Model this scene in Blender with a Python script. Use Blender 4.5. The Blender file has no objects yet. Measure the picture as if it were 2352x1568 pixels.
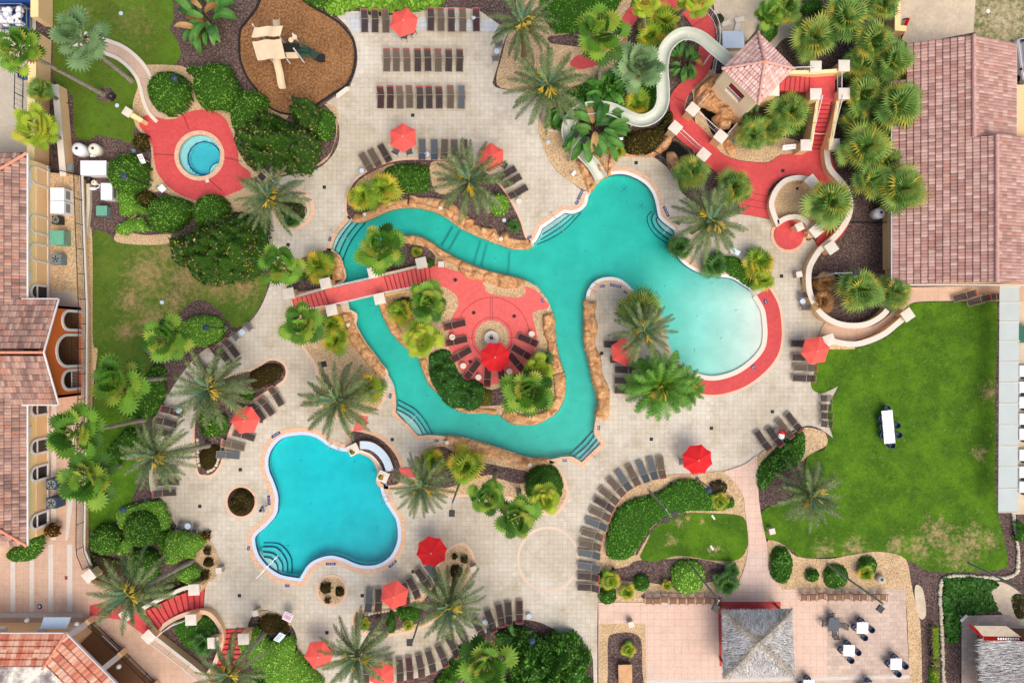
import bpy, math, random
import numpy as np
from mathutils import Vector, Matrix, noise
from mathutils.geometry import delaunay_2d_cdt
sc = bpy.context.scene
COL = sc.collection
RND = random.Random(7)
R = math.radians
S, H, CX, CY = 0.0425, 66.0, 1176.0, 784.0   # metres per photo unit on the ground, height of the drone
def W(px, py, z=0.0):
 k = S * (H - z) / H
 return Vector(((px - CX) * k, (CY - py) * k, z))
def G(pts, z=0.0):
 return [tuple(W(p[0], p[1], z)[:2]) for p in pts]
def T(c, r, pts):
 return [(588 * c + x / 4.0, 392 * r + y / 4.0) for x, y in pts]
def sm(pts, n=5, closed=True):
 """Catmull-Rom through pts; a point given twice in a row is a corner."""
 out = []; N = len(pts)
 rng = range(N if closed else N - 1)
 for i in rng:
  p1, p2 = pts[i], pts[(i + 1) % N]
  if p1 == p2: continue
  p0 = pts[(i - 1) % N] if (closed or i > 0) else p1
  p3 = pts[(i + 2) % N] if (closed or i + 2 < N) else p2
  for k in range(n):
   t = k / n
   out.append(tuple(0.5 * ((2 * b) + (c - a) * t + (2 * a - 5 * b + 4 * c - d) * t * t + (3 * b - a - 3 * c + d) * t ** 3)
                             for a, b, c, d in zip(p0, p1, p2, p3)))
 if not closed: out.append(tuple(pts[-1]))
 return out
def ell(cx, cy, rx, ry=None, n=28, rot=0):
 ry = ry or rx; c, s = math.cos(rot), math.sin(rot)
 return [(cx + rx * math.cos(a) * c - ry * math.sin(a) * s, cy + rx * math.cos(a) * s + ry * math.sin(a) * c)
   for a in (2 * math.pi * i / n for i in range(n))]
def area(p):
 return 0.5 * sum(p[i][0] * p[(i + 1) % len(p)][1] - p[(i + 1) % len(p)][0] * p[i][1] for i in range(len(p)))
def inside(pts, poly):
 """numpy even-odd test; pts (n,2)"""
 x, y = pts[:, 0], pts[:, 1]; r = np.zeros(len(pts), bool); P = np.asarray(poly); Q = np.roll(P, -1, 0)
 for (x1, y1), (x2, y2) in zip(P, Q):
  if y1 == y2: continue
  c = ((y1 > y) != (y2 > y)) & (x < (x2 - x1) * (y - y1) / (y2 - y1) + x1)
  r ^= c
 return r
def edge_dist(pts, poly):
 d = np.full(len(pts), 1e9); P = np.asarray(poly); Q = np.roll(P, -1, 0)
 for a, b in zip(P, Q):
  ab = b - a; L = (ab ** 2).sum()
  if L < 1e-12: continue
  t = np.clip(((pts - a) @ ab) / L, 0, 1)
  d = np.minimum(d, np.hypot(*(pts - a - t[:, None] * ab).T))
 return d
def dedupe(p, eps=0.02):
 o = []
 for q in p:
  if not o or math.hypot(q[0] - o[-1][0], q[1] - o[-1][1]) > eps: o.append(q)
 while len(o) > 1 and math.hypot(o[0][0] - o[-1][0], o[0][1] - o[-1][1]) <= eps: o.pop()
 return o
def offset(path, d, closed=True):
 """shift to the left of travel by d (metres)"""
 n = len(path); out = []
 for i in range(n):
  a = path[(i - 1) % n] if (closed or i) else path[0]
  b = path[(i + 1) % n] if (closed or i < n - 1) else path[-1]
  c = path[i]
  def un(u, v):
   l = math.hypot(v[0] - u[0], v[1] - u[1]) or 1; return ((v[0] - u[0]) / l, (v[1] - u[1]) / l)
  t1 = un(a, c) if a != c else un(c, b); t2 = un(c, b) if b != c else t1
  nx, ny = -(t1[1] + t2[1]), t1[0] + t2[0]; l = math.hypot(nx, ny) or 1; nx /= l; ny /= l
  k = max(0.5, nx * -t1[1] + ny * t1[0])
  out.append((c[0] + nx * d / k, c[1] + ny * d / k))
 return out
def resample(path, step, closed=False):
 p = list(path) + ([path[0]] if closed else []); out = [p[0]]; acc = 0
 for a, b in zip(p, p[1:]):
  L = math.hypot(b[0] - a[0], b[1] - a[1]); s = step - acc
  while s <= L and L > 0:
   t = s / L; out.append((a[0] + (b[0] - a[0]) * t, a[1] + (b[1] - a[1]) * t)); s += step
  acc = (acc + L) % step
 return out
class MB:
 def __init__(s): s.v = []; s.f = []; s.uv = None
 def add(s, vs, fs):
  o = len(s.v); s.v += [tuple(p) for p in vs]; s.f += [tuple(i + o for i in f) for f in fs]; return s
 def box(s, c, d, rz=0, M=None):
  hx, hy, hz = d[0] / 2, d[1] / 2, d[2] / 2; cs, sn = math.cos(rz), math.sin(rz); vs = []
  for z in (-hz, hz):
   for x, y in ((-hx, -hy), (hx, -hy), (hx, hy), (-hx, hy)):
    vs.append((c[0] + x * cs - y * sn, c[1] + x * sn + y * cs, c[2] + z))
  return s.add(vs, [(3, 2, 1, 0), (4, 5, 6, 7), (0, 1, 5, 4), (1, 2, 6, 5), (2, 3, 7, 6), (3, 0, 4, 7)])
 def bar(s, a, b, r0, r1=None, n=6):
  a, b = Vector(a), Vector(b); r1 = r0 if r1 is None else r1; d = (b - a)
  if d.length < 1e-6: return s
  d.normalize(); u = d.orthogonal().normalized(); w = d.cross(u); vs = []
  for p, r in ((a, r0), (b, r1)):
   for i in range(n):
    t = 2 * math.pi * i / n; vs.append(p + (u * math.cos(t) + w * math.sin(t)) * r)
  fs = [(i, (i + 1) % n, n + (i + 1) % n, n + i) for i in range(n)] + [tuple(range(n - 1, -1, -1)), tuple(range(n, 2 * n))]
  return s.add(vs, fs)
 def tube(s, pts, r, n=6):
  for a, b in zip(pts, pts[1:]): s.bar(a, b, r, r, n)
  return s
 def lathe(s, c, prof, n=16):
  vs = []; m = len(prof)
  for r, z in prof:
   for i in range(n):
    t = 2 * math.pi * i / n; vs.append((c[0] + r * math.cos(t), c[1] + r * math.sin(t), c[2] + z))
  fs = [(k * n + i, k * n + (i + 1) % n, (k + 1) * n + (i + 1) % n, (k + 1) * n + i) for k in range(m - 1) for i in range(n)]
  fs += [tuple(range(n - 1, -1, -1)), tuple(range((m - 1) * n, m * n))]
  return s.add(vs, fs)
 def poly(s, rings, z):
  """flat sheet; rings[0] outer, rest holes"""
  rings = [dedupe(r) for r in rings]; vs = [Vector(p) for r in rings for p in r]; es = []; o = 0
  for r in rings:
   es += [(o + i, o + (i + 1) % len(r)) for i in range(len(r))]; o += len(r)
  v, e, f = delaunay_2d_cdt(vs, es, [], 0, 1e-4)[:3]
  v = np.array([tuple(p) for p in v]); f = [tuple(t) for t in f]
  c = np.array([v[list(t)].mean(0) for t in f]); m = inside(c, rings[0])
  for h in rings[1:]: m &= ~inside(c, h)
  fs = []
  for t, k in zip(f, m):
   if k:
    a, b, d = v[t[0]], v[t[1]], v[t[2]]
    fs.append(t if (b[0] - a[0]) * (d[1] - a[1]) - (b[1] - a[1]) * (d[0] - a[0]) > 0 else t[::-1])
  zz = z if callable(z) else (lambda x, y: z)
  return s.add([(p[0], p[1], zz(p[0], p[1])) for p in v], fs)
 def prism(s, ring, z0, z1, bottom=False):
  ring = dedupe(ring)
  if area(ring) < 0: ring = ring[::-1]
  n = len(ring); s.poly([ring], z1)
  s.add([(x, y, z0) for x, y in ring] + [(x, y, z1) for x, y in ring], [(i, (i + 1) % n, n + (i + 1) % n, n + i) for i in range(n)])
  if bottom:
   m = MB().poly([ring], z0); s.add(m.v, [f[::-1] for f in m.f])
  return s
 def wallring(s, path, z0, z1, closed=True):
  n = len(path); m = n if closed else n - 1
  return s.add([(x, y, z0) for x, y in path] + [(x, y, z1) for x, y in path],
                     [(i, (i + 1) % n, n + (i + 1) % n, n + i) for i in range(m)])
 def strip(s, path, d0, d1, z0, z1=None, closed=False):
  """band between offsets d0 and d1 (left of travel); z1 given: solid of that top, z0 bottom"""
  path = dedupe(path) if closed else path
  A, B = offset(path, d0, closed), offset(path, d1, closed); n = len(A); m = n if closed else n - 1
  top = z0 if z1 is None else z1
  vs = [(x, y, top) for x, y in A] + [(x, y, top) for x, y in B]
  fs = []
  for i in range(m):
   j = (i + 1) % n; f = (i, j, n + j, n + i)
   fs.append(f if d1 > d0 else f[::-1])
  if z1 is not None:
   vs += [(x, y, z0) for x, y in A] + [(x, y, z0) for x, y in B]
   for i in range(m):
    j = (i + 1) % n; fs += [(i, 2 * n + i, 2 * n + j, j), (n + j, 3 * n + j, 3 * n + i, n + i)]
   if not closed: fs += [(0, n, 3 * n, 2 * n), (n - 1, 3 * n - 1, 4 * n - 1, 2 * n - 1)]
  return s.add(vs, fs)
 def ball(s, c, r, n=8, sz=1.0):
  prof = [(max(1e-3, r * math.sin(math.pi * k / n)), -r * sz * math.cos(math.pi * k / n)) for k in range(n + 1)]
  return s.lathe(c, prof, n + 4)
 def build(s, name, mat, parent=None, loc=None, smooth=False):
  me = bpy.data.meshes.new(name); me.from_pydata(s.v, [], s.f)
  if s.uv is not None:
   l = me.uv_layers.new(name='UVMap'); uv = np.asarray(s.uv, np.float32)
   idx = np.empty(len(me.loops), np.int32); me.loops.foreach_get('vertex_index', idx)
   l.data.foreach_set('uv', uv[idx].ravel())
  me.materials.append(mat)
  if smooth: me.polygons.foreach_set('use_smooth', [True] * len(me.polygons))
  me.update()
  o = bpy.data.objects.new(name, me); COL.objects.link(o)
  if parent is not None:
   o.parent = parent
   if loc == 'world': o.location = -parent.location
   elif loc is not None: o.location = loc
  elif loc is not None: o.location = loc
  return o
def tag(o, label, cat, group=None, kind='thing'):
 o['label'] = label; o['category'] = cat; o['kind'] = kind
 if group: o['group'] = group
 return o
def thing(name, label, cat, loc=(0, 0, 0), rz=0, group=None):
 o = bpy.data.objects.new(name, None); COL.objects.link(o); o.location = loc; o.rotation_euler = (0, 0, rz); o.empty_display_size = .2
 return tag(o, label, cat, group)
def struct(name, mb, mat, **k):
 o = mb.build(name, mat, **k); o['kind'] = 'structure'; return o
def dup(root, loc, rz, label, group=None, scale=None):
 r = root.copy(); COL.objects.link(r); r.location = loc; r.rotation_euler = (0, 0, rz); r['label'] = label
 if group: r['group'] = group
 if scale is not None: r.scale = (scale,) * 3
 for ch in root.children:
  c = ch.copy(); COL.objects.link(c); c.parent = r
  for g in ch.children:
   d = g.copy(); COL.objects.link(d); d.parent = c
 return r
ORD = 'first second third fourth fifth sixth seventh eighth ninth tenth eleventh twelfth thirteenth fourteenth fifteenth sixteenth seventeenth eighteenth nineteenth twentieth'.split()
def lin(c): return tuple((x / 255 / 12.92 if x <= 10 else ((x / 255 + .055) / 1.055) ** 2.4) for x in c)
class NT:
 def __init__(s, name):
  s.m = bpy.data.materials.new(name); s.m.use_nodes = True; s.t = s.m.node_tree; s.n = s.t.nodes
  s.p = s.n['Principled BSDF']; s.out = s.n['Material Output']
 def new(s, t, **k):
  n = s.n.new(t)
  for a, b in k.items(): setattr(n, a, b)
  return n
 def link(s, a, b): s.t.links.new(a, b)
 def pos(s):
  g = s.new('ShaderNodeNewGeometry'); return g.outputs['Position']
 def noise(s, vec, scale, detail=3, rough=.6, dist=0):
  n = s.new('ShaderNodeTexNoise'); s.link(vec, n.inputs['Vector']); n.inputs['Scale'].default_value = scale
  n.inputs['Detail'].default_value = detail; n.inputs['Roughness'].default_value = rough; n.inputs['Distortion'].default_value = dist
  return n.outputs['Fac']
 def ramp(s, fac, stops, interp='LINEAR'):
  n = s.new('ShaderNodeValToRGB'); s.link(fac, n.inputs['Fac']); e = n.color_ramp.elements; n.color_ramp.interpolation = interp
  while len(e) < len(stops): e.new(.5)
  for el, (p, c) in zip(e, stops):
   el.position = p; c = c if isinstance(c, tuple) else (c, c, c); el.color = (*c[:3], 1)
  return n.outputs['Color']
 def mix(s, fac, a, b, mode='MIX'):
  n = s.new('ShaderNodeMix', data_type='RGBA', blend_type=mode)
  for i, v in ((0, fac), (6, a), (7, b)):
   if hasattr(v, 'is_linked') or hasattr(v, 'links'): s.link(v, n.inputs[i])
   elif i == 0: n.inputs[0].default_value = v
   else: n.inputs[i].default_value = (*v[:3], 1)
  return n.outputs[2]
 def math(s, op, a, b=0.0, c=None):
  n = s.new('ShaderNodeMath', operation=op)
  for i, v in enumerate((a, b, c)):
   if v is None: continue
   if isinstance(v, (int, float)): n.inputs[i].default_value = v
   else: s.link(v, n.inputs[i])
  return n.outputs[0]
 def col(s, c): s.link(c, s.p.inputs['Base Color'])
 def bump(s, h, st=.3, dist=.05):
  b = s.new('ShaderNodeBump'); b.inputs['Strength'].default_value = st; b.inputs['Distance'].default_value = dist
  s.link(h, b.inputs['Height']); s.link(b.outputs['Normal'], s.p.inputs['Normal'])
 def rough(s, r, spec=.3): s.p.inputs['Roughness'].default_value = r; s.p.inputs['Specular IOR Level'].default_value = spec
def plain(name, c, rough=.6, spec=.3, metal=0, var=.12, scale=3.0):
 t = NT(name); L = lin(c); t.rough(rough, spec); t.p.inputs['Metallic'].default_value = metal
 f = t.noise(t.pos(), scale, 4)
 t.col(t.ramp(f, [(.3, tuple(x * (1 - var) for x in L)), (.7, tuple(min(1, x * (1 + var)) for x in L))])); return t.m
def speckle(name, stops, scale, big=.25, bigscale=.25, bump=.5, rough=.95, detail=4):
 """granular ground: fine noise ramp times a broad drift"""
 t = NT(name); p = t.pos(); t.rough(rough, .15)
 f = t.noise(p, scale, detail, .7); c = t.ramp(f, [(a, lin(b)) for a, b in stops])
 g = t.noise(p, bigscale, 4, .6); m = t.ramp(g, [(.3, 1 - big), (.7, 1 + big * .6)])
 t.col(t.mix(1.0, c, m, 'MULTIPLY')); t.bump(f, bump, .05); return t.m
def leafmat(name, cols, trans=.15, rough=.55):
 """foliage: colour varies leaf by leaf (random per mesh island)"""
 t = NT(name); g = t.new('ShaderNodeNewGeometry'); t.rough(rough, .3)
 n = len(cols); c = t.ramp(g.outputs['Random Per Island'], [(i / max(1, n - 1), lin(x)) for i, x in enumerate(cols)])
 f = t.noise(t.pos(), .8, 3); c = t.mix(1.0, c, t.ramp(f, [(.3, .8), (.7, 1.2)]), 'MULTIPLY')
 t.col(c)
 tr = t.new('ShaderNodeBsdfTranslucent'); t.link(c, tr.inputs['Color']); mx = t.new('ShaderNodeMixShader'); mx.inputs[0].default_value = trans
 t.link(t.p.outputs[0], mx.inputs[1]); t.link(tr.outputs[0], mx.inputs[2]); t.link(mx.outputs[0], t.out.inputs['Surface']); return t.m
def paver(name, base, line, size, var=.1, stain=None, stainscale=.12, w=.06, off=0.0, ratio=1.0, fine=6, alt=None, altscale=.25, altw=0.0, soft=.04):
 """square pavers in world space with joints, per-tile tone and broad stains"""
 t = NT(name); p = t.pos(); t.rough(.85, .2)
 b = t.new('ShaderNodeTexBrick'); t.link(p, b.inputs['Vector']); b.offset = off; b.squash = 1
 b.inputs['Scale'].default_value = 1; b.inputs['Brick Width'].default_value = size * ratio; b.inputs['Row Height'].default_value = size
 b.inputs['Mortar Size'].default_value = size * w * .5; b.inputs['Mortar Smooth'].default_value = .3; b.inputs['Bias'].default_value = 0
 L = lin(base)
 b.inputs['Color1'].default_value = (*[x * (1 - var) for x in L], 1); b.inputs['Color2'].default_value = (*[min(1, x * (1 + var)) for x in L], 1)
 b.inputs['Mortar'].default_value = (*lin(line), 1); c = b.outputs['Color']
 if alt:
  f = t.noise(p, altscale, 2); c = t.mix(t.ramp(f, [(.5 - altw, 0.), (.5 - altw + soft, 1.)]), c, t.mix(1., c, alt, 'MULTIPLY'))
 if stain:
  f = t.noise(p, stainscale, 6, .68); c = t.mix(t.ramp(f, [(.38, .85), (.62, 0.)]), c, t.mix(1.0, c, stain, 'MULTIPLY'))
  f2 = t.noise(p, stainscale * 7, 5, .7); c = t.mix(t.ramp(f2, [(.36, .6), (.52, 0.)]), c, t.mix(1.0, c, stain, 'MULTIPLY'))
 f = t.noise(p, fine, 4, .7); c = t.mix(1.0, c, t.ramp(f, [(.25, .86), (.75, 1.12)]), 'MULTIPLY')
 t.col(c); t.bump(b.outputs['Fac'], -.3, .02); return t.m
def grassmat(name, cols, dry, patches, amount=.5):
 """lawn; patches = (x, y, r) world discs where dry straw breaks through"""
 t = NT(name); p = t.pos(); t.rough(.95, .1)
 f = t.noise(p, 9, 5, .75); g = t.noise(p, .35, 5, .62); v = t.noise(p, 2.2, 4, .7)
 a = t.ramp(f, [(.28, lin(cols[0])), (.5, lin(cols[1])), (.72, lin(cols[2]))])
 c = t.mix(t.ramp(g, [(.42, 0.), (.62, .75)]), a, t.ramp(f, [(.3, lin(cols[3])), (.7, lin(cols[4]))]))
 c = t.mix(t.ramp(v, [(.5, 0.), (.75, .5)]), c, lin(cols[0]))
 m = None
 for x, y, r in patches:
  d = t.new('ShaderNodeVectorMath', operation='DISTANCE'); t.link(p, d.inputs[0]); d.inputs[1].default_value = (x, y, 0)
  k = t.math('MULTIPLY_ADD', d.outputs['Value'], -1.0 / r, 1.0); m = k if m is None else t.math('MAXIMUM', m, k)
 if m is not None:
  n2 = t.noise(p, 1.9, 8, .8); q = t.math('ADD', n2, t.math('MULTIPLY', t.math('MAXIMUM', m, 0.0), amount))
  c = t.mix(t.ramp(q, [(.58, 0.), (.80, .9)]), c, t.ramp(f, [(.3, lin(dry[0])), (.7, lin(dry[1]))]))
 t.col(c); t.bump(f, .5, .06); return t.m
M = {}
M['deck'] = paver('deck_paver', (214, 207, 192), (190, 181, 164), .45, .05, stain=(.74, .69, .60), stainscale=.075, w=.085)
M['bluepave'] = paver('bluish_paver', (200, 204, 206), (176, 176, 172), .45, .06, stain=(.85, .84, .82), w=.08)
M['pink'] = paver('pink_paver', (222, 192, 173), (195, 164, 145), .66, .03, stain=(.93, .90, .88), w=.05, alt=(.95, 1.02, 1.09), altscale=.16, altw=-.08, soft=.01)
M['terrace'] = paver('terrace_paver', (208, 176, 154), (186, 156, 137), .62, .03, stain=(.88, .84, .78), w=.04)
M['stonepat'] = paver('stone_patio', (205, 183, 166), (172, 150, 135), .42, .10, stain=(.86, .84, .84), w=.06, off=.5, ratio=1.5)
M['conc'] = speckle('concrete', [(.3, (182, 172, 154)), (.7, (200, 190, 172))], 4, .12, .3, .1)
M['band'] = speckle('terrace_band', [(.3, (200, 192, 180)), (.7, (214, 206, 195))], 4, .05, .3, .1)
M['walk'] = paver('walk_concrete', (203, 176, 155), (176, 150, 130), 1.6, .03, stain=(.9, .86, .82), w=.02)
M['brick'] = paver('coping_brick', (222, 182, 150), (190, 150, 122), .14, .10, w=.1, ratio=2.2, fine=12)
M['salmon'] = speckle('salmon_border', [(.3, (217, 178, 150)), (.7, (232, 198, 172))], 8, .08, .5, .1)
M['red'] = speckle('red_coating', [(.3, (198, 74, 74)), (.7, (212, 90, 88))], 3, .13, .3, .1, rough=.8)
M['redlight'] = speckle('coral_coating', [(.3, (218, 96, 92)), (.7, (230, 112, 106))], 3, .10, .3, .1, rough=.8)
M['mulch'] = speckle('mulch', [(.32, (50, 38, 36)), (.5, (93, 75, 71)), (.66, (138, 118, 108)), (.76, (176, 156, 138))], 6, .22, .5, .8)
M['gravel'] = speckle('gravel', [(.3, (128, 100, 70)), (.48, (196, 166, 126)), (.62, (222, 194, 156)), (.75, (240, 222, 196))], 8, .16, .5, .6)
M['chips'] = speckle('playground_chips', [(.3, (84, 56, 32)), (.48, (138, 98, 62)), (.62, (164, 122, 84)), (.76, (196, 158, 124))], 5, .24, .35, .8)
M['sand'] = speckle('sand', [(.3, (196, 180, 154)), (.7, (216, 200, 174))], 3, .14, .6, .2)
M['asphalt'] = speckle('asphalt', [(.3, (120, 120, 120)), (.7, (146, 145, 143))], 6, .08, .4, .2)
def g_(px, py, r): x, y, _ = W(px, py); return (x, y, r * S)
M['lawn'] = grassmat('lawn', [(42, 70, 13), (66, 102, 24), (94, 128, 42), (80, 122, 18), (102, 142, 36)], [(150, 122, 84), (206, 176, 136)],
 [g_(2230, 1240, 60), g_(2150, 1225, 60), g_(2110, 1260, 50), g_(2060, 1250, 40), g_(2200, 1270, 70), g_(1960, 1260, 45), g_(1890, 1265, 40), g_(2270, 1240, 40), g_(1640, 1260, 24), g_(1540, 1240, 22), g_(1560, 1200, 18), g_(1580, 1190, 14), g_(2275, 900, 40), g_(2250, 1040, 30), g_(1612, 1195, 14)], .22)
M['lawnw'] = grassmat('rough_lawn', [(48, 70, 18), (76, 104, 34), (104, 128, 54), (84, 108, 30), (110, 128, 54)], [(138, 112, 76), (190, 158, 116)],
 [g_(340, 630, 90), g_(430, 640, 90), g_(300, 690, 60), g_(400, 690, 60), g_(500, 650, 70), g_(560, 660, 60), g_(350, 740, 70), g_(460, 720, 40), g_(290, 760, 40), g_(420, 560, 40), g_(380, 580, 50)], .25)
M['lawnt'] = grassmat('olive_lawn', [(52, 74, 16), (82, 106, 32), (112, 128, 52), (76, 116, 28), (100, 134, 40)], [(120, 104, 60), (160, 140, 92)], [g_(300, 50, 110), g_(180, 40, 90), g_(260, 120, 80)], .16)  # duller, more olive green for the upper left lawn
M['scrub'] = grassmat('scrub_grass', [(60, 74, 32), (100, 106, 60), (134, 130, 84), (92, 108, 42), (112, 118, 60)], [(186, 166, 132), (214, 196, 164)], [g_(2300, 40, 160), g_(2340, 110, 120)], .24)
M['stucco'] = plain('tan_stucco', (236, 198, 148), .9, .1, var=.05, scale=8)
M['stuccoy'] = plain('yellow_stucco', (246, 220, 158), .9, .1, var=.04, scale=8)
M['orange'] = plain('orange_stucco', (214, 112, 56), .9, .1, var=.05, scale=8)
M['white'] = plain('white_paint', (226, 224, 220), .6, .3, var=.03)
M['creamst'] = plain('cream_stucco', (250, 230, 192), .9, .1, var=.04, scale=8)
M['ring'] = speckle('faint_brick_ring', [(.3, (212, 190, 168)), (.7, (222, 202, 182))], 8, .08, .4, .1)
M['cap'] = plain('cream_cap', (220, 210, 194), .75, .2, var=.04, scale=4)
M['iron'] = plain('black_iron', (34, 32, 34), .5, .4)
M['steel'] = plain('steel', (190, 194, 198), .3, .5, .6)
M['galv'] = plain('grey_pole', (140, 146, 142), .5, .4, .2)
M['plastic'] = plain('pale_plastic', (226, 222, 214), .5, .4, var=.03)
M['tanplastic'] = plain('tan_plastic', (222, 198, 162), .55, .3, var=.05, scale=2)
M['slide'] = plain('slide_fibreglass', (198, 203, 187), .35, .5, var=.06, scale=1.2)
M['greenm'] = plain('green_metal', (30, 98, 74), .5, .4)
M['darkg'] = plain('dark_green_mat', (50, 70, 62), .8, .2)
M['blackmat'] = plain('black_rubber', (44, 42, 42), .85, .2)
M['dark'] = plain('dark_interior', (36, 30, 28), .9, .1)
M['glass'] = plain('dark_glass', (30, 28, 30), .12, .6)
M['greenbox'] = plain('green_cabinet', (104, 168, 142), .5, .3)
M['greybox'] = plain('grey_cabinet', (112, 128, 136), .5, .3)
M['whitebox'] = plain('white_cabinet', (232, 232, 234), .45, .4, var=.03)
M['brown'] = plain('brown_wood', (128, 92, 62), .7, .2, var=.2, scale=12)
M['bin'] = plain('tan_bin', (182, 168, 146), .7, .2)
M['grate'] = plain('drain_iron', (40, 40, 42), .6, .3)
M['tileb'] = plain('blue_tile', (28, 42, 112), .25, .5)
M['linetile'] = plain('dark_blue_tile', (16, 58, 120), .3, .5)
M['gutter'] = plain('pool_gutter_tile', (224, 228, 220), .5, .3, var=.05, scale=5)
M['gutterb'] = plain('pale_blue_tile', (196, 212, 226), .5, .3, var=.05, scale=5)
M['plaster'] = plain('pool_plaster', (224, 226, 218), .8, .2, var=.10, scale=.45)
M['paint'] = plain('white_lettering', (240, 240, 240), .5, .3, var=.01)
M['ink'] = plain('black_lettering', (30, 30, 34), .6, .2)
M['umbc'] = plain('coral_canvas', (236, 96, 86), .9, .1, var=.05, scale=4)
M['umbr'] = plain('red_canvas', (218, 44, 48), .9, .1, var=.05, scale=4)
M['strapb'] = plain('brown_strap', (62, 54, 52), .7, .2, var=.15, scale=6)
M['strapt'] = plain('taupe_strap', (96, 84, 72), .7, .2, var=.15, scale=6)
M['slingg'] = plain('grey_sling', (92, 98, 102), .8, .1, var=.08, scale=6)
M['strapd'] = plain('dark_red_strap', (66, 40, 42), .7, .2, var=.15, scale=6)
M['joint'] = plain('dark_red_joint', (128, 48, 50), .9, .1)
M['nosing'] = plain('dark_red_nosing', (150, 48, 52), .8, .2, var=.15, scale=6)  # dark red strip added along each tread edge so steps read from above
M['hip'] = leafmat('hip_thatch', [(140, 130, 112), (172, 160, 140), (194, 184, 164), (128, 118, 104)], .02, .95)
M['redstrap'] = plain('red_strap', (150, 58, 58), .7, .2, var=.1, scale=6)
M['bronze'] = plain('bronze_frame', (158, 138, 116), .5, .3, .1)
M['mesht'] = plain('grey_mesh', (96, 98, 104), .7, .2)
M['bluech'] = plain('navy_plastic', (48, 68, 94), .5, .3)
M['wtable'] = plain('white_table', (240, 240, 242), .4, .4, var=.02)
M['canopy'] = plain('canopy_sheet', (192, 202, 196), .6, .3, var=.04, scale=1)
M['ivory'] = plain('ivory_tank', (232, 224, 202), .5, .3)
M['blue'] = plain('blue_steel', (30, 70, 140), .5, .4)
M['skin'] = plain('skin', (150, 92, 68), .6, .3, var=.05)
M['cloth'] = plain('grey_shirt', (150, 150, 168), .9, .1)
M['shorts'] = plain('pale_shorts', (180, 176, 178), .9, .1)
M['hair'] = plain('black_hair', (20, 18, 24), .7, .3)
M['redcloth'] = plain('red_towel', (190, 30, 26), .95, .1, var=.2, scale=14)
M['flowerY'] = leafmat('yellow_flower', [(200, 170, 40), (226, 196, 70), (190, 170, 60)])
M['flowerR'] = leafmat('red_flower', [(220, 40, 30), (240, 70, 60), (190, 30, 40)])
M['dead'] = leafmat('dead_frond', [(120, 84, 44), (160, 116, 66), (186, 148, 96)], .05)
M['date'] = leafmat('date_frond', [(60, 76, 36), (84, 104, 54), (112, 128, 78), (78, 104, 68), (146, 146, 90)], .12)
M['dateg'] = leafmat('date_young_frond', [(86, 128, 92), (112, 150, 118), (128, 160, 120)], .12)
M['dateb'] = leafmat('bright_date_frond', [(58, 106, 24), (88, 140, 40), (112, 160, 58), (70, 120, 40)], .12)
M['fan'] = leafmat('fan_leaf', [(48, 92, 16), (76, 124, 28), (106, 152, 44), (136, 166, 52), (158, 156, 56)], .15)
M['fany'] = leafmat('yellow_fan_leaf', [(120, 150, 30), (150, 176, 44), (176, 190, 60), (190, 180, 60)], .15)
M['fang'] = leafmat('grey_fan_leaf', [(92, 128, 76), (120, 152, 100), (142, 170, 116)], .15)
M['sabal'] = leafmat('sabal_leaf', [(48, 84, 28), (80, 122, 46), (112, 150, 64), (140, 166, 74), (188, 170, 54)], .12)
M['palmetto'] = leafmat('palmetto_leaf', [(76, 116, 22), (114, 154, 38), (148, 178, 52), (188, 180, 52), (208, 170, 52)], .12)
M['cycad'] = leafmat('cycad_leaf', [(44, 84, 34), (66, 112, 46), (90, 136, 60)], .1)
M['banana'] = leafmat('banana_leaf', [(44, 92, 34), (66, 122, 44), (96, 146, 60), (60, 108, 52)], .15)
M['hedged'] = leafmat('dark_hedge_leaf', [(30, 58, 14), (52, 88, 24), (74, 114, 34), (98, 134, 48)], .1)
M['hedgem'] = leafmat('hedge_leaf', [(62, 104, 26), (90, 138, 40), (118, 166, 56), (140, 182, 72)], .1)
M['hedgel'] = leafmat('light_hedge_leaf', [(106, 154, 44), (138, 184, 64), (164, 208, 88), (182, 218, 110)], .12)
M['hedgeo'] = leafmat('olive_hedge_leaf', [(64, 64, 18), (92, 92, 30), (118, 116, 40), (100, 84, 34)], .1)
M['magn'] = leafmat('magnolia_leaf', [(28, 48, 22), (46, 72, 32), (66, 94, 44), (88, 110, 54), (156, 130, 72)], .05, .35)
M['citrus'] = leafmat('glossy_leaf', [(42, 88, 22), (66, 122, 36), (94, 152, 52), (120, 174, 68)], .1, .4)
M['jade'] = leafmat('jade_leaf', [(28, 76, 36), (46, 104, 52), (68, 128, 68), (92, 146, 84)], .1)
M['gcover'] = leafmat('groundcover_leaf', [(62, 122, 22), (86, 152, 32), (112, 176, 50), (94, 156, 42)], .1)
M['bronzel'] = leafmat('bronze_leaf', [(44, 36, 14), (72, 58, 22), (100, 80, 34), (60, 66, 26)], .1)
M['crim'] = leafmat('croton_leaf', [(170, 50, 24), (200, 100, 40), (180, 150, 60), (120, 110, 40)], .1)
M['yhedge'] = leafmat('golden_hedge_leaf', [(136, 132, 14), (166, 160, 24), (190, 184, 44)], .12)
M['tuft'] = leafmat('grass_tuft', [(40, 84, 26), (60, 112, 36), (86, 140, 52)], .1)
M['tuftl'] = leafmat('light_tuft', [(86, 130, 28), (120, 164, 44), (150, 190, 66)], .1)
def bark():
 t = NT('palm_bark'); p = t.pos(); t.rough(.95, .1); f = t.noise(p, 6, 4)
 t.col(t.ramp(f, [(.3, lin((112, 104, 88))), (.7, lin((176, 168, 150)))])); t.bump(f, .5, .05); return t.m
M['bark'] = bark()
M['barkd'] = plain('shaggy_bark', (120, 106, 74), .95, .1, var=.35, scale=8)
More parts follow.
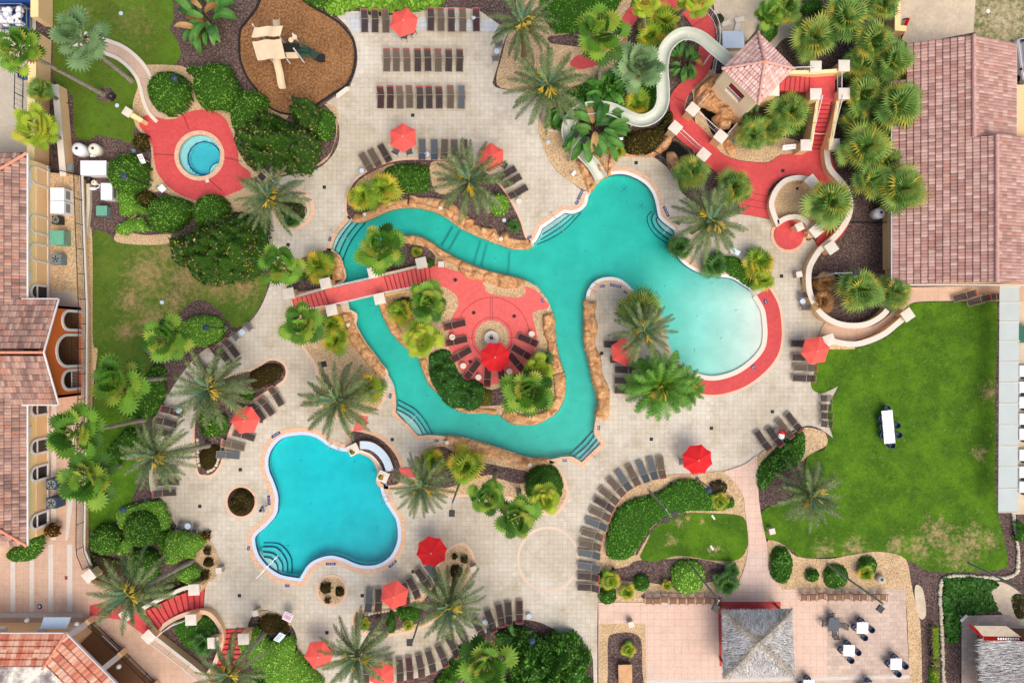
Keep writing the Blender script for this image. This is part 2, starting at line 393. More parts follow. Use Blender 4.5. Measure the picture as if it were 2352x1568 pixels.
M['hull'] = plain('inner_foliage', (50, 84, 26), .95, .05, var=.3, scale=6)
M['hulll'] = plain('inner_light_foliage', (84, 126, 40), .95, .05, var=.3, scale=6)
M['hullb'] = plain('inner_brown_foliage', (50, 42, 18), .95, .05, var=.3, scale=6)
M['soil'] = plain('dark_soil', (60, 50, 36), .95, .05, var=.3, scale=6)  # dark brown soil colour, also used inside low shrubs and for pond beds
def rockm():
 t = NT('artificial_rock'); p = t.pos(); t.rough(.9, .15); f = t.noise(p, 1.7, 7, .72, 1.2); g = t.noise(p, 6, 5, .75, .8)
 c = t.ramp(f, [(.3, lin((150, 96, 56))), (.45, lin((204, 148, 98))), (.58, lin((224, 180, 132))), (.72, lin((238, 208, 168)))])
 c = t.mix(1., c, t.ramp(g, [(.3, .7), (.6, 1.12)]), 'MULTIPLY'); t.col(c); t.bump(g, .9, .12); return t.m
M['rock'] = rockm()
M['stone'] = plain('pale_stone', (206, 196, 172), .9, .1, var=.15, scale=5)
def thatch():
 t = NT('thatch'); t.rough(.95, .1); u = t.new('ShaderNodeUVMap'); mp = t.new('ShaderNodeMapping'); t.link(u.outputs[0], mp.inputs[0]); mp.inputs['Scale'].default_value = (14, 1.6, 1)
 f = t.noise(mp.outputs[0], 1.0, 6, .72); g = t.noise(t.pos(), .7, 3)
 c = t.ramp(f, [(.3, lin((120, 118, 118))), (.5, lin((178, 176, 176))), (.68, lin((222, 220, 216)))])
 c = t.mix(t.ramp(g, [(.45, 0.), (.7, .6)]), c, t.mix(1., c, (1.0, .9, .74), 'MULTIPLY')); t.col(c); t.bump(f, 1., .12); return t.m
M['thatch'] = thatch()
M['strand'] = leafmat('thatch_strand', [(124, 124, 124), (168, 168, 168), (198, 198, 198), (220, 218, 214), (186, 172, 146)], .02, .95)
def tiles(name, stops, grime=.5, pw=.30, ph=.56):
 """barrel roof tiles; UV in metres: u along the eave, v up the slope; one tone per tile"""
 t = NT(name); t.rough(.85, .2); u = t.new('ShaderNodeUVMap'); sp = t.new('ShaderNodeSeparateXYZ'); t.link(u.outputs[0], sp.inputs[0])
 fu = t.math('FLOOR', t.math('DIVIDE', sp.outputs[0], pw)); fv = t.math('FLOOR', t.math('DIVIDE', sp.outputs[1], ph))
 cb = t.new('ShaderNodeCombineXYZ'); t.link(fu, cb.inputs[0]); t.link(fv, cb.inputs[1])
 wn = t.new('ShaderNodeTexWhiteNoise', noise_dimensions='2D'); t.link(cb.outputs[0], wn.inputs['Vector'])
 c = t.ramp(wn.outputs['Value'], [(a, lin(b)) for a, b in stops])
 g = t.noise(t.pos(), .5, 5, .65); n = t.noise(t.pos(), 9, 4, .7)
 c = t.mix(t.ramp(g, [(.5, 0.), (.72, grime)]), c, t.mix(1., c, (.62, .6, .62), 'MULTIPLY'))
 c = t.mix(1., c, t.ramp(n, [(.3, .84), (.7, 1.1)]), 'MULTIPLY'); t.col(c); return t.m
M['rtile'] = tiles('roof_tile_pink', [(0, (160, 124, 114)), (.3, (176, 138, 127)), (.6, (190, 153, 141)), (.8, (202, 170, 157)), (1, (174, 124, 110))], .6)
M['ltile'] = tiles('roof_tile_brown', [(0, (132, 106, 98)), (.3, (158, 126, 114)), (.6, (176, 141, 125)), (.8, (190, 158, 141)), (1, (184, 126, 104))], .8)
M['wtile'] = tiles('roof_tile_white', [(0, (204, 160, 150)), (.3, (214, 174, 163)), (.6, (222, 188, 177)), (.8, (228, 202, 192)), (1, (206, 152, 140))], .35, .28, .36)
M['otile'] = tiles('roof_tile_orange', [(0, (188, 108, 84)), (.3, (208, 134, 106)), (.6, (218, 160, 132)), (.8, (228, 186, 160)), (1, (186, 100, 80))], .3, .5, .6)
def flatroof():
 t = NT('stained_flat_roof'); p = t.pos(); t.rough(.8, .2); f = t.noise(p, .5, 6, .7, .5)
 t.col(t.ramp(f, [(.4, lin((126, 112, 116))), (.5, lin((176, 168, 160))), (.58, lin((224, 220, 206)))])); return t.m
M['flat'] = flatroof()
def water(name, c, density, rgh=.04):
 t = NT(name); t.n.remove(t.p); fr = t.new('ShaderNodeFresnel'); fr.inputs['IOR'].default_value = 1.33
 tr = t.new('ShaderNodeBsdfTransparent'); gl = t.new('ShaderNodeBsdfGlossy'); gl.inputs['Roughness'].default_value = rgh
 f = t.noise(t.pos(), 2.2, 4, .6, .3); b = t.new('ShaderNodeBump'); b.inputs['Strength'].default_value = .5; b.inputs['Distance'].default_value = .08
 t.link(f, b.inputs['Height']); t.link(b.outputs[0], gl.inputs['Normal']); t.link(b.outputs[0], fr.inputs['Normal'])
 mx = t.new('ShaderNodeMixShader'); t.link(fr.outputs[0], mx.inputs[0]); t.link(tr.outputs[0], mx.inputs[1]); t.link(gl.outputs[0], mx.inputs[2]); t.link(mx.outputs[0], t.out.inputs['Surface'])
 va = t.new('ShaderNodeVolumeAbsorption'); va.inputs['Color'].default_value = (*c, 1); va.inputs['Density'].default_value = density; t.link(va.outputs[0], t.out.inputs['Volume']); return t.m
M['waterT'] = water('teal_water', (.14, .915, .888), 2.0)
M['waterB'] = water('blue_water', (.05, .94, .972), 2.0)
M['waterP'] = water('murky_water', (.2, .3, .1), 2.0)
M['waterS'] = water('spa_water', (.40, .91, .965), 2.0)
RIVER = [(1391,407),(1410,401),(1436,401),(1463,411),(1486,427),(1501,450),(1508,477),(1512,497),(1525,512),(1548,530),(1548,545),(1545,562),(1553,583),(1566,602),(1591,620),(1621,632),(1651,636),(1681,640),(1706,655),(1723,667),
 (1731,682),(1748,712),(1753,742),(1754,772),(1748,799),(1726,826),(1691,851),(1651,864),(1621,864),(1594,856),(1572,842),(1548,815),(1535,785),(1528,750),(1512,715),(1485,690),(1462,674),(1451,662),(1441,651),(1426,641),(1406,636),(1383,638),(1363,648),(1351,664),(1346,680),
 (1344,700),(1343,725),(1343,754),(1347,796),(1356,834),(1366,879),(1373,901),(1376,924),(1373,944),(1368,964),(1365,984),(1366,1000),(1380,1018),(1380,1018),(1336,1061),(1336,1061),(1316,1049),(1296,1048),(1261,1055),(1231,1056),(1201,1051),(1176,1042),(1138,1030),(1088,1015),(1050,1006),(998,999),
 (960,1000),(960,1000),(938,976),(920,959),(909,946),(909,946),(909,909),(902,879),(888,856),(870,834),(853,811),(833,784),(813,747),(804,717),(797,680),(788,642),(785,612),(775,589),(760,577),(760,577),(770,547),(785,524),(807,502),(807,502),(820,507),(850,499),(875,487),(903,477),(938,472),(975,476),(1013,488),(1038,504),(1063,522),(1100,539),(1138,554),(1176,567),(1198,569),(1221,564),
 (1236,547),(1246,525),(1246,525),(1273,506),(1298,489),(1298,489),(1316,491),(1336,483),(1348,469),(1353,449),(1371,424)]
ISLE = [(913,546),(938,542),(963,545),(988,557),(1013,575),(1050,595),(1088,612),(1126,625),(1176,636),(1208,645),(1231,657),(1248,675),(1261,697),(1270,725),(1273,755),(1275,784),(1278,804),(1286,834),(1295,861),(1297,891),(1291,921),(1278,944),(1258,959),(1231,972),(1201,975),(1176,970),(1151,954),(1126,948),(1073,946),(1050,939),(1026,919),(1000,896),(980,869),(970,841),(960,821),(938,801),(920,784),(900,762),(885,734),(875,709),(866,680),(859,645),(862,605),(880,568)]
POOL2 = [(688,999),(650,1006),(628,1026),(617,1051),(618,1079),(629,1106),(638,1134),(639,1159),(634,1183),(613,1208),(590,1228),(586,1243),(594,1273),(613,1298),(638,1316),(660,1323),(688,1327),(688,1327),(695,1316),(708,1296),(730,1282),(760,1275),(788,1281),(813,1292),(838,1298),(868,1295),(895,1278),(910,1251),(914,1226),(910,1196),(899,1176),(885,1154),(875,1129),(873,1109),(875,1084),(868,1061),(853,1044),(833,1035),(805,1038),(778,1034),(753,1024),(733,1009),(713,1001)]
POND = T(2,0,[(1690,980),(1760,1060),(1850,1250),(1960,1240),(2060,1130),(1990,1060),(1900,980),(1800,900)])
POND2 = T(2,0,[(1420,1310),(1520,1290),(1640,1420),(1560,1500),(1460,1530),(1390,1440),(1350,1380)])
DECK = [(773,35),(800,27),(827,27),(860,38),(898,35),(958,27),(978,22),(1025,18),(1063,19),(1100,25),(1133,47),(1168,72),(1168,72),(1155,105),(1143,150),(1131,190),(1131,190),(1138,200),(1160,206),(1210,212),(1240,225),(1252,245),(1238,265),(1237,295),(1243,325),(1258,362),(1276,390),(1283,397),(1316,422),(1351,440),(1395,400),(1400,375),(1410,357),(1450,356),(1493,357),(1541,392),(1556,414),(1566,442),(1611,480),(1640,490),(1701,492),(1764,503),(1764,503),(1785,510),(1851,552),(1866,548),(1882,572),(1882,572),(1846,617),(1838,640),(1844,667),(1861,710),(1876,730),(1897,742),(1897,742),(1884,774),(1894,784),(1880,840),(1863,872),(1867,894),(1884,903),(1905,897),(1926,886),(1926,886),(1910,920),(1904,950),(1904,974),(1914,1006),(1914,1006),(1885,985),(1860,977),(1842,980),(1814,991),(1790,1010),(1764,1033),(1745,1044),(1708,1066),(1661,1082),(1600,1087),(1531,1090),(1496,1099),(1471,1109),(1438,1126),(1421,1149),(1406,1174),(1393,1196),(1383,1236),(1376,1263),(1374,1381),(1374,1381),(1372,1440),(1372,1640),(1372,1640),(1362,1640),(1362,1513),(1340,1490),(1296,1466),(1276,1446),(1238,1428),(1201,1422),(1176,1426),(1138,1441),(1100,1463),(1063,1496),(1038,1521),(1005,1540),(980,1551),(930,1562),(880,1578),(850,1640),(850,1640),(760,1640),(740,1568),(698,1508),(685,1496),(680,1458),(673,1441),(653,1416),(625,1403),(595,1401),(575,1420),(568,1443),(568,1443),(515,1446),(515,1446),(510,1431),(490,1406),(466,1398),(466,1398),(470,1351),(472,1338),(495,1326),(505,1296),(502,1276),(487,1246),(472,1233),(435,1224),(405,1206),(385,1174),(370,1144),(345,1125),(342,1060),(342,1009),(350,974),(362,946),(400,884),(437,834),(475,799),(525,775),(570,742),(588,722),(603,697),(615,667),(623,642),(626,605),(625,580),(620,562),(608,532),(600,490),(605,440),(625,415),(650,406),(688,397),(728,388),(750,372),(768,350),(778,325),(779,292),(768,262),(749,236),(749,236),(803,200),(803,200),(820,150),(817,100),(798,62)]
river, isle, pool2, pond, pond2 = [G(sm(x, 4)) for x in (RIVER, ISLE, POOL2, POND, POND2)]
spa_c = W(459, 358); spa = ell(spa_c.x, spa_c.y, 48 * S, n=48)
deck = G(sm(DECK, 3))
g = MB(); BIG = 420
g.poly([[(-BIG, -BIG), (BIG, -BIG), (BIG, BIG), (-BIG, BIG)], offset(river, -.05 if area(river) > 0 else .05), offset(pool2, .05 if area(pool2) < 0 else -.05), spa, pond, pond2], -.03)
struct('ground', g, M['mulch'])
g = MB().poly([deck, river, pool2], 0.0); struct('pool_deck', g, M['deck'])
_z = [0.004]
def patch(name, ring, mat, kind='structure', z=None, holes=()):
 if z is None: _z[0] += .0015; z = _z[0]
 else: z += .06
 o = MB().poly([ring, *holes], z).build(name, mat); o['kind'] = kind; return o
def border(ring, w=.28, mat='salmon', z0=-.02, z1=.05, d=0.0, closed=True):
 s = 1 if area(ring) > 0 else -1
 return MB().strip(ring, s * d, s * (d + w), z0, z1, closed)
patch('lawn', G(sm([(122,-30),(122,-30),(392,-30),(392,-30),(400,40),(390,65),(404,88),(413,110),(415,128),(402,147),(380,158),(362,165),(345,190),(318,240),(310,290),(300,328),(262,318),(235,318),(175,315),(168,230),(150,205),(130,190),(122,150)], 4)), M['lawnt'])
patch('lawn', G(sm([(212,545),(240,533),(262,550),(275,554),(330,552),(370,550),(395,545),(440,548),(560,600),(610,640),(612,665),(600,695),(585,720),(568,740),(540,752),(520,735),(495,705),(465,690),(440,695),(405,725),(395,740),(360,770),(330,800),(360,850),(372,890),(335,950),(300,1000),(320,1060),(345,1120),(320,1140),(270,1190),(245,1214),(205,1214),(203,1150),(205,1000),(213,940),(222,820),(212,780),(214,700)], 4)), M['lawnw'])
patch('lawn', G(sm([(214,940),(260,930),(330,930),(330,960),(300,1000),(320,1060),(345,1120),(320,1140),(270,1190),(245,1214),(205,1214),(203,1150),(205,1000)], 4)), M['lawn'])
patch('gravel_bed', G(sm([(396,150),(430,158),(480,200),(560,225),(600,250),(760,240),(775,290),(765,340),(745,372),(690,395),(640,405),(612,430),(600,520),(480,548),(400,535),(385,560),(290,560),(262,545),(300,500),(330,470),(345,400),(345,330),(312,290),(305,240),(318,190),(300,160),(330,150)], 4)), M['gravel'], holes=[spa])
patch('mulch_bed', G(sm([(210,318),(262,318),(290,330),(262,360),(265,420),(285,470),(270,500),(210,520),(205,400)], 4)), M['mulch'])
patch('mulch_bed', G(sm([(420,470),(470,500),(520,560),(460,590),(410,540),(330,540),(300,520),(360,440)], 4)), M['mulch'])
patch('mulch_bed', G(sm([(690,240),(745,240),(772,290),(764,340),(745,365),(700,385),(650,300)], 4)), M['mulch'])
patch('mulch_bed', G(sm([(225,218),(235,202),(250,200),(262,212),(268,226),(255,234),(238,234),(222,226)], 4)), M['mulch'])
patch('mulch_bed', G(sm([(400,752),(430,705),(465,690),(495,705),(525,742),(520,775),(475,799),(437,834),(400,884),(362,946),(350,974),(342,1009),(340,1121),(360,1141),(345,1160),(300,1170),(330,1060),(300,1010),(335,950),(372,890),(350,830)], 4)), M['mulch'])
patch('gravel_bed', G(sm([(196,530),(205,520),(212,545),(213,700),(214,790),(224,800),(222,830),(213,900),(212,940),(205,975),(202,1060),(203,1160),(203,1260),(195,1260),(194,1100),(198,970),(194,850),(192,700)], 3)), M['gravel'])
patch('gravel_bed', G(sm([(455,1225),(487,1246),(502,1276),(505,1296),(495,1326),(472,1336),(455,1330),(440,1290)], 4)), M['gravel'])
patch('gravel_bed', G(sm([(590,1405),(625,1403),(653,1416),(668,1436),(650,1440),(610,1425)], 4)), M['gravel'])
PATHC = [(170,88),(205,95),(240,107),(276,121),(306,144),(328,172),(338,200),(344,225),(354,250),(372,270)]
pc = G(sm(PATHC, 5, False)); struct('path', MB().strip(pc, -.5, .5, .02), M['walk'])
k = tag(MB().strip(pc, .46, .8, -.02, .12).build('path_kerb', M['cap']), 'white kerb along the upper outer edge of the curved garden path', 'kerb', 'white path kerbs')
k = tag(MB().strip(pc, -.8, -.46, -.02, .12).build('path_kerb', M['cap']), 'white kerb along the lower inner edge of the curved garden path', 'kerb', 'white path kerbs')
SPAR = T(0,0,[(1280,1150),(1310,1080),(1380,1058),(1450,1080),(1530,1100),(1620,1090),(1700,1045),(1780,1018),(1880,1010),(1980,1030),(2070,1090),(2110,1170),(2160,1300),(2190,1400),(2200,1500)]) + T(0,1,[(2300,20),(2290,90),(2240,160),(2160,200),(2050,240),(1950,245),(1880,255),(1800,275),(1740,255),(1640,215),(1550,150),(1480,70),(1440,0)]) + T(0,0,[(1415,1450),(1400,1340),(1340,1230)])
g = MB().poly([G(sm(SPAR, 4)), spa], .04); struct('red_terrace', g, M['red'])
PLAY = [(670,-20),(713,12),(763,40),(793,65),(815,100),(817,150),(800,195),(768,217),(730,242),(690,262),(645,262),(600,235),(588,207),(567,180),(550,135),(550,75),(565,50),(588,20),(610,-20)]
play = G(sm(PLAY, 4)); patch('playground_mulch', play, M['chips'])
tag(border(play, .16, z0=-.05, z1=.18).build('playground_edging', M['blackmat']), 'black edging board round the brown mulch playground', 'edging')
def bed(ring, mat, w=.3, bmat='salmon', name='planting_bed'):
 r = G(sm(ring, 4)); patch(name, r, M[mat])
 if w:
  o = border(r, w, z0=-.02, z1=.03, d=-w if True else 0).build('bed_border', M[bmat]); o['kind'] = 'structure'
 return r
bed([(799,492),(797,465),(803,438),(825,408),(870,383),(920,369),(985,368),(1050,373),(1110,392),(1150,430),(1176,470),(1195,510),(1206,545),(1219,562),(1219,562),(1198,568),(1176,565),(1138,553),(1100,538),(1063,521),(1038,503),(1013,487),(975,475),(938,471),(903,476),(875,486),(850,498),(820,506)], 'mulch', .22)
patch('gravel_patch', G(sm([(800,470),(806,440),(828,412),(870,388),(905,376),(900,400),(850,430),(830,470)], 4)), M['gravel'])
patch('gravel_patch', G(sm([(990,374),(1050,378),(1080,400),(1050,440),(1000,440)], 4)), M['gravel'])
bed(ell(674, 480, 40, 38), 'gravel', .38)
bed([(661,672),(668,640),(676,612),(700,590),(740,577),(758,576),(776,590),(785,612),(788,642),(740,660)], 'mulch', .2)
bed([(690,715),(693,780),(710,811),(728,840),(735,880),(740,930),(765,952),(800,958),(850,946),(872,930),(881,900),(880,878),(886,856),(870,836),(853,812),(833,785),(813,748),(806,718)], 'gravel', .25)
bed([(806,992),(838,994),(875,1009),(905,1039),(919,1071),(918,1106),(898,1114),(874,1108),(876,1084),(868,1060),(853,1043),(833,1034),(812,1022)], 'mulch', .38, 'brick')
bed([(965,1110),(960,1059),(978,1031),(1010,1018),(1050,1008),(1088,1017),(1138,1032),(1176,1044),(1201,1053),(1231,1058),(1261,1062),(1280,1076),(1299,1120),(1297,1145),(1278,1174),(1241,1174),(1213,1157),(1176,1141),(1130,1136),(1088,1134),(1026,1136),(985,1128)], 'gravel', .25)
patch('mulch_patch', G(sm([(968,1060),(985,1035),(1020,1025),(1060,1050),(1100,1060),(1176,1075),(1215,1085),(1200,1110),(1150,1100),(1120,1090),(1060,1110),(1020,1120),(985,1110)], 4)), M['mulch'])
bed(ell(554, 1152, 31, 33), 'soil', .25); bed(ell(762, 1355, 31), 'gravel', .25)
bed([(813,1420),(828,1402),(870,1396),(915,1393),(960,1375),(995,1345),(1008,1301),(1028,1268),(1063,1251),(1085,1281),(1078,1318),(1060,1346),(1040,1380),(1010,1410),(960,1440),(888,1456),(838,1452),(818,1440)], 'gravel', .25)
patch('mulch_patch', G(sm([(826,1420),(850,1406),(915,1402),(965,1385),(1005,1340),(1040,1350),(1030,1375),(1000,1405),(955,1432),(880,1447),(838,1444)], 4)), M['mulch'])
bed([(455,1080),(448,1020),(452,950),(480,900),(520,868),(550,860),(588,848),(620,828),(645,833),(656,850),(650,872),(620,893),(588,912),(550,945),(528,985),(517,1021),(507,1061),(490,1086),(470,1090)], 'mulch', .25)
patch('gravel_bed', G(sm([(1180,-30),(1180,-30),(1480,-30),(1480,-30),(1440,25),(1428,50),(1438,90),(1430,150),(1410,200),(1420,260),(1440,330),(1395,400),(1370,425),(1351,440),(1316,422),(1283,397),(1258,362),(1243,325),(1237,295),(1238,265),(1252,245),(1240,225),(1210,212),(1150,202),(1140,180),(1150,140),(1168,75),(1190,60)], 3)), M['gravel'])
patch('mulch_patch', G(sm([(1260,85),(1300,80),(1345,70),(1380,90),(1360,110),(1300,105),(1265,100)], 4)), M['mulch'])
patch('mulch_patch', G(sm([(1300,225),(1420,200),(1500,180),(1530,250),(1540,300),(1500,350),(1440,350),(1380,330),(1310,300)], 4)), M['mulch'])
R1 = [(1471,-30),(1471,-30),(1456,5),(1441,25),(1428,45),(1425,70),(1431,90),(1400,130),(1330,128),(1310,150),(1340,160),(1420,130),(1440,95),(1442,80),(1456,55),(1470,40),(1488,28),(1526,22),(1563,32),(1588,60),(1605,100),(1600,130),(1594,155),(1571,182),(1543,215),(1538,245),(1545,275),(1546,307),(1598,352),(1630,385),(1660,410),(1690,450),(1701,492),(1701,492),(1764,502),(1764,502),(1768,470),(1764,440),(1790,412),(1826,402),(1868,410),(1890,435),(1905,470),(1895,520),(1874,552),(1884,570),(1916,557),(1939,532),(1953,502),(1956,475),(1951,450),(1936,420),(1919,392),(1900,345),(1852,345),(1852,345),(1830,352),(1790,358),(1764,374),(1713,372),(1676,363),(1651,348),(1630,315),(1600,285),(1575,265),(1573,240),(1586,212),(1621,175),(1636,140),(1641,108),(1642,75),(1636,50),(1615,15),(1605,-30),(1605,-30)]
patch('red_path', G(sm(R1, 4)), M['red'], z=.05)
patch('gravel_bed', G(sm([(1598,345),(1585,330),(1560,215),(1640,160),(1660,250),(1740,300),(1850,330),(1840,350),(1790,357),(1764,373),(1713,371),(1676,362),(1651,347),(1625,312),(1600,285),(1575,262),(1575,240),(1590,212)], 3)), M['gravel'], z=.04, holes=[pond])
patch('bare_soil', G(sm([(1650,-30),(1800,-30),(1790,20),(1750,60),(1740,110),(1700,140),(1660,120),(1650,60),(1640,20)], 4)), M['sand'])
patch('path', G(sm([(1764,90),(1785,62),(1815,55),(1840,60),(1830,80),(1800,90),(1785,105),(1770,120)], 4)), M['conc'])
plaza = G(ell(1811, 540, 34)); patch('red_circle', plaza, M['red'], z=.06)
o = border(plaza, .3, 'brick', -.02, .065, d=-.3).build('plaza_border', M['brick']); o['kind'] = 'structure'
ringbed = G(sm([(1775,515),(1769,495),(1771,465),(1783,435),(1805,417),(1830,411),(1855,415),(1872,430),(1895,460),(1885,505),(1862,530),(1855,520),(1840,505),(1815,502)], 4))
patch('gravel_bed', ringbed, M['gravel'], z=.07)
isl = patch('island_ground', isle, M['gravel'], z=.0)
ISLR = [(1008,608),(1038,620),(1070,628),(1100,637),(1118,650),(1116,668),(1140,678),(1176,683),(1196,682),(1205,660),(1225,664),(1244,680),(1261,705),(1231,714),(1223,724),(1232,762),(1232,784),(1228,800),(1221,829),(1196,854),(1176,871),(1126,884),(1113,886),(1063,858),(1045,818),(1030,796),(1030,767),(1040,727),(1053,702),(1048,679),(1026,662),(1008,657),(988,654),(985,615)]
patch('coral_terrace', G(sm(ISLR, 4)), M['redlight'], z=.03)
patch('gravel_circle', G(ell(1130, 775, 39)), M['gravel'], z=.045)
patch('mulch_patch', G(sm([(905,560),(945,552),(975,565),(1000,590),(985,612),(930,625),(890,630),(880,600)], 4)), M['mulch'], z=.02)
patch('gravel_patch', G(sm([(1114,660),(1160,672),(1200,680),(1204,660),(1150,652),(1115,645)], 4)), M['gravel'], z=.035)
patch('mulch_patch', G(sm([(1085,900),(1150,890),(1220,850),(1245,820),(1260,860),(1240,920),(1150,930),(1090,930)], 4)), M['mulch'], z=.012)
for r in ([(822,953),(846,957),(841,986),(812,990)], [(916,1073),(958,1074),(957,1098),(922,1092)]):
 patch('red_step_patch', G(r), M['redlight'], z=.036)
for pp_ in ([(1126,680),(1126,736)],[(1131,680),(1131,736)],[(1040,776),(1090,776)],[(1170,776),(1232,772)]): struct('joint_or_step_line', MB().strip(G(pp_), -.02, .02, .097), M['joint'])
struct('joint_or_step_line', MB().strip(G(ell(1130, 775, 46)), -.02, .02, .097, closed=True), M['joint']); struct('joint_or_step_line', MB().strip(G([(1130 + 86 * math.cos(a / 10), 775 + 92 * math.sin(a / 10)) for a in range(-26, 1)]), -.02, .02, .097), M['joint'])
for pp_ in ([(418,256),(436,300)],[(354,355),(400,357)],[(516,363),(558,372)],[(480,412),(512,440)],[(1441,27),(1470,45)],[(1494,8),(1490,28)],[(1560,30),(1590,2)],[(1588,62),(1626,38)],[(1545,222),(1580,240)],[(1706,440),(1764,452)],[(1704,455),(1764,467)],[(1702,470),(1764,482)]): struct('joint_or_step_line', MB().strip(G(pp_), -.02, .02, .125), M['joint'])  # last three strips mark step edges of the lower red plaza
LAWNR = [(2076,707),(2099,696),(2180,693),(2289,693),(2289,693),(2289,800),(2284,900),(2286,1000),(2284,1100),(2291,1176),(2306,1240),(2314,1290),(2300,1306),(2240,1312),(2164,1313),(2126,1308),(2101,1293),(2076,1283),(2040,1268),(2001,1266),(1976,1273),(1939,1276),(1900,1279),(1839,1281),(1826,1268),(1801,1251),(1764,1238),(1750,1215),(1747,1180),(1764,1164),(1821,1139),(1845,1100),(1850,1060),(1861,1041),(1889,1034),(1896,1020),(1894,1001),(1914,1006),(1914,1006),(1904,974),(1904,934),(1926,886),(1926,886),(1904,896),(1884,903),(1867,894),(1864,875),(1872,850),(1876,825),(1914,800),(1964,799),(2009,786),(2040,770),(2070,742)]
patch('lawn', G(sm(LAWNR, 3)), M['lawn'])
patch('gravel_bed', G(sm([(1842,982),(1885,988),(1897,1000),(1897,1022),(1860,1042),(1835,1060),(1800,1050),(1760,1090),(1742,1120),(1738,1050),(1790,1012)], 4)), M['gravel'], z=.03)
patch('gravel_bed', G(sm([(1880,800),(1930,802),(1964,800),(1940,790),(1900,785)], 4)), M['gravel'], z=.03)
patch('walk', G(sm([(2083,660),(2083,660),(2352,655),(2352,655),(2352,692),(2352,692),(2290,692),(2180,691),(2110,693),(2088,699),(2070,715),(2040,745),(2009,765),(1964,782),(1930,786),(1894,784),(1880,775),(1894,742),(1920,750),(1964,754),(2009,746),(2050,715),(2074,690)], 4)), M['walk'], z=.03)
BEDC = [(1531,1090),(1600,1087),(1661,1083),(1688,1109),(1706,1139),(1711,1176),(1718,1238),(1713,1288),(1700,1325),(1680,1352),(1660,1362),(1660,1362),(1480,1362),(1480,1381),(1374,1381),(1374,1381),(1376,1263),(1383,1236),(1393,1196),(1406,1174),(1421,1149),(1438,1126),(1471,1109),(1496,1099)]
patch('gravel_bed', G(sm(BEDC, 3)), M['gravel'])
patch('lawn', G(sm([(1500,1210),(1546,1188),(1581,1177),(1630,1178),(1676,1180),(1708,1188),(1716,1220),(1717,1251),(1696,1283),(1638,1286),(1590,1278),(1551,1276),(1501,1288),(1471,1281),(1477,1261),(1490,1235)], 4)), M['lawn'], z=.03)
patch('mulch_patch', G(sm([(1396,1310),(1440,1300),(1466,1286),(1551,1282),(1600,1282),(1650,1292),(1668,1306),(1650,1330),(1560,1345),(1480,1335),(1420,1330)], 4)), M['mulch'], z=.028)
patch('mulch_patch', G(sm([(1464,1272),(1476,1250),(1500,1215),(1540,1190),(1576,1178),(1560,1176),(1510,1200),(1482,1232),(1460,1268)], 4)), M['mulch'], z=.032)
patch('pink_path', G(sm([(1661,1082),(1661,1082),(1708,1066),(1738,1044),(1738,1044),(1740,1090),(1742,1140),(1747,1180),(1753,1213),(1761,1251),(1764,1293),(1772,1321),(1796,1355),(1796,1400),(1796,1400),(1640,1400),(1640,1400),(1680,1352),(1700,1325),(1713,1288),(1718,1238),(1711,1176),(1706,1139),(1688,1109)], 4)), M['pink'], z=.045)
patch('pink_plaza', G([(1374,1382),(1480,1382),(1480,1361),(1650,1361),(1650,1352),(1800,1352),(1898,1352),(1898,1552),(1830,1556),(1660,1560),(1374,1564)]), M['pink'], z=.04)
patch('stone_patio', G([(1898,1352),(2078,1351),(2087,1548),(1898,1552)]), M['stonepat'], z=.042)
patch('white_band', G([(1480,1560),(2088,1548),(2088,1556),(1480,1568)]), M['band'], z=.047)
patch('stone_patio', G([(1480,1568),(2088,1556),(2090,1640),(1480,1640)]), M['stonepat'], z=.039)
patch('gravel_bed', G([(1376,1431),(1482,1430),(1486,1640),(1374,1640)]), M['gravel'], z=.05)
patch('mulch_patch', G(sm([(1396,1470),(1405,1455),(1440,1450),(1465,1458),(1474,1480),(1475,1540),(1480,1640),(1398,1640),(1396,1540)], 4)), M['mulch'], z=.055)
patch('red_surround', G([(1648,1380),(1792,1380),(1792,1398),(1655,1398),(1658,1528),(1652,1528)]), M['red'], z=.06)
patch('gravel_bed', G(sm([(1764,1239),(1801,1251),(1830,1277),(1900,1282),(1939,1276),(2001,1266),(2040,1268),(2080,1284),(2092,1340),(2105,1400),(2114,1450),(2118,1640),(2118,1640),(2090,1640),(2090,1640),(2084,1450),(2078,1352),(2078,1352),(1796,1355),(1771,1321),(1761,1271)], 3)), M['gravel'], z=.032)
patch('bare_soil', G(sm([(2102,1342),(2118,1352),(2126,1400),(2120,1420),(2108,1412),(2100,1370)], 4)), M['sand'], z=.034)
patch('sand', G(sm([(2260,1345),(2300,1335),(2360,1380),(2420,1500),(2380,1640),(2310,1430),(2290,1400),(2278,1370)], 4)), M['sand'], z=.03)
patch('stone_patio', G(sm([(2207,1412),(2207,1412),(2316,1410),(2316,1410),(2380,1470),(2380,1640),(2380,1640),(2207,1640),(2207,1640)], 2)), M['stonepat'], z=.035)
patch('sand', G([(2066,-30),(2242,-30),(2246,40),(2234,76),(2090,104),(2066,90)]), M['sand'], z=.02)
patch('scrub_grass', G([(2242,-30),(2440,-30),(2440,110),(2340,110),(2234,90),(2236,50)]), M['scrub'], z=.022)
patch('road', G([(2330,110),(2440,70),(2440,330),(2330,330)]), M['asphalt'], z=.03)
patch('sand', G([(2330,660),(2440,660),(2440,1180),(2322,1180)]), M['sand'], z=.024)
for q in ([(786,36),(828,30),(832,70),(812,72),(800,52)],[(832,42),(860,40),(860,70),(834,70)],[(1040,46),(1130,44),(1142,60),(1140,72),(1040,70)],[(958,40),(985,40),(985,68),(958,68)]): patch('bluish_pavers', G(q), M['bluepave'], z=-.054)
rg = G(ell(1259, 1284, 69, 73, 60)); patch_ = MB().strip(rg, -.14, .14, .006, closed=True); struct('brick_ring', patch_, M['ring'])
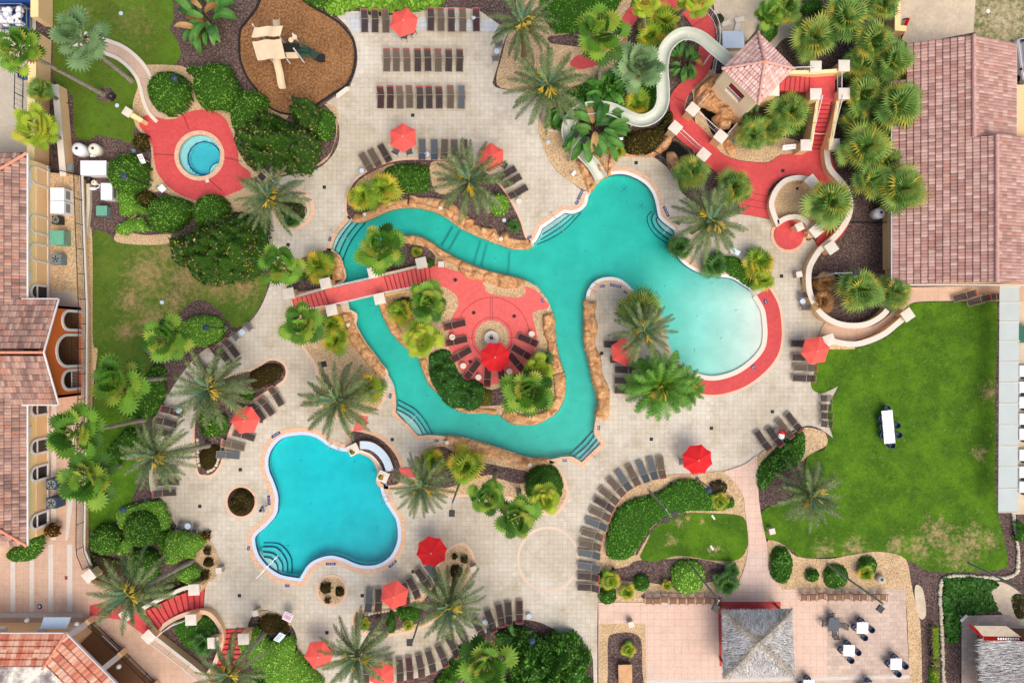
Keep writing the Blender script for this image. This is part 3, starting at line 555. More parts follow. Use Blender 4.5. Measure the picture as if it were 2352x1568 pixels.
def ccw(p): return p if area(p) > 0 else p[::-1]
def basin(name, label, ring, zf, holes=(), floor_step=.5, hw=-.12, wmat='waterT', wall='plaster', zmin=-2.2):
 root = thing(name, label, 'swimming pool', (0, 0, 0))
 p = np.array(ring); x0, y0 = p.min(0) - 1; x1, y1 = p.max(0) + 1
 nx, ny = int((x1 - x0) / floor_step) + 1, int((y1 - y0) / floor_step) + 1
 X, Y = np.meshgrid(np.linspace(x0, x1, nx), np.linspace(y0, y1, ny)); P = np.c_[X.ravel(), Y.ravel()]
 ok = inside(P, ring) | (edge_dist(P, ring) < floor_step * 1.6)
 Z = zf(P); mb = MB(); mb.v = [(a, b, c) for (a, b), c in zip(P, Z)]
 mb.f = [(j * nx + i, j * nx + i + 1, (j + 1) * nx + i + 1, (j + 1) * nx + i) for j in range(ny - 1) for i in range(nx - 1)
   if ok[j * nx + i] and ok[j * nx + i + 1] and ok[(j + 1) * nx + i] and ok[(j + 1) * nx + i + 1]]
 mb.build('pool_floor', M['plaster'], root)
 w = MB().wallring(ccw(ring)[::-1], zmin + .2, -.002)
 for h in holes: w.wallring(ccw(h), zmin + .2, -.002)
 w.build('pool_wall', M[wall], root)
 wr = offset(ccw(ring), -.03); struct('water', MB().prism(wr, zmin, hw, True), M[wmat])
 return root
def zriver(P):
 c = np.array(W(1748, 770)[:2]); d = np.hypot(P[:, 0] - c[0], P[:, 1] - c[1]) ; d2 = (1754 - (P[:, 0] / S + CX)) * S
 ed = np.clip((P[:, 0] - W(1470, 0).x) / (W(1755, 0).x - W(1470, 0).x), 0, 1)
 yy = (CY - P[:, 1] / S); ed = ed * np.clip((yy - 560) / 120, 0, 1)
 return -1.0 + .87 * ed ** .5
def zpool2(P):
 u = np.clip((P[:, 0] - W(600, 0).x) / (W(900, 0).x - W(600, 0).x), 0, 1); return -.95 - .65 * u
rp = basin('lagoon_pool', 'large teal lagoon pool with a lazy river loop round the palm island', river, zriver, [isle])
p2 = basin('swimming_pool', 'bright blue four lobed swimming pool with pale tiled rim', pool2, zpool2, wmat='waterB', zmin=-2.5)
sp = basin('spa_pool', 'small round blue spa pool set in the red terrace', spa, lambda P: np.where(np.hypot(P[:, 0] - W(465, 361).x, P[:, 1] - W(465, 361).y) < 38 * S, -1.05, -.45), wmat='waterS', floor_step=.22, zmin=-1.4)
for nm, r in (('rock_pond', pond), ('rock_pond', pond2)):
 f = MB().poly([offset(ccw(r), -.3)], -.7); struct('pond_bed', f, M['soil']); struct('water', MB().prism(offset(ccw(r), -.1), -.8, -.15, True), M['waterP'])
 struct('pond_bank', MB().wallring(ccw(r)[::-1], -.75, -.02), M['rock'])
def sub(ring_src, a, b):
 """stretch of a closed ring between the points nearest a and b, forward"""
 d = lambda q: min(range(len(ring_src)), key=lambda i: (ring_src[i][0] - q[0]) ** 2 + (ring_src[i][1] - q[1]) ** 2)
 i, j = d(W(*a)), d(W(*b)); return ring_src[i:j + 1] if i <= j else ring_src[i:] + ring_src[:j + 1]
def rim(root, ring, a, b, gut, cop, gmat='gutter', cmat='brick', closed=False):
 p = ring if closed else sub(ring, a, b); s = -1 if area(ring) > 0 else 1; d0 = 0.0
 if gut:
  MB().strip(p, 0, s * gut, -.2, .012, closed).build('gutter', M[gmat], root); d0 = gut
  MB().strip(p, s * -.045, s * .01, -.3, -.05, closed).build('waterline_tile', M['linetile'], root)
 MB().strip(p, s * d0, s * (d0 + cop), -.2, .03, closed).build('coping', M[cmat], root)
rim(rp, river, (1391,407), (1546,530), .32, .40)
rim(rp, river, (1553,583), (1723,667), .32, .42)
rim(rp, river, (1462,674), (1346,680), .32, .42)
rim(rp, river, (1221,564), (1353,449), .32, .40)
rim(rp, river, (1368,964), (1261,1055), 0, .42)
rim(rp, river, (1020,1000), (905,895), 0, .42)
rim(rp, river, (760,577), (807,502), 0, .42)
beach = sub(river, (1731,682), (1594,856))
MB().strip(beach, -.1, .36, -.25, .016).build('white_rim', M['cap'], rp)
o = MB().strip(beach, .36, 1.75, .02).build('red_apron', M['red']); o['kind'] = 'structure'
o = MB().strip(beach, 1.75, 2.0, .018).build('apron_border', M['salmon']); o['kind'] = 'structure'
isr = [p for p in sub(isle, (1208,645), (1262,700))]
MB().strip(isr, 0, -.38, -.2, .05).build('coping', M['salmon'], rp)
rim(p2, pool2, 0, 0, .34, .45, 'gutterb', 'brick', True)
s_ = -1 if area(spa) > 0 else 1; MB().strip(spa, 0, s_ * .40, -.2, .10, True).build('coping', M['brick'], sp)
spc = W(465, 361); MB().strip(ell(spc.x, spc.y, 38 * S, n=48), -.05, .05, -.44, closed=True).build('bench_edge_tile', M['linetile'], sp)
def steps(root, lines, closing, z0, dz, mat='plaster', line='linetile', n=5):
 """pool steps: nested slabs, each with a dark tile line along its nosing"""
 cl = G(sm(closing, 3, False))
 for i, l in enumerate(lines):
  l = G(sm(l, n, False)); z = z0 - dz * i; ring = l + cl[::-1]
  try: MB().prism(ring, z - .6, z).build('step', M[mat], root)
  except Exception: pass
  a = -1 if sum((l[k][0] * l[k + 1][1] - l[k + 1][0] * l[k][1]) for k in range(len(l) - 1)) else 1
  MB().strip(l, -.04, .04, z - .2, z + .012).build('step_nosing', M[line], root)
steps(rp, [T(1,1,q) for q in ([(890,448),(800,560),(740,660),(705,760)], [(930,462),(840,570),(780,680),(740,790)], [(985,465),(890,580),(820,700),(775,820)], [(1040,460),(940,590),(860,720),(800,860)])], T(1,1,[(875,440),(790,530),(730,620),(690,740)]), -.3, .25)
steps(rp, [T(2,1,q) for q in ([(525,405),(400,500),(280,580)], [(578,400),(450,510),(265,625)], [(640,370),(500,520),(360,610),(235,665)], [(678,345),(670,400),(560,540),(380,650),(200,702)])], T(2,1,[(640,365),(560,395),(480,395),(390,450),(280,540),(240,620),(180,690)]), -.3, .25)
steps(rp, [T(2,1,q) for q in ([(1345,425),(1338,455),(1385,525),(1480,590)], [(1318,385),(1298,440),(1340,530),(1470,630)], [(1305,355),(1260,410),(1280,500),(1350,590),(1460,665)])], T(2,1,[(1335,370),(1370,430),(1440,510),(1490,560),(1480,620)]), -.35, .3)
steps(rp, [T(1,2,q) for q in ([(1290,630),(1400,690),(1480,770),(1530,860)], [(1290,590),(1430,670),(1510,760),(1570,855)], [(1295,545),(1460,640),(1550,750),(1610,855)], [(1300,510),(1480,620),(1580,740),(1645,850)])], T(1,2,[(1288,650),(1340,700),(1400,770),(1490,862)]), -.3, .25)
steps(rp, [T(2,2,q) for q in ([(795,905),(720,990),(625,1085)], [(770,870),(690,970),(580,1065)], [(755,830),(650,950),(540,1050)], [(752,795),(620,930),(490,1045)])], T(2,2,[(755,845),(815,935),(815,935),(640,1105),(640,1105),(560,1060)]), -.3, .25)
steps(p2, [T(1,3,q) for q in ([(62,420),(130,435),(180,490),(190,545)], [(48,380),(150,400),(220,480),(228,555)], [(42,340),(170,350),(255,460),(265,565)], [(40,305),(190,320),(290,440),(300,580)])], T(1,3,[(20,360),(50,430),(100,490),(200,560),(260,580)]), -.3, .2)
steps(sp, [T(0,0,q) for q in ([(1905,1568),(1935,1510),(2010,1475)], [(1945,1568),(1965,1530),(2025,1510)])], T(0,0,[(1960,1600),(2020,1560),(2040,1500)]), -.4, .12)
def decal(root, name, quads, z, mat):
 mb = MB()
 for c, s_, r in quads: mb.box((c[0], c[1], z), (s_[0], s_[1], .01), r)
 return mb.build(name, M[mat], root)
for a, b in (((1800,490),(1690,680)), ((1870,520),(1760,720)), ((2060,620),(1990,850)), ((2120,645),(2060,880)), ((2330,720),(2312,960))):
 (ax, ay), (bx, by) = T(1,1,[a, b]); A, B = W(ax, ay), W(bx, by); q = []
 for i in range(13):
  p = A.lerp(B, (i + .5) / 13); r = math.atan2(B.y - A.y, B.x - A.x)
  q.append(((p.x, p.y), (.26, .26), r))
 decal(rp, 'floor_grating', q, -.985, 'white')
for c, r, pts in ((2,1,[(1085,268),(815,408),(858,500),(685,722),(1150,790),(415,945),(1427,1055),(1857,1040),(2073,1283),(1716,1338),(1936,1545),(490,1530)]), (2,2,[(1695,82),(597,567),(235,890)]), (1,2,[(1565,508),(2050,775),(1232,88)]), (1,1,[(1660,525),(2200,797),(1038,1245)])):
 for q in T(c, r, pts):
  p = W(*q); z = float(zriver(np.array([[p.x, p.y]]))[0])
  MB().lathe((p.x, p.y, z), [(.13, -.02), (.13, .05), (.09, .09)], 10).build('floor_light', M['white'], rp)
for q in T(1,3,[(655,130),(1080,177),(262,340)]) + T(1,2,[(380,1115),(878,1125),(1050,1215),(475,1520)]):
 p = W(*q); z = float(zpool2(np.array([[p.x, p.y]]))[0]); MB().lathe((p.x, p.y, z), [(.13, -.02), (.13, .05), (.09, .09)], 10).build('floor_light', M['gutterb'], p2)
for q in T(2,1,[(1200,308),(1045,150)]):
 p = W(*q); mb = MB()
 for k in range(4): mb.strip(ell(p.x + .28 * math.cos(k * 1.571), p.y + .28 * math.sin(k * 1.571), .22, n=14), -.03, .03, -.985, closed=True)
 mb.build('floor_motif', M['gutterb'], rp)
p = W(467, 362); mb = MB()
for k in range(4): mb.strip(ell(p.x + .15 * (k % 2 * 2 - 1), p.y + .15 * (k // 2 * 2 - 1), .12, n=12), -.025, .025, -1.03, closed=True)
mb.build('floor_motif', M['white'], sp)
def fan_leaf(mb, o, d, n, pet, Rr, seg=13, span=4.9, droop=.15, split=.64, w=.035):
 d = d.normalized(); s = d.cross(n).normalized(); n = s.cross(d).normalized(); hub = o + d * pet; vs = [hub]; fs = []
 for i in range(2 * seg + 1):
  a = -span / 2 + span * i / (2 * seg); r = Rr * (1.0 if i % 2 else split) * (.72 + .28 * math.cos(a * .5)) ;
  p = hub + (d * math.cos(a) + s * math.sin(a)) * r + n * ((.05 if i % 2 else -.05) * Rr - droop * r * r / Rr)
  vs.append(p)
 fs = [(0, i, i + 1) for i in range(1, 2 * seg + 1)]
 mb.add(vs, fs)
 if pet > .15:
  mb.add([o - s * w, o + s * w, hub + s * w * .7 - n * .02, hub - s * w * .7 - n * .02], [(0, 1, 2, 3)])
def split_leaf(mb, o, d, n, pet, Rr, seg=15, span=4.6, droop=.22):
 """fan of narrow separate fingers (sabal, chusan)"""
 d = d.normalized(); s = d.cross(n).normalized(); n = s.cross(d).normalized(); hub = o + d * pet; vs = [hub]; fs = []
 for i in range(seg):
  a = -span / 2 + span * (i + .5) / seg; h = span / seg * .40; r = Rr * (.7 + .3 * math.cos(a * .55)) * RND.uniform(.88, 1.08)
  k = len(vs); u = lambda t: d * math.cos(t) + s * math.sin(t)
  vs += [hub + u(a - h) * r * .55 + n * (-.02), hub + u(a + h) * r * .55 + n * (-.02), hub + u(a) * r - n * droop * r]
  fs += [(0, k, k + 1), (k, k + 2, k + 1)]
 mb.add(vs, fs)
 if pet > .15: mb.add([o - s * .025, o + s * .025, hub + s * .02, hub - s * .02], [(0, 1, 2, 3)])
def frond(mb, o, az, el, L, droop, nl=36, ll=.5, w=.07):
 """feather frond: curved midrib with two rows of leaflets, all one island"""
 h = Vector((math.cos(az), math.sin(az), 0)); side = Vector((-h.y, h.x, 0)); pts = []; p = Vector(o); e = el; K = 12
 for k in range(K + 1):
  pts.append(p.copy()); p = p + (h * math.cos(e) + Vector((0, 0, math.sin(e)))) * (L / K); e -= droop / K * (0.5 + k / K)
 vs, fs = [], []
 for k, q in enumerate(pts):
  r = .045 * (1 - .8 * k / K); vs += [q - side * r, q + side * r]
 fs = [(2 * k, 2 * k + 1, 2 * k + 3, 2 * k + 2) for k in range(K)]
 for i in range(nl):
  t = .14 + .86 * (i + .5) / nl; f = t * K; k = min(K - 1, int(f)); q = pts[k].lerp(pts[k + 1], f - k); tg = (pts[k + 1] - pts[k]).normalized()
  up = side.cross(tg); lz = ll * (math.sin(math.pi * min(1, .12 + t * .86)) ** .6) * RND.uniform(.85, 1.1)
  for sg in (-1, 1):
   ang = RND.uniform(.75, .95); dv = (tg * math.cos(ang) + side * sg * math.sin(ang) + up * RND.uniform(-.12, .3)).normalized()
   b = len(vs); vs += [q - tg * w * .5, q + tg * w * .5, q + dv * lz * .6 + tg * w * .45 , q + dv * lz]
   fs += [(b, b + 1, b + 2), (b, b + 2, b + 3)]
 mb.add(vs, fs)
def spray(mb, o, az, L, el=.3, n=14):
 h = Vector((math.cos(az), math.sin(az), 0)); tip = Vector(o) + (h * math.cos(el) + Vector((0, 0, math.sin(el)))) * L * .55
 mb.bar(o, tip, .02, .02, 4)
 for i in range(n):
  a = az + RND.uniform(-.9, .9); q = tip + Vector((math.cos(a) * L * .5, math.sin(a) * L * .5, RND.uniform(-.5, .15) * L)) * RND.uniform(.6, 1)
  mb.bar(tip - h * RND.uniform(0, .3) * L * .5, q, .03, .022, 3)
GA = 2.39996
def date_crown(seed, n=36, L=3.9, young=6, ll=.44):
 RND.seed(seed); a, y = MB(), MB()
 for i in range(n):
  t = i / n; el = 1.25 - 1.75 * t ** .8 + RND.uniform(-.12, .12); frond(a, (0, 0, RND.uniform(-.1, .2)), i * GA + RND.uniform(-.25, .25), el, L * RND.uniform(.82, 1.05) * (.8 + .2 * t), RND.uniform(.7, 1.25), ll=ll)
 for i in range(young): frond(y, (0, 0, .2), i * GA + .5, 1.25, L * .55, .4, 20, .3)
 f = MB()
 for k in range(RND.randint(4, 6)): spray(f, (0, 0, .15), RND.uniform(0, 6.28), RND.uniform(.9, 1.5), RND.uniform(.2, .6), 13)
 return a, y, f
def fan_crown(seed, n=34, pet=(1.0, 1.7), Rr=(.72, .94), low=-.5):
 RND.seed(seed); a, d = MB(), MB()
 for i in range(n):
  t = i / (n - 1); el = 1.35 - (1.35 - low) * t ** .85 + RND.uniform(-.22, .18); az = i * GA + RND.uniform(-.5, .5)
  v = Vector((math.cos(az) * math.cos(el), math.sin(az) * math.cos(el), math.sin(el)))
  up = Vector((0, 0, 1)) if el < 1.2 else Vector((-math.cos(az), -math.sin(az), .3))
  nn = (up - v * up.dot(v) + Vector((RND.uniform(-.3, .3), RND.uniform(-.3, .3), 0))).normalized()
  fan_leaf(a, Vector((0, 0, 0)), v, nn, RND.uniform(*pet) * (.55 + .45 * min(1, t * 2)), RND.uniform(*Rr) * (.8 + .2 * min(1, t * 2)), droop=.10 + .18 * t)
 for i in range(5):
  az = RND.uniform(0, 6.28); v = Vector((math.cos(az) * .6, math.sin(az) * .6, -.8)); fan_leaf(d, Vector((0, 0, -.2)), v, Vector((math.cos(az), math.sin(az), .7)), .9, .8, droop=.3)
 return a, d
def clump_crown(seed, n=46, rad=1.0, low=-.1, seg=15, pet=(.5, 1.15), Rr=(.7, .95)):
 RND.seed(seed); a = MB()
 for i in range(n):
  t = i / (n - 1); el = 1.4 - (1.4 - low) * t ** .8 + RND.uniform(-.32, .25); az = i * GA + RND.uniform(-.6, .6)
  v = Vector((math.cos(az) * math.cos(el), math.sin(az) * math.cos(el), math.sin(el))); up = Vector((0, 0, 1))
  if el > 1.1: up = Vector((-math.cos(az), -math.sin(az), .4))
  nn = (up - v * up.dot(v) + Vector((RND.uniform(-.4, .4), RND.uniform(-.4, .4), 0))).normalized()
  split_leaf(a, Vector((0, 0, 0)), v, nn, RND.uniform(*pet) * (.5 + .5 * t) * rad * RND.uniform(.75, 1.2), RND.uniform(*Rr) * rad * RND.uniform(.75, 1.2), seg, span=RND.uniform(3.4, 4.8), droop=RND.uniform(.12, .42))
 return a
def mesh_of(mb, name, mat):
 me = bpy.data.meshes.new(name); me.from_pydata(mb.v, [], mb.f); me.materials.append(mat); me.update(); return me
DATE = []
for s_ in (11, 12, 13): a, y, f = date_crown(s_); DATE.append((mesh_of(a, 'date_crown', M['date']), mesh_of(y, 'date_young_fronds', M['dateg']), mesh_of(f, 'flower_spray', M['flowerY'])))
a, y, f = date_crown(15, 60, 3.4, 6, .62); a2 = MB()
DATEB = (mesh_of(a, 'bright_crown', M['dateb']), mesh_of(y, 'young_fronds', M['fan']), mesh_of(f, 'flower_spray', M['flowerY']))
FANS = {}
for key, m in (('fan', 'fan'), ('fany', 'fany'), ('fang', 'fang')):
 FANS[key] = []
 for s_ in (21, 22, 23):
  a, d = fan_crown(s_ + len(key), low=-.45 if key != 'fang' else -.3); FANS[key].append((mesh_of(a, key + '_crown', M[m]), mesh_of(d, 'dead_frond', M['dead'])))
CLUMP = {k: [mesh_of(clump_crown(s_, n, seg=sg), k + '_crown', M[m]) for s_ in (31, 32, 33)] for k, m, n, sg in (('sabal', 'sabal', 66, 16), ('palmetto', 'palmetto', 50, 13), ('cycad', 'cycad', 44, 12))}
def link(name, me, parent, loc=(0, 0, 0), rz=0, sc_=1):
 o = bpy.data.objects.new(name, me); COL.objects.link(o); o.parent = parent; o.location = loc; o.rotation_euler = (0, 0, rz); o.scale = (sc_,) * 3; return o
def trunk(root, h, r0, r1, mat='bark', lean=(0, 0)):
 mb = MB(); n = 9; k = 8; vs = []
 for j in range(k + 1):
  t = j / k; rr = (r0 + (r1 - r0) * t) * (1.25 if j == 0 else 1)
  for i in range(n):
   a = 6.2832 * i / n; vs.append((lean[0] * (t - 1) + rr * math.cos(a), lean[1] * (t - 1) + rr * math.sin(a), h * t))
 mb.add(vs, [(j * n + i, j * n + (i + 1) % n, (j + 1) * n + (i + 1) % n, (j + 1) * n + i) for j in range(k) for i in range(n)])
 return mb.build('trunk', M[mat], root, smooth=True)
_vi = [0]
def date_palm(px, py, z, r, label, base=None, kind='date', group='feathery date palms'):
 """crown centre seen at (px, py), height z, crown radius r (photo units)"""
 _vi[0] += 1; c = W(px, py, z); t = thing('date_palm', label, 'palm tree', (c.x, c.y, 0), 0, group)
 lean = (0, 0)
 if base: b = W(*base); lean = (c.x - b.x, c.y - b.y)
 trunk(t, z - .1, .24, .2, 'barkd' if z < 7.6 else 'bark', lean)
 A = DATEB if kind == 'bright' else DATE[_vi[0] % 3]; k = r / 81.0 * (H - z) / H * (1.08 if kind == 'bright' else 1); rz = _vi[0] * 1.7
 link('crown', A[0], t, (0, 0, z - .3), rz, k); link('young_fronds', A[1], t, (0, 0, z - .25), rz, k)
 link('flower_spray', A[2], t, (0, 0, z + .35 * k), rz * 1.3, k); return t
def fan_palm(px, py, z, r, label, key='fan', base=None, group='fan palms'):
 _vi[0] += 1; c = W(px, py, z); t = thing('fan_palm', label, 'palm tree', (c.x, c.y, 0), 0, group)
 lean = (0, 0)
 if base: b = W(*base); lean = (c.x - b.x, c.y - b.y)
 trunk(t, z, .22, .15, 'bark', lean)
 A = FANS[key][_vi[0] % 3]; k = r / 47.0 * (H - z) / H; rz = _vi[0] * 1.3
 link('crown', A[0], t, (0, 0, z), rz, k)
 if z > 3.5: link('dead_frond', A[1], t, (0, 0, z), rz, k)
 return t
def clump(px, py, z, r, label, key='palmetto', name='palmetto_shrub', cat='palm shrub', group='low palmetto shrubs'):
 _vi[0] += 1; c = W(px, py, z); t = thing(name, label, cat, (c.x, c.y, 0), 0, group)
 k = r / 40.0 * (H - z) / H
 if z > 1.2: trunk(t, z, .18, .14, 'barkd')
 link('crown', CLUMP[key][_vi[0] % 3], t, (0, 0, z), _vi[0] * 1.9, k); return t
def banana(px, py, r, label, z=1.2, n=22, seed=1, mat='banana', group='banana clumps', dead=2):
 RND.seed(seed); c = W(px, py, z); t = thing('banana_plant', label, 'banana plant', (c.x, c.y, 0), 0, group); mb, dd, st = MB(), MB(), MB()
 Rm = r * S * .95
 for i in range(n + dead):
  bx, by = RND.uniform(-.45, .45) * Rm, RND.uniform(-.45, .45) * Rm; az = math.atan2(by, bx) + RND.uniform(-.9, .9); el = RND.uniform(.25, 1.2); L = min(2.4, Rm * RND.uniform(.6, .9)); wd = L * RND.uniform(.13, .17)
  h = Vector((math.cos(az), math.sin(az), 0)); sd = Vector((-h.y, h.x, 0)); p = Vector((bx, by, z * RND.uniform(.5, 1.1))); e = el; vs = []; K = 7
  for k in range(K + 1):
   ww = wd * math.sin(math.pi * min(.97, .08 + .9 * k / K)) ** .7; vs += [p - sd * ww + Vector((0, 0, .25 * ww)), p, p + sd * ww + Vector((0, 0, .25 * ww))]
   p = p + (h * math.cos(e) + Vector((0, 0, math.sin(e)))) * L / K; e -= .28
  fs = []
  for k in range(K): b = 3 * k; fs += [(b, b + 1, b + 4, b + 3), (b + 1, b + 2, b + 5, b + 4)]
  (mb if i < n else dd).add(vs, fs); st.bar((bx, by, 0), (bx, by, z * .8), .06, .05, 5)
 mb.build('leaves', M[mat], t); st.build('stem', M['barkd'], t)
 if dead: dd.build('dead_leaf', M['dead'], t)
 return t
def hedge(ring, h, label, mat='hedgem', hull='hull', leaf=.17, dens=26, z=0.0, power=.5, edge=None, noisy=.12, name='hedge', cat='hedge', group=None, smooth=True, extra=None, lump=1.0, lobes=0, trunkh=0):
 """clipped or loose shrub over any outline: lumpy core plus leaf blades over its whole surface. ring in photo units at mid height"""
 RND.seed(int(abs(ring[0][0] * 7 + ring[0][1] * 13 + h * 100)) % 9973); rs = np.random.RandomState(RND.randint(0, 9999))
 rg = np.array(G(sm(ring, 4) if smooth else ring, z + h * .45)); c = rg.mean(0); rg = rg - c; A = abs(area(rg.tolist()))
 edge = edge or math.sqrt(A) * .42
 lob = [(rg[rs.randint(len(rg))] * rs.uniform(0, .85), rs.uniform(.25, .5) * math.sqrt(A / 3.14), rs.uniform(.75, 1.1)) for _ in range(lobes)]
 def height(P):
  d = edge_dist(P, rg) * np.where(inside(P, rg), 1, -1); u = np.clip(d / edge, 0, 1); b = h * (1 - (1 - u) ** 2) ** power
  if lob:
   m = np.zeros(len(P))
   for q, r, k in lob: m = np.maximum(m, k * np.sqrt(np.clip(1 - ((P - q) ** 2).sum(1) / (r * r), 0, 1)))
   b = b * .55 + b * .6 * m
  nz = np.array([noise.noise(Vector((x * 1.6 / lump + c[0], y * 1.6 / lump + c[1], 3.1))) for x, y in P])
  return b * (1 + 2.2 * noisy * nz)
 t = thing(name, label, cat, (c[0], c[1], z), 0, group)
 st = max(.16, math.sqrt(A) / 26); x0, y0 = rg.min(0) - st; x1, y1 = rg.max(0) + st; nx, ny = int((x1 - x0) / st) + 2, int((y1 - y0) / st) + 2
 X, Y = np.meshgrid(x0 + st * np.arange(nx), y0 + st * np.arange(ny)); P = np.c_[X.ravel(), Y.ravel()]; Z = height(P); ins = inside(P, rg); ins = ins.astype(int); Z = np.where(ins > 0, Z * .93, 0)
 mb = MB(); mb.v = [(a, b, max(.02, d)) for (a, b), d in zip(P, Z)]
 mb.f = [(j * nx + i, j * nx + i + 1, (j + 1) * nx + i + 1, (j + 1) * nx + i) for j in range(ny - 1) for i in range(nx - 1) if ins[j * nx + i] + ins[j * nx + i + 1] + ins[(j + 1) * nx + i + 1] + ins[(j + 1) * nx + i] >= 3]
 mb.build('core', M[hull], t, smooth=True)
 N = int(A * dens * (1 + .5 * h / edge)); Q = rs.uniform(rg.min(0), rg.max(0), (N * 3, 2)); Q = Q[inside(Q, rg)][:N]
 e1 = edge_dist(Q, rg); Q = Q if edge > 5 else np.r_[Q, Q[e1 < edge * .4] + rs.normal(0, .04, ((e1 < edge * .4).sum(), 2))]
 Zq = height(Q); gx = (height(Q + [.12, 0]) - Zq) / .12; gy = (height(Q + [0, .12]) - Zq) / .12
 gx = np.clip(gx, -3, 3); gy = np.clip(gy, -3, 3); n = np.c_[-gx, -gy, np.ones(len(Q))]; n /= np.linalg.norm(n, axis=1)[:, None]
 n += rs.normal(0, .42, n.shape); n /= np.linalg.norm(n, axis=1)[:, None]
 tdir = np.cross(n, rs.normal(0, 1, n.shape)); tdir /= np.linalg.norm(tdir, axis=1)[:, None]; bd = np.cross(n, tdir)
 sz = leaf * rs.uniform(.6, 1.25, len(Q))[:, None]; o = np.c_[Q, np.clip(Zq - rs.uniform(0, .12, len(Q)) + .02, .03, 99)]
 V = np.stack([o - tdir * sz * .5, o + bd * sz * .28, o + tdir * sz * .55, o - bd * sz * .28], 1).reshape(-1, 3)
 me = bpy.data.meshes.new('foliage'); k = len(Q); me.vertices.add(4 * k); me.vertices.foreach_set('co', V.ravel().astype(np.float32)); me.loops.add(4 * k); me.loops.foreach_set('vertex_index', np.arange(4 * k, dtype=np.int32))
 me.polygons.add(k); me.polygons.foreach_set('loop_start', np.arange(0, 4 * k, 4, dtype=np.int32)); me.update(calc_edges=True); me.materials.append(M[mat])
 ob = bpy.data.objects.new('foliage', me); COL.objects.link(ob); ob.parent = t
 if extra:
  en, em, cnt, es = extra; q = MB()
  for i in rs.choice(len(Q), min(cnt, len(Q)), False): q.ball((o[i][0], o[i][1], o[i][2] + .05), es, 4)
  q.build(en, M[em], t)
 if trunkh:
  q = MB(); q.bar((0, 0, 0), (0, 0, trunkh), .16, .12, 8)
  for a in range(4): q.bar((0, 0, trunkh * .5), (math.cos(a * 1.6) * edge * .5, math.sin(a * 1.6) * edge * .5, trunkh * 1.2), .08, .04, 6)
  q.build('trunk', M['barkd'], t)
 return t
def rhedge(cx, cy, r, h, label, mat='hedgem', ry=None, **k): return hedge(ell(cx, cy, r, ry, 18), h, label, mat, smooth=False, **k)
D = date_palm
D(1200,52,7,92,'feathery date palm by the top edge, its mossy trunk over gravel', (1204,128))
D(1257,197,8.5,106,'large date palm leaning over the deck beside the green water slide')
D(1078,414,8.5,102,'date palm over the rock edge and the top bed of the river', (1123,484))
D(618,455,5.5,92,'date palm rising from the round planter with a stone ring', (668,482))
D(1632,507,6,100,'date palm hanging over the eastern lagoon steps')
D(1478,760,6.5,84,'date palm over the tip of the paved peninsula', (1478,765))
D(1516,884,4.5,96,'bright green date palm with orange fruit south of the peninsula', kind='bright')
D(1580,890,3.0,50,'smaller bright date palm touching the red apron of the beach pool', kind='bright')
D(775,919,5.5,104,'date palm over gravel above the blue pool')
D(484,892,7.5,108,'date palm above the left loungers beside the long mulch bed', (570,925))
D(357,1046,9,96,'tall date palm whose trunk runs to the foot of the long mulch bed', (482,1022))
D(970,1116,5.5,82,'date palm between the blue pool and the gravel bed with lamps')
D(302,1361,9,106,'tall date palm over the red curved stairs and the plaza', (442,1288))
D(1030,1392,6.5,98,'date palm over the stone edged bed and the southern loungers')
D(820,1505,8,100,'date palm at the bottom edge between two coral parasols', (873,1421))
D(528,1545,8,92,'date palm cut by the bottom edge above the second red stairs')
D(1862,1136,4.5,90,'lone date palm at the left side of the big lawn')
F = fan_palm
F(42,112,11,52,'fan palm at the left edge with a long trunk crossing the tan wall', base=(236,216))
F(182,88,8.5,64,'pale fan palm above the white kerbed path', 'fang', base=(302,186))
F(84,294,4.5,50,'yellow green fan palm over the service yard wall', 'fany')
F(1382,78,10,62,'tall fan palm beside the red looping path', base=(1376,193))
F(1468,152,7,56,'grey green fan palm left of the slide bend', 'fang')
F(875,568,6,56,'fan palm on the northwest tip of the island')
F(641,608,8,50,'fan palm left of the bridge above the river bank bed', base=(703,621))
F(693,746,8,50,'fan palm below the bridge on the river bank', base=(756,752))
F(982,694,5.5,46,'fan palm beside the red island stairs')
F(970,778,2.6,44,'yellow green fan palm low on the island gravel', 'fany')
F(378,778,9,54,'bright fan palm next to the oval hedge', 'fan', base=(440,784))
F(272,879,7.5,64,'fan palm with round open fans on the west lawn', base=(378,868))
F(172,996,10.5,64,'fan palm over the terrace railing with a rusty curved trunk', base=(332,963))
F(200,1102,8.5,64,'fan palm over the terrace railing next to the grey condensers', base=(276,1068))
F(1213,901,4.5,58,'fan palm on the southern island tip with red flowers below')
F(1236,850,2.2,36,'small yellow green fan palm beside the red island flowers', 'fany')
F(1118,1142,9.5,42,'fan palm right of the southern gravel bed', base=(1140,1086))
F(1188,1190,10,50,'fan palm over the paving above the painted brick ring', base=(1192,1126))
F(1252,1145,5,36,'small yellow fan palm standing in a round dark hedge', 'fany')
F(1118,1526,7,64,'broad fan palm at the bottom edge between loungers and a dense tree')
F(1480,6,9,34,'fan palm cut by the top edge over the red path', 'fany', base=(1479,72))
F(1600,-4,9,40,'fan palm cut by the top edge beside the white picket rail', 'fany', base=(1550,42))
F(1770,34,6,34,'fan palm over the bare soil near the top edge')
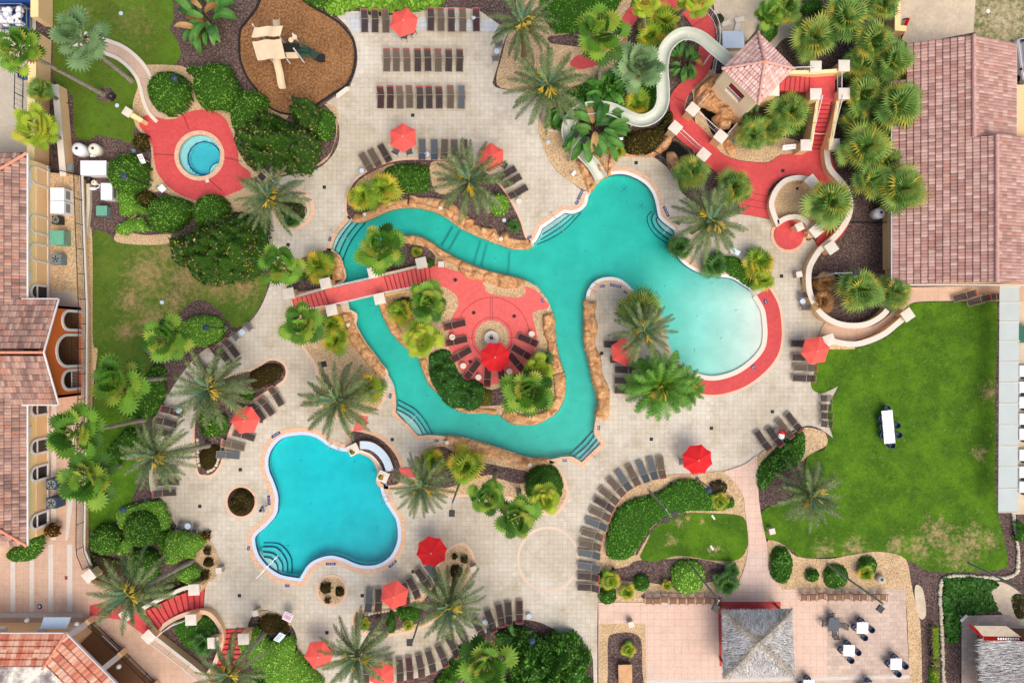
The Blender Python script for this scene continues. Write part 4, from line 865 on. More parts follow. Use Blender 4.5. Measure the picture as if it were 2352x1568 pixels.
for i, (x, y, z, r, w) in enumerate([(1801,18,2.5,46,'at the top edge right of the bare soil'), (1934,44,3,64,'large one near the top edge above the red landing'), (1866,88,2.5,58,'just above the two cream pillars of the landing'), (2001,96,3,54,'between the sand and the red landing'), (2046,142,3,56,'against the upper corner of the pink roof'), (2026,10,2.5,46,'at the top edge beside the tan wall'), (1981,217,2.5,50,'right of the red stairs'), (2057,242,3.5,64,'overhanging the pink roof eave, middle'), (1984,342,3,62,'beside the concrete pipe'), (2040,372,2.5,42,'below the concrete pipe by the roof'), (2000,412,3,52,'right of the curved white wall'), (2066,438,3.5,64,'overhanging the pink roof eave, lowest'), (1904,466,3,60,'inside the ring of white wall on gravel'), (1972,664,2.5,60,'round with golden skirt in the lower wall bed'), (2050,672,2.5,46,'at the lower corner of the pink roof'), (1816,258,2.2,50,'left of the red stairs below the landing'), (1728,308,1.8,44,'golden one on gravel under the tower'), (1585,398,2.2,46,'by the red plaza edge, left of a pair'), (1688,432,2.2,46,'by the red plaza edge, right of a pair'), (1472,712,2.5,62,'dense one on the peninsula tip'), (1975,150,2.2,46,'between the landing and the upper pink roof'),(2012,300,2,46,'above the concrete pipe'),(2022,190,2,42,'small one against the pink roof eave'),(1960,275,1.8,38,'right of the middle of the red stairs'),(1768,300,1.5,40,'on the gravel between tower and stairs'),(95,208,3.5,34,'small dark one over the tan service wall')]):
 clump(x, y, z, r, 'bushy sabal palm ' + w, 'sabal', 'sabal_palm', 'palm tree', 'bushy sabal palms')
for x, y, z, r, w, k in [(880,432,1,44,'right one in the top river bed','palmetto'), (833,452,1,40,'left one in the top river bed','palmetto'), (733,612,1,44,'on the bank bed above the bridge','palmetto'), (763,742,1,36,'on the bank under the bridge','palmetto'), (772,780,1,38,'on the bank below the bridge, lower one','palmetto'), (845,892,1,44,'bright one beside the river rocks','palmetto'), (922,716,.8,36,'golden one beside the bridge pillar on the island','palmetto'), (1070,1066,1.2,50,'big one behind the southern rocks','palmetto'), (993,1056,.9,36,'left one in the southern gravel bed','palmetto'), (1743,602,1,42,'upper one behind the beach pool wall','palmetto'), (1752,642,.9,32,'lower one behind the beach pool wall','palmetto'), (1641,612,.8,36,'dark one overhanging the lagoon coping','cycad'), (1562,566,.8,34,'dark one at the lagoon steps','cycad'), (1523,52,1,50,'golden one inside the looping path','palmetto'), (1493,84,1,40,'lower one inside the looping path','palmetto'), (1462,240,1,40,'under the slide bend','palmetto'), (1653,1150,.7,24,'small one at the right end of the clipped ground cover','palmetto'), (1666,1340,1,32,'beside the pink path near the hut','cycad'), (1682,1308,.7,22,'small one at the gravel beside the pink path','cycad'), (1402,1332,.9,26,'left one in the bed south of the lawn','palmetto'), (1441,1358,.7,22,'second one in the bed south of the lawn','palmetto'), (1531,1344,.5,14,'tiny one in the bed south of the lawn','palmetto'), (1443,1491,.6,20,'alone in the mulch by the tan chest','palmetto'), (957,579,.4,15,'tiny one in the island mulch','palmetto'), (836,1432,.5,16,'tiny left one inside the stone edging','palmetto'), (938,1434,.5,15,'tiny right one inside the stone edging','palmetto'), (470,1470,.9,36,'dark one inside the curved stair planter','cycad'), (1252,824,.8,22,'dark small one beside the island boulders','cycad'), (668,505,.5,24,'spiky one in the round stone planter','cycad'), (1986,1314,.6,24,'loose one under the pole in the right gravel bed','palmetto'), (1180,520,.4,18,'grassy tuft in the top bed near the lagoon','cycad'), (1420,348,.6,18,'by the slide rocks','palmetto'), (600,1560,1,30,'dark one at the bottom edge left of the light hedge','cycad'), (1892,648,.7,30,'dried brown one under the floodlight','dead'), (1886,690,.8,34,'dried brown one beside the curved wall','dead')]:
 o = clump(x, y, z, r, ('palmetto shrub, ' if k != 'cycad' else 'dark cycad, ') + w, 'palmetto' if k == 'dead' else k)
 if k == 'dead':
  me = o.children[-1].data.copy(); me.materials[0] = M['dead']; o.children[-1].data = me
banana(470,42,66,'bird of paradise clump with withered leaves by the top lawn', 1.6, 34, 3, dead=8)
banana(1573,142,46,'banana plant inside the upper slide bend', 1.4, 24, 4)
banana(1366,290,84,'wide dark banana clump hiding the slide above the lagoon', 1.6, 40, 5, dead=3)
banana(1290,250,48,'banana clump under the big date palm on gravel', 1.2, 20, 6, dead=0)
banana(1735,262,34,'banana plant at the foot of the tower wall', 1.0, 16, 8, dead=0)
banana(1190,1465,38,'banana leaves beside the dense tree at the bottom edge', 1.2, 16, 9, 'cycad', dead=0)
banana(1400,205,60,'lush broad leaved shrub under the fan palms by the slide', 1.0, 46, 10, 'citrus', dead=0)
rhedge(386,210,51,2.6,'big round clipped hedge left of the pair above the spa','hedgem',lump=.4,noisy=.05)
hedge([(420,160),(437,146),(458,150),(480,142),(505,140),(530,150),(534,168),(548,195),(550,225),(528,250),(490,256),(455,240),(438,205),(440,172)],2.6,'big irregular clipped hedge right of the pair above the spa','hedgem',lump=.4,noisy=.05)
hedge([(525,265),(535,225),(560,206),(590,206),(612,225),(615,260),(600,300),(565,310),(535,300)],2.4,'round clipped hedge between the spa and the dark magnolia','hedgem',lump=.4,noisy=.05)
rhedge(324,325,21,1.2,'small olive round shrub beside the red spa terrace','hedgeo',hull='hullb')
rhedge(292,398,49,2.4,'round hedge beside the white equipment sheds','hedgem',noisy=.06)
hedge([(270,440),(300,436),(318,465),(335,475),(334,492),(310,490),(296,498),(276,495),(270,470)],1.4,'light green loose shrub left of the olive mound','hedgel',hull='hulll')
rhedge(335,454,21,1.0,'small olive mound south of the spa','hedgeo',18,hull='hullb')
hedge([(340,470),(352,452),(385,446),(420,455),(440,468),(432,500),(405,525),(370,537),(345,525),(335,500)],2.2,'wide round hedge south of the spa','hedgem',noisy=.06)
rhedge(483,487,45,2.2,'round hedge behind the fruiting magnolia','hedgem',noisy=.06)
hedge([(262,525),(290,505),(325,498),(340,515),(345,534),(300,535),(282,543)],1.0,'low light hedge along the west lawn','hedgel',hull='hulll',power=.35)
hedge([(523,310),(545,265),(575,240),(610,250),(640,260),(680,285),(716,300),(730,325),(722,360),(708,390),(670,398),(630,385),(600,392),(565,380),(540,350)],4.2,'big dark magnolia tree beside the spa terrace','magn',leaf=.3,dens=22,lobes=12,noisy=.25,name='magnolia_tree',cat='tree',group='dark magnolia trees',extra=('pod_or_blossom','flowerY',26,.06),trunkh=2.5)  # the small yellow balls are the magnolia's seed pods
hedge([(665,240),(690,226),(718,232),(735,255),(736,285),(715,305),(690,300),(668,275)],3.2,'dark magnolia at the edge of the playground','magn',leaf=.3,dens=22,lobes=6,noisy=.25,name='magnolia_tree',cat='tree',group='dark magnolia trees',trunkh=2)
hedge([(378,560),(400,535),(440,530),(455,500),(475,478),(510,480),(560,480),(605,500),(608,560),(590,610),(560,645),(520,648),(480,655),(440,645),(420,610),(385,605)],4.4,'spreading dark magnolia with orange fruit over the west lawn','magn',leaf=.3,dens=22,lobes=12,noisy=.28,name='magnolia_tree',cat='tree',group='dark magnolia trees',extra=('pod_or_blossom','flowerY',70,.07),trunkh=2.5)  # scattered yellow balls are seed pods of the fruiting tree
hedge([(735,250),(757,252),(771,275),(765,310),(750,325),(728,318),(724,290)],1.4,'mid green shrub at the right end of the magnolia bed','hedgem')
rhedge(724,347,10,.6,'tiny round shrub in the magnolia bed','hedgem')
hedge([(400,760),(415,740),(440,727),(475,722),(505,730),(518,750),(510,775),(480,795),(440,800),(412,790)],1.1,'light oval clipped hedge with a black lamp','hedgel',hull='hulll',power=.3,noisy=.05)
hedge([(340,850),(360,835),(378,850),(382,880),(372,930),(350,955),(330,965),(290,960),(300,920)],1.0,'loose dark shrubs under the round fan palm','hedgem',power=.4,noisy=.2)
hedge([(262,1010),(285,985),(320,985),(345,1000),(345,1030),(320,1045),(300,1060),(250,1060),(240,1040)],.9,'loose shrubs along the west lawn under date palm','hedgem',power=.4,noisy=.2)
hedge([(266,1178),(280,1165),(305,1155),(345,1148),(372,1150),(388,1180),(394,1208),(372,1222),(360,1216),(352,1190),(325,1180),(295,1190),(285,1215),(272,1210)],.9,'light clipped collar hedge around the dark dome','hedgel',hull='hulll',power=.3,noisy=.04)
rhedge(325,1214,46,2.0,'dark clipped dome hedge inside a light collar','hedgem',noisy=.05)
rhedge(240,1240,38,1.8,'dark clipped dome beside the terrace wall','hedgem',noisy=.05)
hedge([(376,1250),(382,1222),(405,1216),(435,1220),(460,1228),(470,1245),(455,1265),(450,1282),(420,1285),(395,1298),(376,1290)],1.6,'light wide clipped hedge near the bistro chairs','hedgel',hull='hulll',power=.35,noisy=.04)
rhedge(324,1300,42,1.8,'dark clipped dome under the tall date palm','hedgem',noisy=.05)
hedge([(400,1318),(415,1300),(440,1294),(458,1305),(462,1320),(450,1338),(430,1343)],1.2,'small light clipped hedge above the curved stairs','hedgel',hull='hulll',power=.35,noisy=.04)
hedge([(268,1270),(278,1240),(292,1236),(310,1250),(295,1272),(278,1278)],.8,'light green strip hedge between two dark domes','hedgel',hull='hulll',power=.35)
hedge([(370,1215),(385,1222),(376,1265),(366,1270),(362,1240)],.9,'narrow dark hedge between the collar and the wide light hedge','hedgem')
hedge([(210,1270),(250,1280),(275,1285),(285,1310),(265,1330),(235,1320),(212,1300)],.5,'low dark ground cover under the tall date palm','gcover',hull='soil',power=.3,dens=16)
hedge([(345,1330),(395,1318),(425,1345),(420,1360),(350,1365)],.5,'low loose ground cover above the curved stairs','hedgem',hull='soil',power=.3,dens=16)
hedge([(12,1270),(35,1250),(60,1235),(90,1225),(102,1235),(95,1262),(75,1285),(45,1293),(18,1287)],1.2,'curved dark hedge at the building corner on the terrace','hedgem',z=1.2,noisy=.05)
rhedge(119,1218,18,.9,'potted shrub with red and yellow leaves by the building','crim',z=1.25,hull='hullb',name='croton_shrub',cat='shrub')
rhedge(474,1229,13,.7,'small red and orange shrub by the bistro chairs','crim',hull='hullb',name='croton_shrub',cat='shrub')
hedge([(540,1470),(570,1455),(585,1440),(600,1445),(615,1470),(640,1460),(665,1458),(682,1478),(684,1500),(698,1516),(720,1545),(740,1580),(600,1600),(585,1560),(570,1520),(552,1500)],1.5,'large light clipped hedge at the bottom edge by a coral parasol','hedgel',hull='hulll',power=.35,noisy=.06)
hedge([(395,1430),(420,1415),(460,1412),(490,1420),(500,1440),(490,1475),(480,1500),(440,1495),(410,1470)],.8,'leafy shrubs inside the curved stair planter','citrus',power=.4)
hedge([(589,1440),(600,1415),(630,1408),(655,1424),(665,1445),(640,1456),(600,1452)],.5,'low bronze ground cover under the two signs','bronzel',hull='hullb',power=.3)
hedge([(980,840),(985,815),(1010,802),(1030,805),(1042,825),(1050,850),(1070,870),(1090,872),(1110,885),(1118,900),(1108,925),(1085,946),(1060,940),(1030,935),(1000,900),(985,868)],1.7,'lumpy bean shaped jade green shrub on the island','jade',leaf=.22,lobes=22,noisy=.2)
rhedge(1116,912,17,.5,'patch of red flowers beside the jade shrub','flowerR',ry=20,hull='hull',name='flower_bed',cat='flowers',leaf=.13,dens=40)
rhedge(1231,828,13,.5,'patch of red flowers beside the island boulders','flowerR',hull='hull',name='flower_bed',cat='flowers',leaf=.13,dens=40)
rhedge(996,722,10,.4,'red flowers by the gravel below the island fan palm','flowerR',hull='hull',name='flower_bed',cat='flowers',leaf=.13,dens=30)
rhedge(988,604,12,.4,'red flowers at the top of the island stairs','flowerR',hull='hull',name='flower_bed',cat='flowers',leaf=.13,dens=26)
rhedge(1210,932,14,.4,'red flowers under the southern island fan palm','flowerR',hull='hull',name='flower_bed',cat='flowers',leaf=.13,dens=26)
hedge([(876,400),(890,382),(920,374),(955,374),(985,384),(988,410),(982,438),(955,446),(930,442),(905,425),(885,415)],1.0,'dark hedge in the top bed under the parasol','hedgem',noisy=.15)
rhedge(1145,468,27,1.4,'light round shrub at the right end of the top bed','hedgel',hull='hulll')
hedge([(640,470),(660,462),(690,468),(702,480),(700,500),(685,512),(660,505),(645,490)],.7,'green ground plants in the round stone planter','tuft',hull='soil',leaf=.3,dens=22)
rhedge(697,632,12,.7,'small dark round shrub on the bank above the bridge','hedged')
hedge([(905,690),(935,680),(955,700),(935,740),(905,735),(893,710)],.6,'dark low plants on the island under the bridge','hedgem',hull='soil',noisy=.3)
rhedge(1250,1117,46,1.6,'round dark hedge around the small yellow fan palm','hedged',ry=52,noisy=.08,hull='hull')
hedge([(980,1070),(1000,1036),(1010,1040),(1008,1070),(990,1100),(975,1095)],.7,'leafy green shrub in the southern gravel bed','hedgem')
for x, y, r, w in [(543,1158,17,'left one in the round mulch planter'), (567,1150,18,'right one in the round mulch planter'), (553,1172,14,'lowest one in the round mulch planter'), (554,1138,16,'top one in the round mulch planter'), (748,1350,15,'upper left one in the gravel circle'), (779,1359,12,'right one in the gravel circle'), (752,1378,9,'lower one in the gravel circle'), (1044,1278,8,'left one in the drop shaped bed'), (1066,1284,11,'right one in the drop shaped bed'), (1047,1312,16,'lower one in the drop shaped bed'), (476,1265,11,'upper one by the tan bin'), (478,1292,12,'middle one by the tan bin'), (470,1320,13,'lower one by the tan bin')]:
 rhedge(x, y, r, .6, 'dark bronze shrub, ' + w, 'bronzel', hull='hullb', name='bronze_shrub', cat='shrub', group='dark bronze shrubs', noisy=.3)
hedge([(575,855),(610,835),(640,836),(650,850),(640,872),(610,885),(590,895),(572,880)],.5,'dark ground cover at the top end of the long mulch bed','bronzel',hull='hullb',dens=14)
hedge([(455,1050),(470,1025),(500,1020),(505,1040),(490,1075),(468,1080)],.5,'dark ground cover at the foot of the long mulch bed','bronzel',hull='hullb',dens=14)
hedge([(455,960),(470,930),(500,945),(525,960),(520,990),(490,1005),(462,1000)],1.0,'mid green loose shrubs under the date palm beside the coral parasol','hedgem',noisy=.25)
hedge([(545,910),(560,890),(585,895),(580,915),(555,930)],.7,'small loose shrub in the long mulch bed','hedgem',noisy=.25)
hedge([(910,1395),(950,1388),(965,1400),(960,1425),(930,1430),(912,1415)],.7,'dark loose shrub in the stone edged bed','hedgem',noisy=.2)
hedge([(885,1420),(900,1400),(910,1425),(908,1450),(890,1452)],.8,'tall dark fern in the stone edged bed','hedged',noisy=.3)
hedge([(1238,10),(1260,-10),(1420,-10),(1425,5),(1410,30),(1380,48),(1345,60),(1315,78),(1285,80),(1262,60)],.7,'wide dark green ground cover at the top edge','gcover',power=.25,noisy=.08)
hedge([(1432,330),(1445,305),(1480,296),(1512,288),(1530,260),(1545,255),(1546,280),(1530,300),(1518,330),(1490,352),(1450,356)],.9,'olive brown clipped hedge under the slide bend','hedgeo',hull='hullb',power=.35)
hedge([(1360,190),(1400,165),(1445,175),(1470,205),(1460,240),(1420,260),(1380,245)],1.2,'dense green shrubs in the middle of the slide garden','citrus',leaf=.3,lobes=6,noisy=.25)
hedge([(1290,215),(1345,188),(1400,170),(1500,168),(1512,200),(1508,250),(1480,266),(1420,250),(1370,238),(1320,244)],.8,'low lush planting under the slide and the fan palms','citrus',hull='hull',leaf=.28,power=.35,noisy=.3)
hedge([(1262,252),(1310,240),(1306,290),(1286,300),(1264,288)],.7,'loose green planting on gravel below the big date palm','hedgem',hull='hull',leaf=.25,noisy=.3)
hedge([(1700,250),(1745,270),(1790,240),(1850,245),(1848,300),(1800,310),(1740,320),(1700,300)],.7,'yellow green loose planting between tower and stairs','tuftl',hull='hull',leaf=.35,noisy=.35,power=.35)
hedge([(1660,590),(1690,588),(1725,618),(1745,650),(1735,668),(1700,645),(1665,622)],.6,'dark green ground cover behind the beach pool wall','gcover',power=.3)
hedge([(760,-10),(850,-10),(1010,-10),(1015,10),(985,22),(900,28),(860,30),(830,18),(790,28),(765,36),(745,20)],.9,'grassy hedge along the top edge behind the loungers','tuftl',leaf=.4,hull='hulll',power=.3)
hedge([(690,-10),(760,-10),(760,10),(740,22),(715,12)],1.0,'dark hedge behind the playground at the top edge','hedgem')
hedge([(1640,40),(1655,30),(1665,45),(1652,60)],.5,'small green shrub right of the white picket rail','tuft',hull='soil')
hedge([(1740,60),(1780,40),(1790,70),(1770,95),(1745,100)],.9,'dark shrub beside the curved concrete path','hedgem',noisy=.25)
hedge([(1840,5),(1890,0),(1885,25),(1850,35)],.9,'dark green shrub between two sabal palms at the top','citrus',noisy=.25)
hedge([(1416,1171),(1451,1146),(1501,1134),(1530,1118),(1551,1104),(1581,1098),(1613,1111),(1631,1131),(1663,1136),(1686,1144),(1686,1164),(1651,1174),(1576,1176),(1511,1201),(1483,1233),(1461,1268),(1438,1286),(1413,1288),(1393,1273),(1387,1258),(1396,1218),(1406,1191)],.8,'large clipped green ground cover beside the curved lounger row','gcover',power=.25,noisy=.05,edge=1.2,dens=30)
hedge([(1848,988),(1856,1020),(1850,1050),(1830,1075),(1790,1086),(1780,1105),(1755,1128),(1740,1115),(1742,1080),(1765,1050),(1795,1020),(1820,1000)],1.2,'loose flowering hedge behind the four southeast loungers','citrus',leaf=.26,noisy=.25,lobes=8)
hedge(ell(1796,1298,28,44,18),1.2,'oval glossy shrub at the corner of the pink path','citrus',smooth=False,leaf=.24,noisy=.2)
for x, y, r, w in [(1866,1321,17,'left one in the right gravel bed'), (1921,1324,30,'under the leaning pole in the right gravel bed'), (1994,1299,23,'right one in the right gravel bed'), (1396,1368,22,'bottom left corner of the bed south of the lawn'), (1473,1338,21,'middle of the bed south of the lawn'), (1390,1330,18,'behind the left palmetto south of the lawn')]:
 rhedge(x, y, r, .9, 'glossy round shrub, ' + w, 'citrus', leaf=.24, noisy=.2, name='glossy_shrub', cat='shrub', group='glossy round shrubs')
rhedge(1581,1326,42,1.3,'round yellow green shrub at the foot of a leaning pole','hedgel',hull='hulll',leaf=.24,noisy=.12)
hedge([(1632,1108),(1655,1102),(1672,1115),(1668,1132),(1645,1140),(1628,1130)],.7,'loose shrub beside the black lamp near the red parasol','hedgem',hull='soil',noisy=.3,dens=14)
hedge([(2166,1340),(2180,1326),(2239,1323),(2294,1338),(2278,1363),(2290,1402),(2226,1412),(2208,1426),(2204,1466),(2174,1466)],.4,'patch of tall dark green grass inside the stone kerb','tuft',hull='hull',leaf=.5,power=.25,dens=34,name='grass_patch',cat='grass patch')
hedge([(2136,1434),(2154,1434),(2155,1510),(2138,1510)],.8,'long golden box hedge beside the stone kerb','yhedge',hull='hulll',power=.25,edge=.3,noisy=.05,smooth=False)
hedge([(2138,1514),(2155,1514),(2156,1528),(2139,1528)],.8,'short golden box hedge between two longer ones','yhedge',hull='hulll',power=.25,edge=.3,noisy=.05,smooth=False)
hedge([(2137,1531),(2155,1531),(2156,1590),(2137,1590)],.8,'golden box hedge cut by the bottom edge','yhedge',hull='hulll',power=.25,edge=.3,noisy=.05,smooth=False)
hedge([(1135,1470),(1165,1458),(1200,1450),(1240,1470),(1285,1455),(1320,1460),(1345,1490),(1362,1520),(1350,1560),(1360,1600),(1160,1610),(1170,1560),(1150,1510)],3.6,'dense bright green tree at the bottom edge','citrus',leaf=.32,dens=26,lobes=16,noisy=.2,name='broadleaf_tree',cat='tree',trunkh=2)
hedge([(1040,1510),(1060,1480),(1090,1490),(1080,1530),(1060,1560),(1010,1590),(990,1580)],1.0,'dark shrub behind the bottom lounger row','hedgem',noisy=.25)
hedge([(2330,1200),(2345,1195),(2362,1220),(2350,1245),(2332,1238)],.9,'leafy shrub cut by the right edge near the stone kerb','citrus',noisy=.2)
hedge([(2325,1370),(2350,1365),(2375,1400),(2345,1425),(2328,1400)],.5,'grassy tuft on sand at the right edge','tuftl',hull='soil',noisy=.3)
def slope(parent, name, plan, e0, up, z0, tan, mat, pw=.30, ph=.56, amp=.06):
 """barrel tiled roof plane over a plan outline; e0 a point of the eave, up the horizontal uphill direction"""
 up = Vector((up[0], up[1])).normalized(); al = Vector((-up.y, up.x)); P = np.array(plan); E = np.array(e0[:2])
 U = (P - E) @ np.array(al); V = (P - E) @ np.array(up); du = pw / 4
 us = np.arange(math.floor(U.min() / pw) * pw, U.max() + du, du); k0, k1 = math.floor(V.min() / ph + 1e-6), math.ceil(V.max() / ph - 1e-6); mb = MB(); mb.uv = []
 nU = len(us); wave = amp * np.abs(np.sin(np.pi * us / pw)) ** .7
 for k in range(k0, k1):
  for v, l in ((k * ph, .06), (k * ph + ph * .9, 0), (k * ph + ph * .95, -.1)):
   b = len(mb.v)
   for u, wz in zip(us, wave):
    q = E + u * np.array(al) + v * np.array(up); mb.v.append((q[0], q[1], z0 + v * tan + wz + l)); mb.uv.append((u + .001, min(max(v, k * ph + .01), k * ph + ph - .01)))
   if b:
    c = np.array([E + (us[i] + du / 2) * np.array(al) + (v - ph * .05) * np.array(up) for i in range(nU - 1)]); ok = inside(c, plan)
    mb.f += [(b - nU + i, b - nU + i + 1, b + i + 1, b + i) for i in range(nU - 1) if ok[i]]
 used = sorted({i for f in mb.f for i in f}); ix = {j: i for i, j in enumerate(used)}; mb.v = [mb.v[j] for j in used]; mb.uv = [mb.uv[j] for j in used]; mb.f = [tuple(ix[i] for i in f[::-1]) for f in mb.f]
 return mb.build(name, mat, parent, 'world' if parent else None)
def ridge(parent, a, b, mat, r=.16):
 mb = MB(); a, b = Vector(a), Vector(b); n = max(2, int((b - a).length / .45))
 for i in range(n): mb.bar(a.lerp(b, i / n), a.lerp(b, (i + 1.06) / n), r, r * .8, 8)
 return mb.build('ridge_cap', mat, parent, 'world')
M['capt'] = plain('ridge_tile', (206, 162, 150), .85, .2, var=.2, scale=4)
M['capo'] = plain('orange_ridge_tile', (222, 150, 122), .85, .2, var=.2, scale=4)
TZ = .8
def railing(name, label, path, z, h=1.1, mat='iron', bars=.14, post=2.4, group=None, closed=False, cat='railing', r=.03, base=.12):
 """path in metres at its foot; z a height or a function of the share along the path"""
 p = resample(path, bars); n = len(p); zf = z if callable(z) else (lambda t: z); t = thing(name, label, cat, (p[0][0], p[0][1], zf(0)), 0, group)
 q = [Vector((a, b, zf(i / max(1, n - 1)))) for i, (a, b) in enumerate(p)]; k = max(1, int(1.0 / bars)); up = Vector((0, 0, h)); lo = Vector((0, 0, base))
 idx = sorted(set(list(range(0, n, k)) + [n - 1])); m = M[mat]
 MB().tube([q[i] + up for i in idx], r * 1.3, 5).build('top_rail', m, t, 'world'); MB().tube([q[i] + lo for i in idx], r, 4).build('bottom_rail', m, t, 'world')
 b = MB()
 for v in q: b.bar(v + lo, v + up, r * .45, r * .45, 4)
 b.build('balusters', m, t, 'world'); step = max(1, int(post / bars))
 for i in sorted(set(list(range(0, n, step)) + [n - 1])): MB().bar(q[i], q[i] + up * 1.03, r * 1.4, r * 1.4, 5).build('post', m, t, 'world')
 return t
def lowwall(name, label, path, w, z0, z1, mat='stucco', cap='cap', capw=.08, caph=.1, closed=False, group=None):
 t = thing(name, label, 'wall', (path[0][0], path[0][1], z0), 0, group)
 MB().strip(path, -w / 2, w / 2, z0, z1, closed).build('wall_body', M[mat], t, 'world')
 if cap: MB().strip(path, -w / 2 - capw, w / 2 + capw, z1, z1 + caph, closed).build('coping', M[cap], t, 'world')
 return t
def pillar(px, py, z, rz, label, size=1.05, zb=0.0, mat='stucco', group='cream capped pillars', vent=False):
 c = W(px, py, z); t = thing('pillar', label, 'pillar', (c.x, c.y, zb), rz, group)
 MB().box((0, 0, (z - zb) / 2), (size * .76, size * .76, z - zb)).build('column', M[mat], t)
 mb = MB(); s = size / 2; mb.add([(-s, -s, 0), (s, -s, 0), (s, s, 0), (-s, s, 0), (-s, -s, .1), (s, -s, .1), (s, s, .1), (-s, s, .1), (0, 0, .16)], [(3, 2, 1, 0), (0, 1, 5, 4), (1, 2, 6, 5), (2, 3, 7, 6), (3, 0, 4, 7), (4, 5, 8), (5, 6, 8), (6, 7, 8), (7, 4, 8)])
 mb.build('cap', M['cap'], t, (0, 0, z - zb)); return t
TERR = [(-120,396),(150,398),(184,404),(188,530),(195,704),(194,900),(191,1100),(189,1262),(205,1300),(205,1335),(250,1352),(300,1385),(330,1395),(352,1461),(436,1526),(490,1572),(490,1760),(-120,1760)]
terr = G(TERR, TZ); g = MB(); g.poly([terr], TZ); struct('terrace', g, M['terrace'])
tag(MB().wallring(ccw(terr), -.05, TZ - .002).build('retaining_wall', M['stucco']), 'long tan retaining wall along the terrace above the west lawn', 'wall')
def tpatch(name, pts, mat, dz):
 o = MB().poly([G(pts, TZ + dz)], TZ + dz).build(name, M[mat]); o['kind'] = 'structure'
tpatch('gravel_yard', [(114,396),(182,404),(186,530),(192,690),(120,690)], 'gravel', .012)
tpatch('concrete_pad', [(120,668),(171,668),(172,706),(120,706)], 'conc', .02)
for x0, x1, y1 in ((24,35,1404),(68,78,1404),(111,122,1404),(154,166,1404)): tpatch('pale_band', [(x0,1250 if x0 > 60 else 1290),(x1,1250 if x0 > 60 else 1290),(x1,y1),(x0,y1)], 'band', .01)
tpatch('pale_band', [(118,930),(130,930),(128,1240),(117,1240)], 'band', .01)
tpatch('pale_band', [(168,930),(172,930),(166,1160),(156,1240),(150,1240)], 'band', .011)
tpatch('pale_band', [(-40,1408),(190,1408),(190,1418),(-40,1418)], 'band', .013)
cop = G([(184,404),(188,530),(195,704),(194,900),(191,1100),(189,1262),(205,1300)], TZ)
tag(MB().strip(cop, .02, .34, TZ - .02, TZ + .12).build('terrace_coping', M['cap']), 'cream coping strip along the top of the terrace wall', 'coping')
fw = offset(cop, -.18, False)
railing('terrace_railing', 'long black iron railing along the terrace above the west lawn', cop[:-1] and offset(cop, .18, False), TZ + .1, 1.15)
railing('yard_fence', 'short black fence across the north end of the gravel yard', G([(128,392),(182,404)], TZ), TZ, 1.1)
xb = W(114, 0, TZ).x; yt = W(0, 352, 4.1).y - .4; yb = W(0, 1255, 4.1).y + .5; ZE = 4.15
bl = thing('hotel_building', 'long yellow building with brown tiled roof and arched windows at the left edge', 'building', (xb, 0, TZ))
MB().prism([(xb - 16, yb), (xb, yb), (xb, yt), (xb - 16, yt)], TZ, ZE - .02).build('wall', M['stuccoy'], bl, 'world')
MB().prism([(xb - .02, yb - .02), (xb + .045, yb - .02), (xb + .045, yt + .02), (xb - .02, yt + .02)], TZ, TZ + 1.85).build('lower_wall', M['stucco'], bl, 'world')
MB().box((xb + .06, (yb + yt) / 2, TZ + .32), (.1, yt - yb, .16)).build('plinth_trim', M['white'], bl, 'world')
ta = .36; xe = xb + .25; e1, e2 = yt + .4, yb - .4
y5, y6 = e1, e2; L = 14.0
slope(bl, 'roof', [(xe, y5), (xe - 9, y5 - 9 * .85), (xe - L, y5 - 9 * .85), (xe - L, y6 + 9 * .85), (xe - 9, y6 + 9 * .85), (xe, y6)], (xe, 0), (-1, 0), ZE, ta, M['ltile'])
slope(bl, 'roof', [(xe, y5), (xe - L, y5), (xe - L, y5 - 12), (xe - 9, y5 - 9 * .85)], (0, y5), (0, -1), ZE, ta / .85, M['ltile'])
slope(bl, 'roof', [(xe, y6), (xe - L, y6), (xe - L, y6 + 12), (xe - 9, y6 + 9 * .85)], (0, y6), (0, 1), ZE, ta / .85, M['ltile'])
ridge(bl, (xe, y5, ZE + .06), (xe - 9, y5 - 7.65, ZE + .06 + 9 * ta), M['capo']); ridge(bl, (xe, y6, ZE + .06), (xe - 9, y6 + 7.65, ZE + .06 + 9 * ta), M['capo'])
MB().box((xe + .06, (y5 + y6) / 2, ZE + .02), (.13, y5 - y6, .14)).build('gutter', M['white'], bl, 'world')
def archshape(w, h, n=10, inset=0.0):
 w2 = w / 2 - inset; hs = h - w / 2; pts = [(-w2, inset), (w2, inset)]
 pts += [(w2 * math.cos(a), hs + w2 * math.sin(a)) for a in (math.pi * i / n for i in range(n + 1))]; return pts
def archring(w, h, t):
 """outer and inner outlines of an arch surround without a sill"""
 o, i = archshape(w, h, 12), archshape(w - 2 * t, h - t, 12); return [o[1]] + o[2:] + [o[0]], [i[1]] + i[2:] + [i[0]]
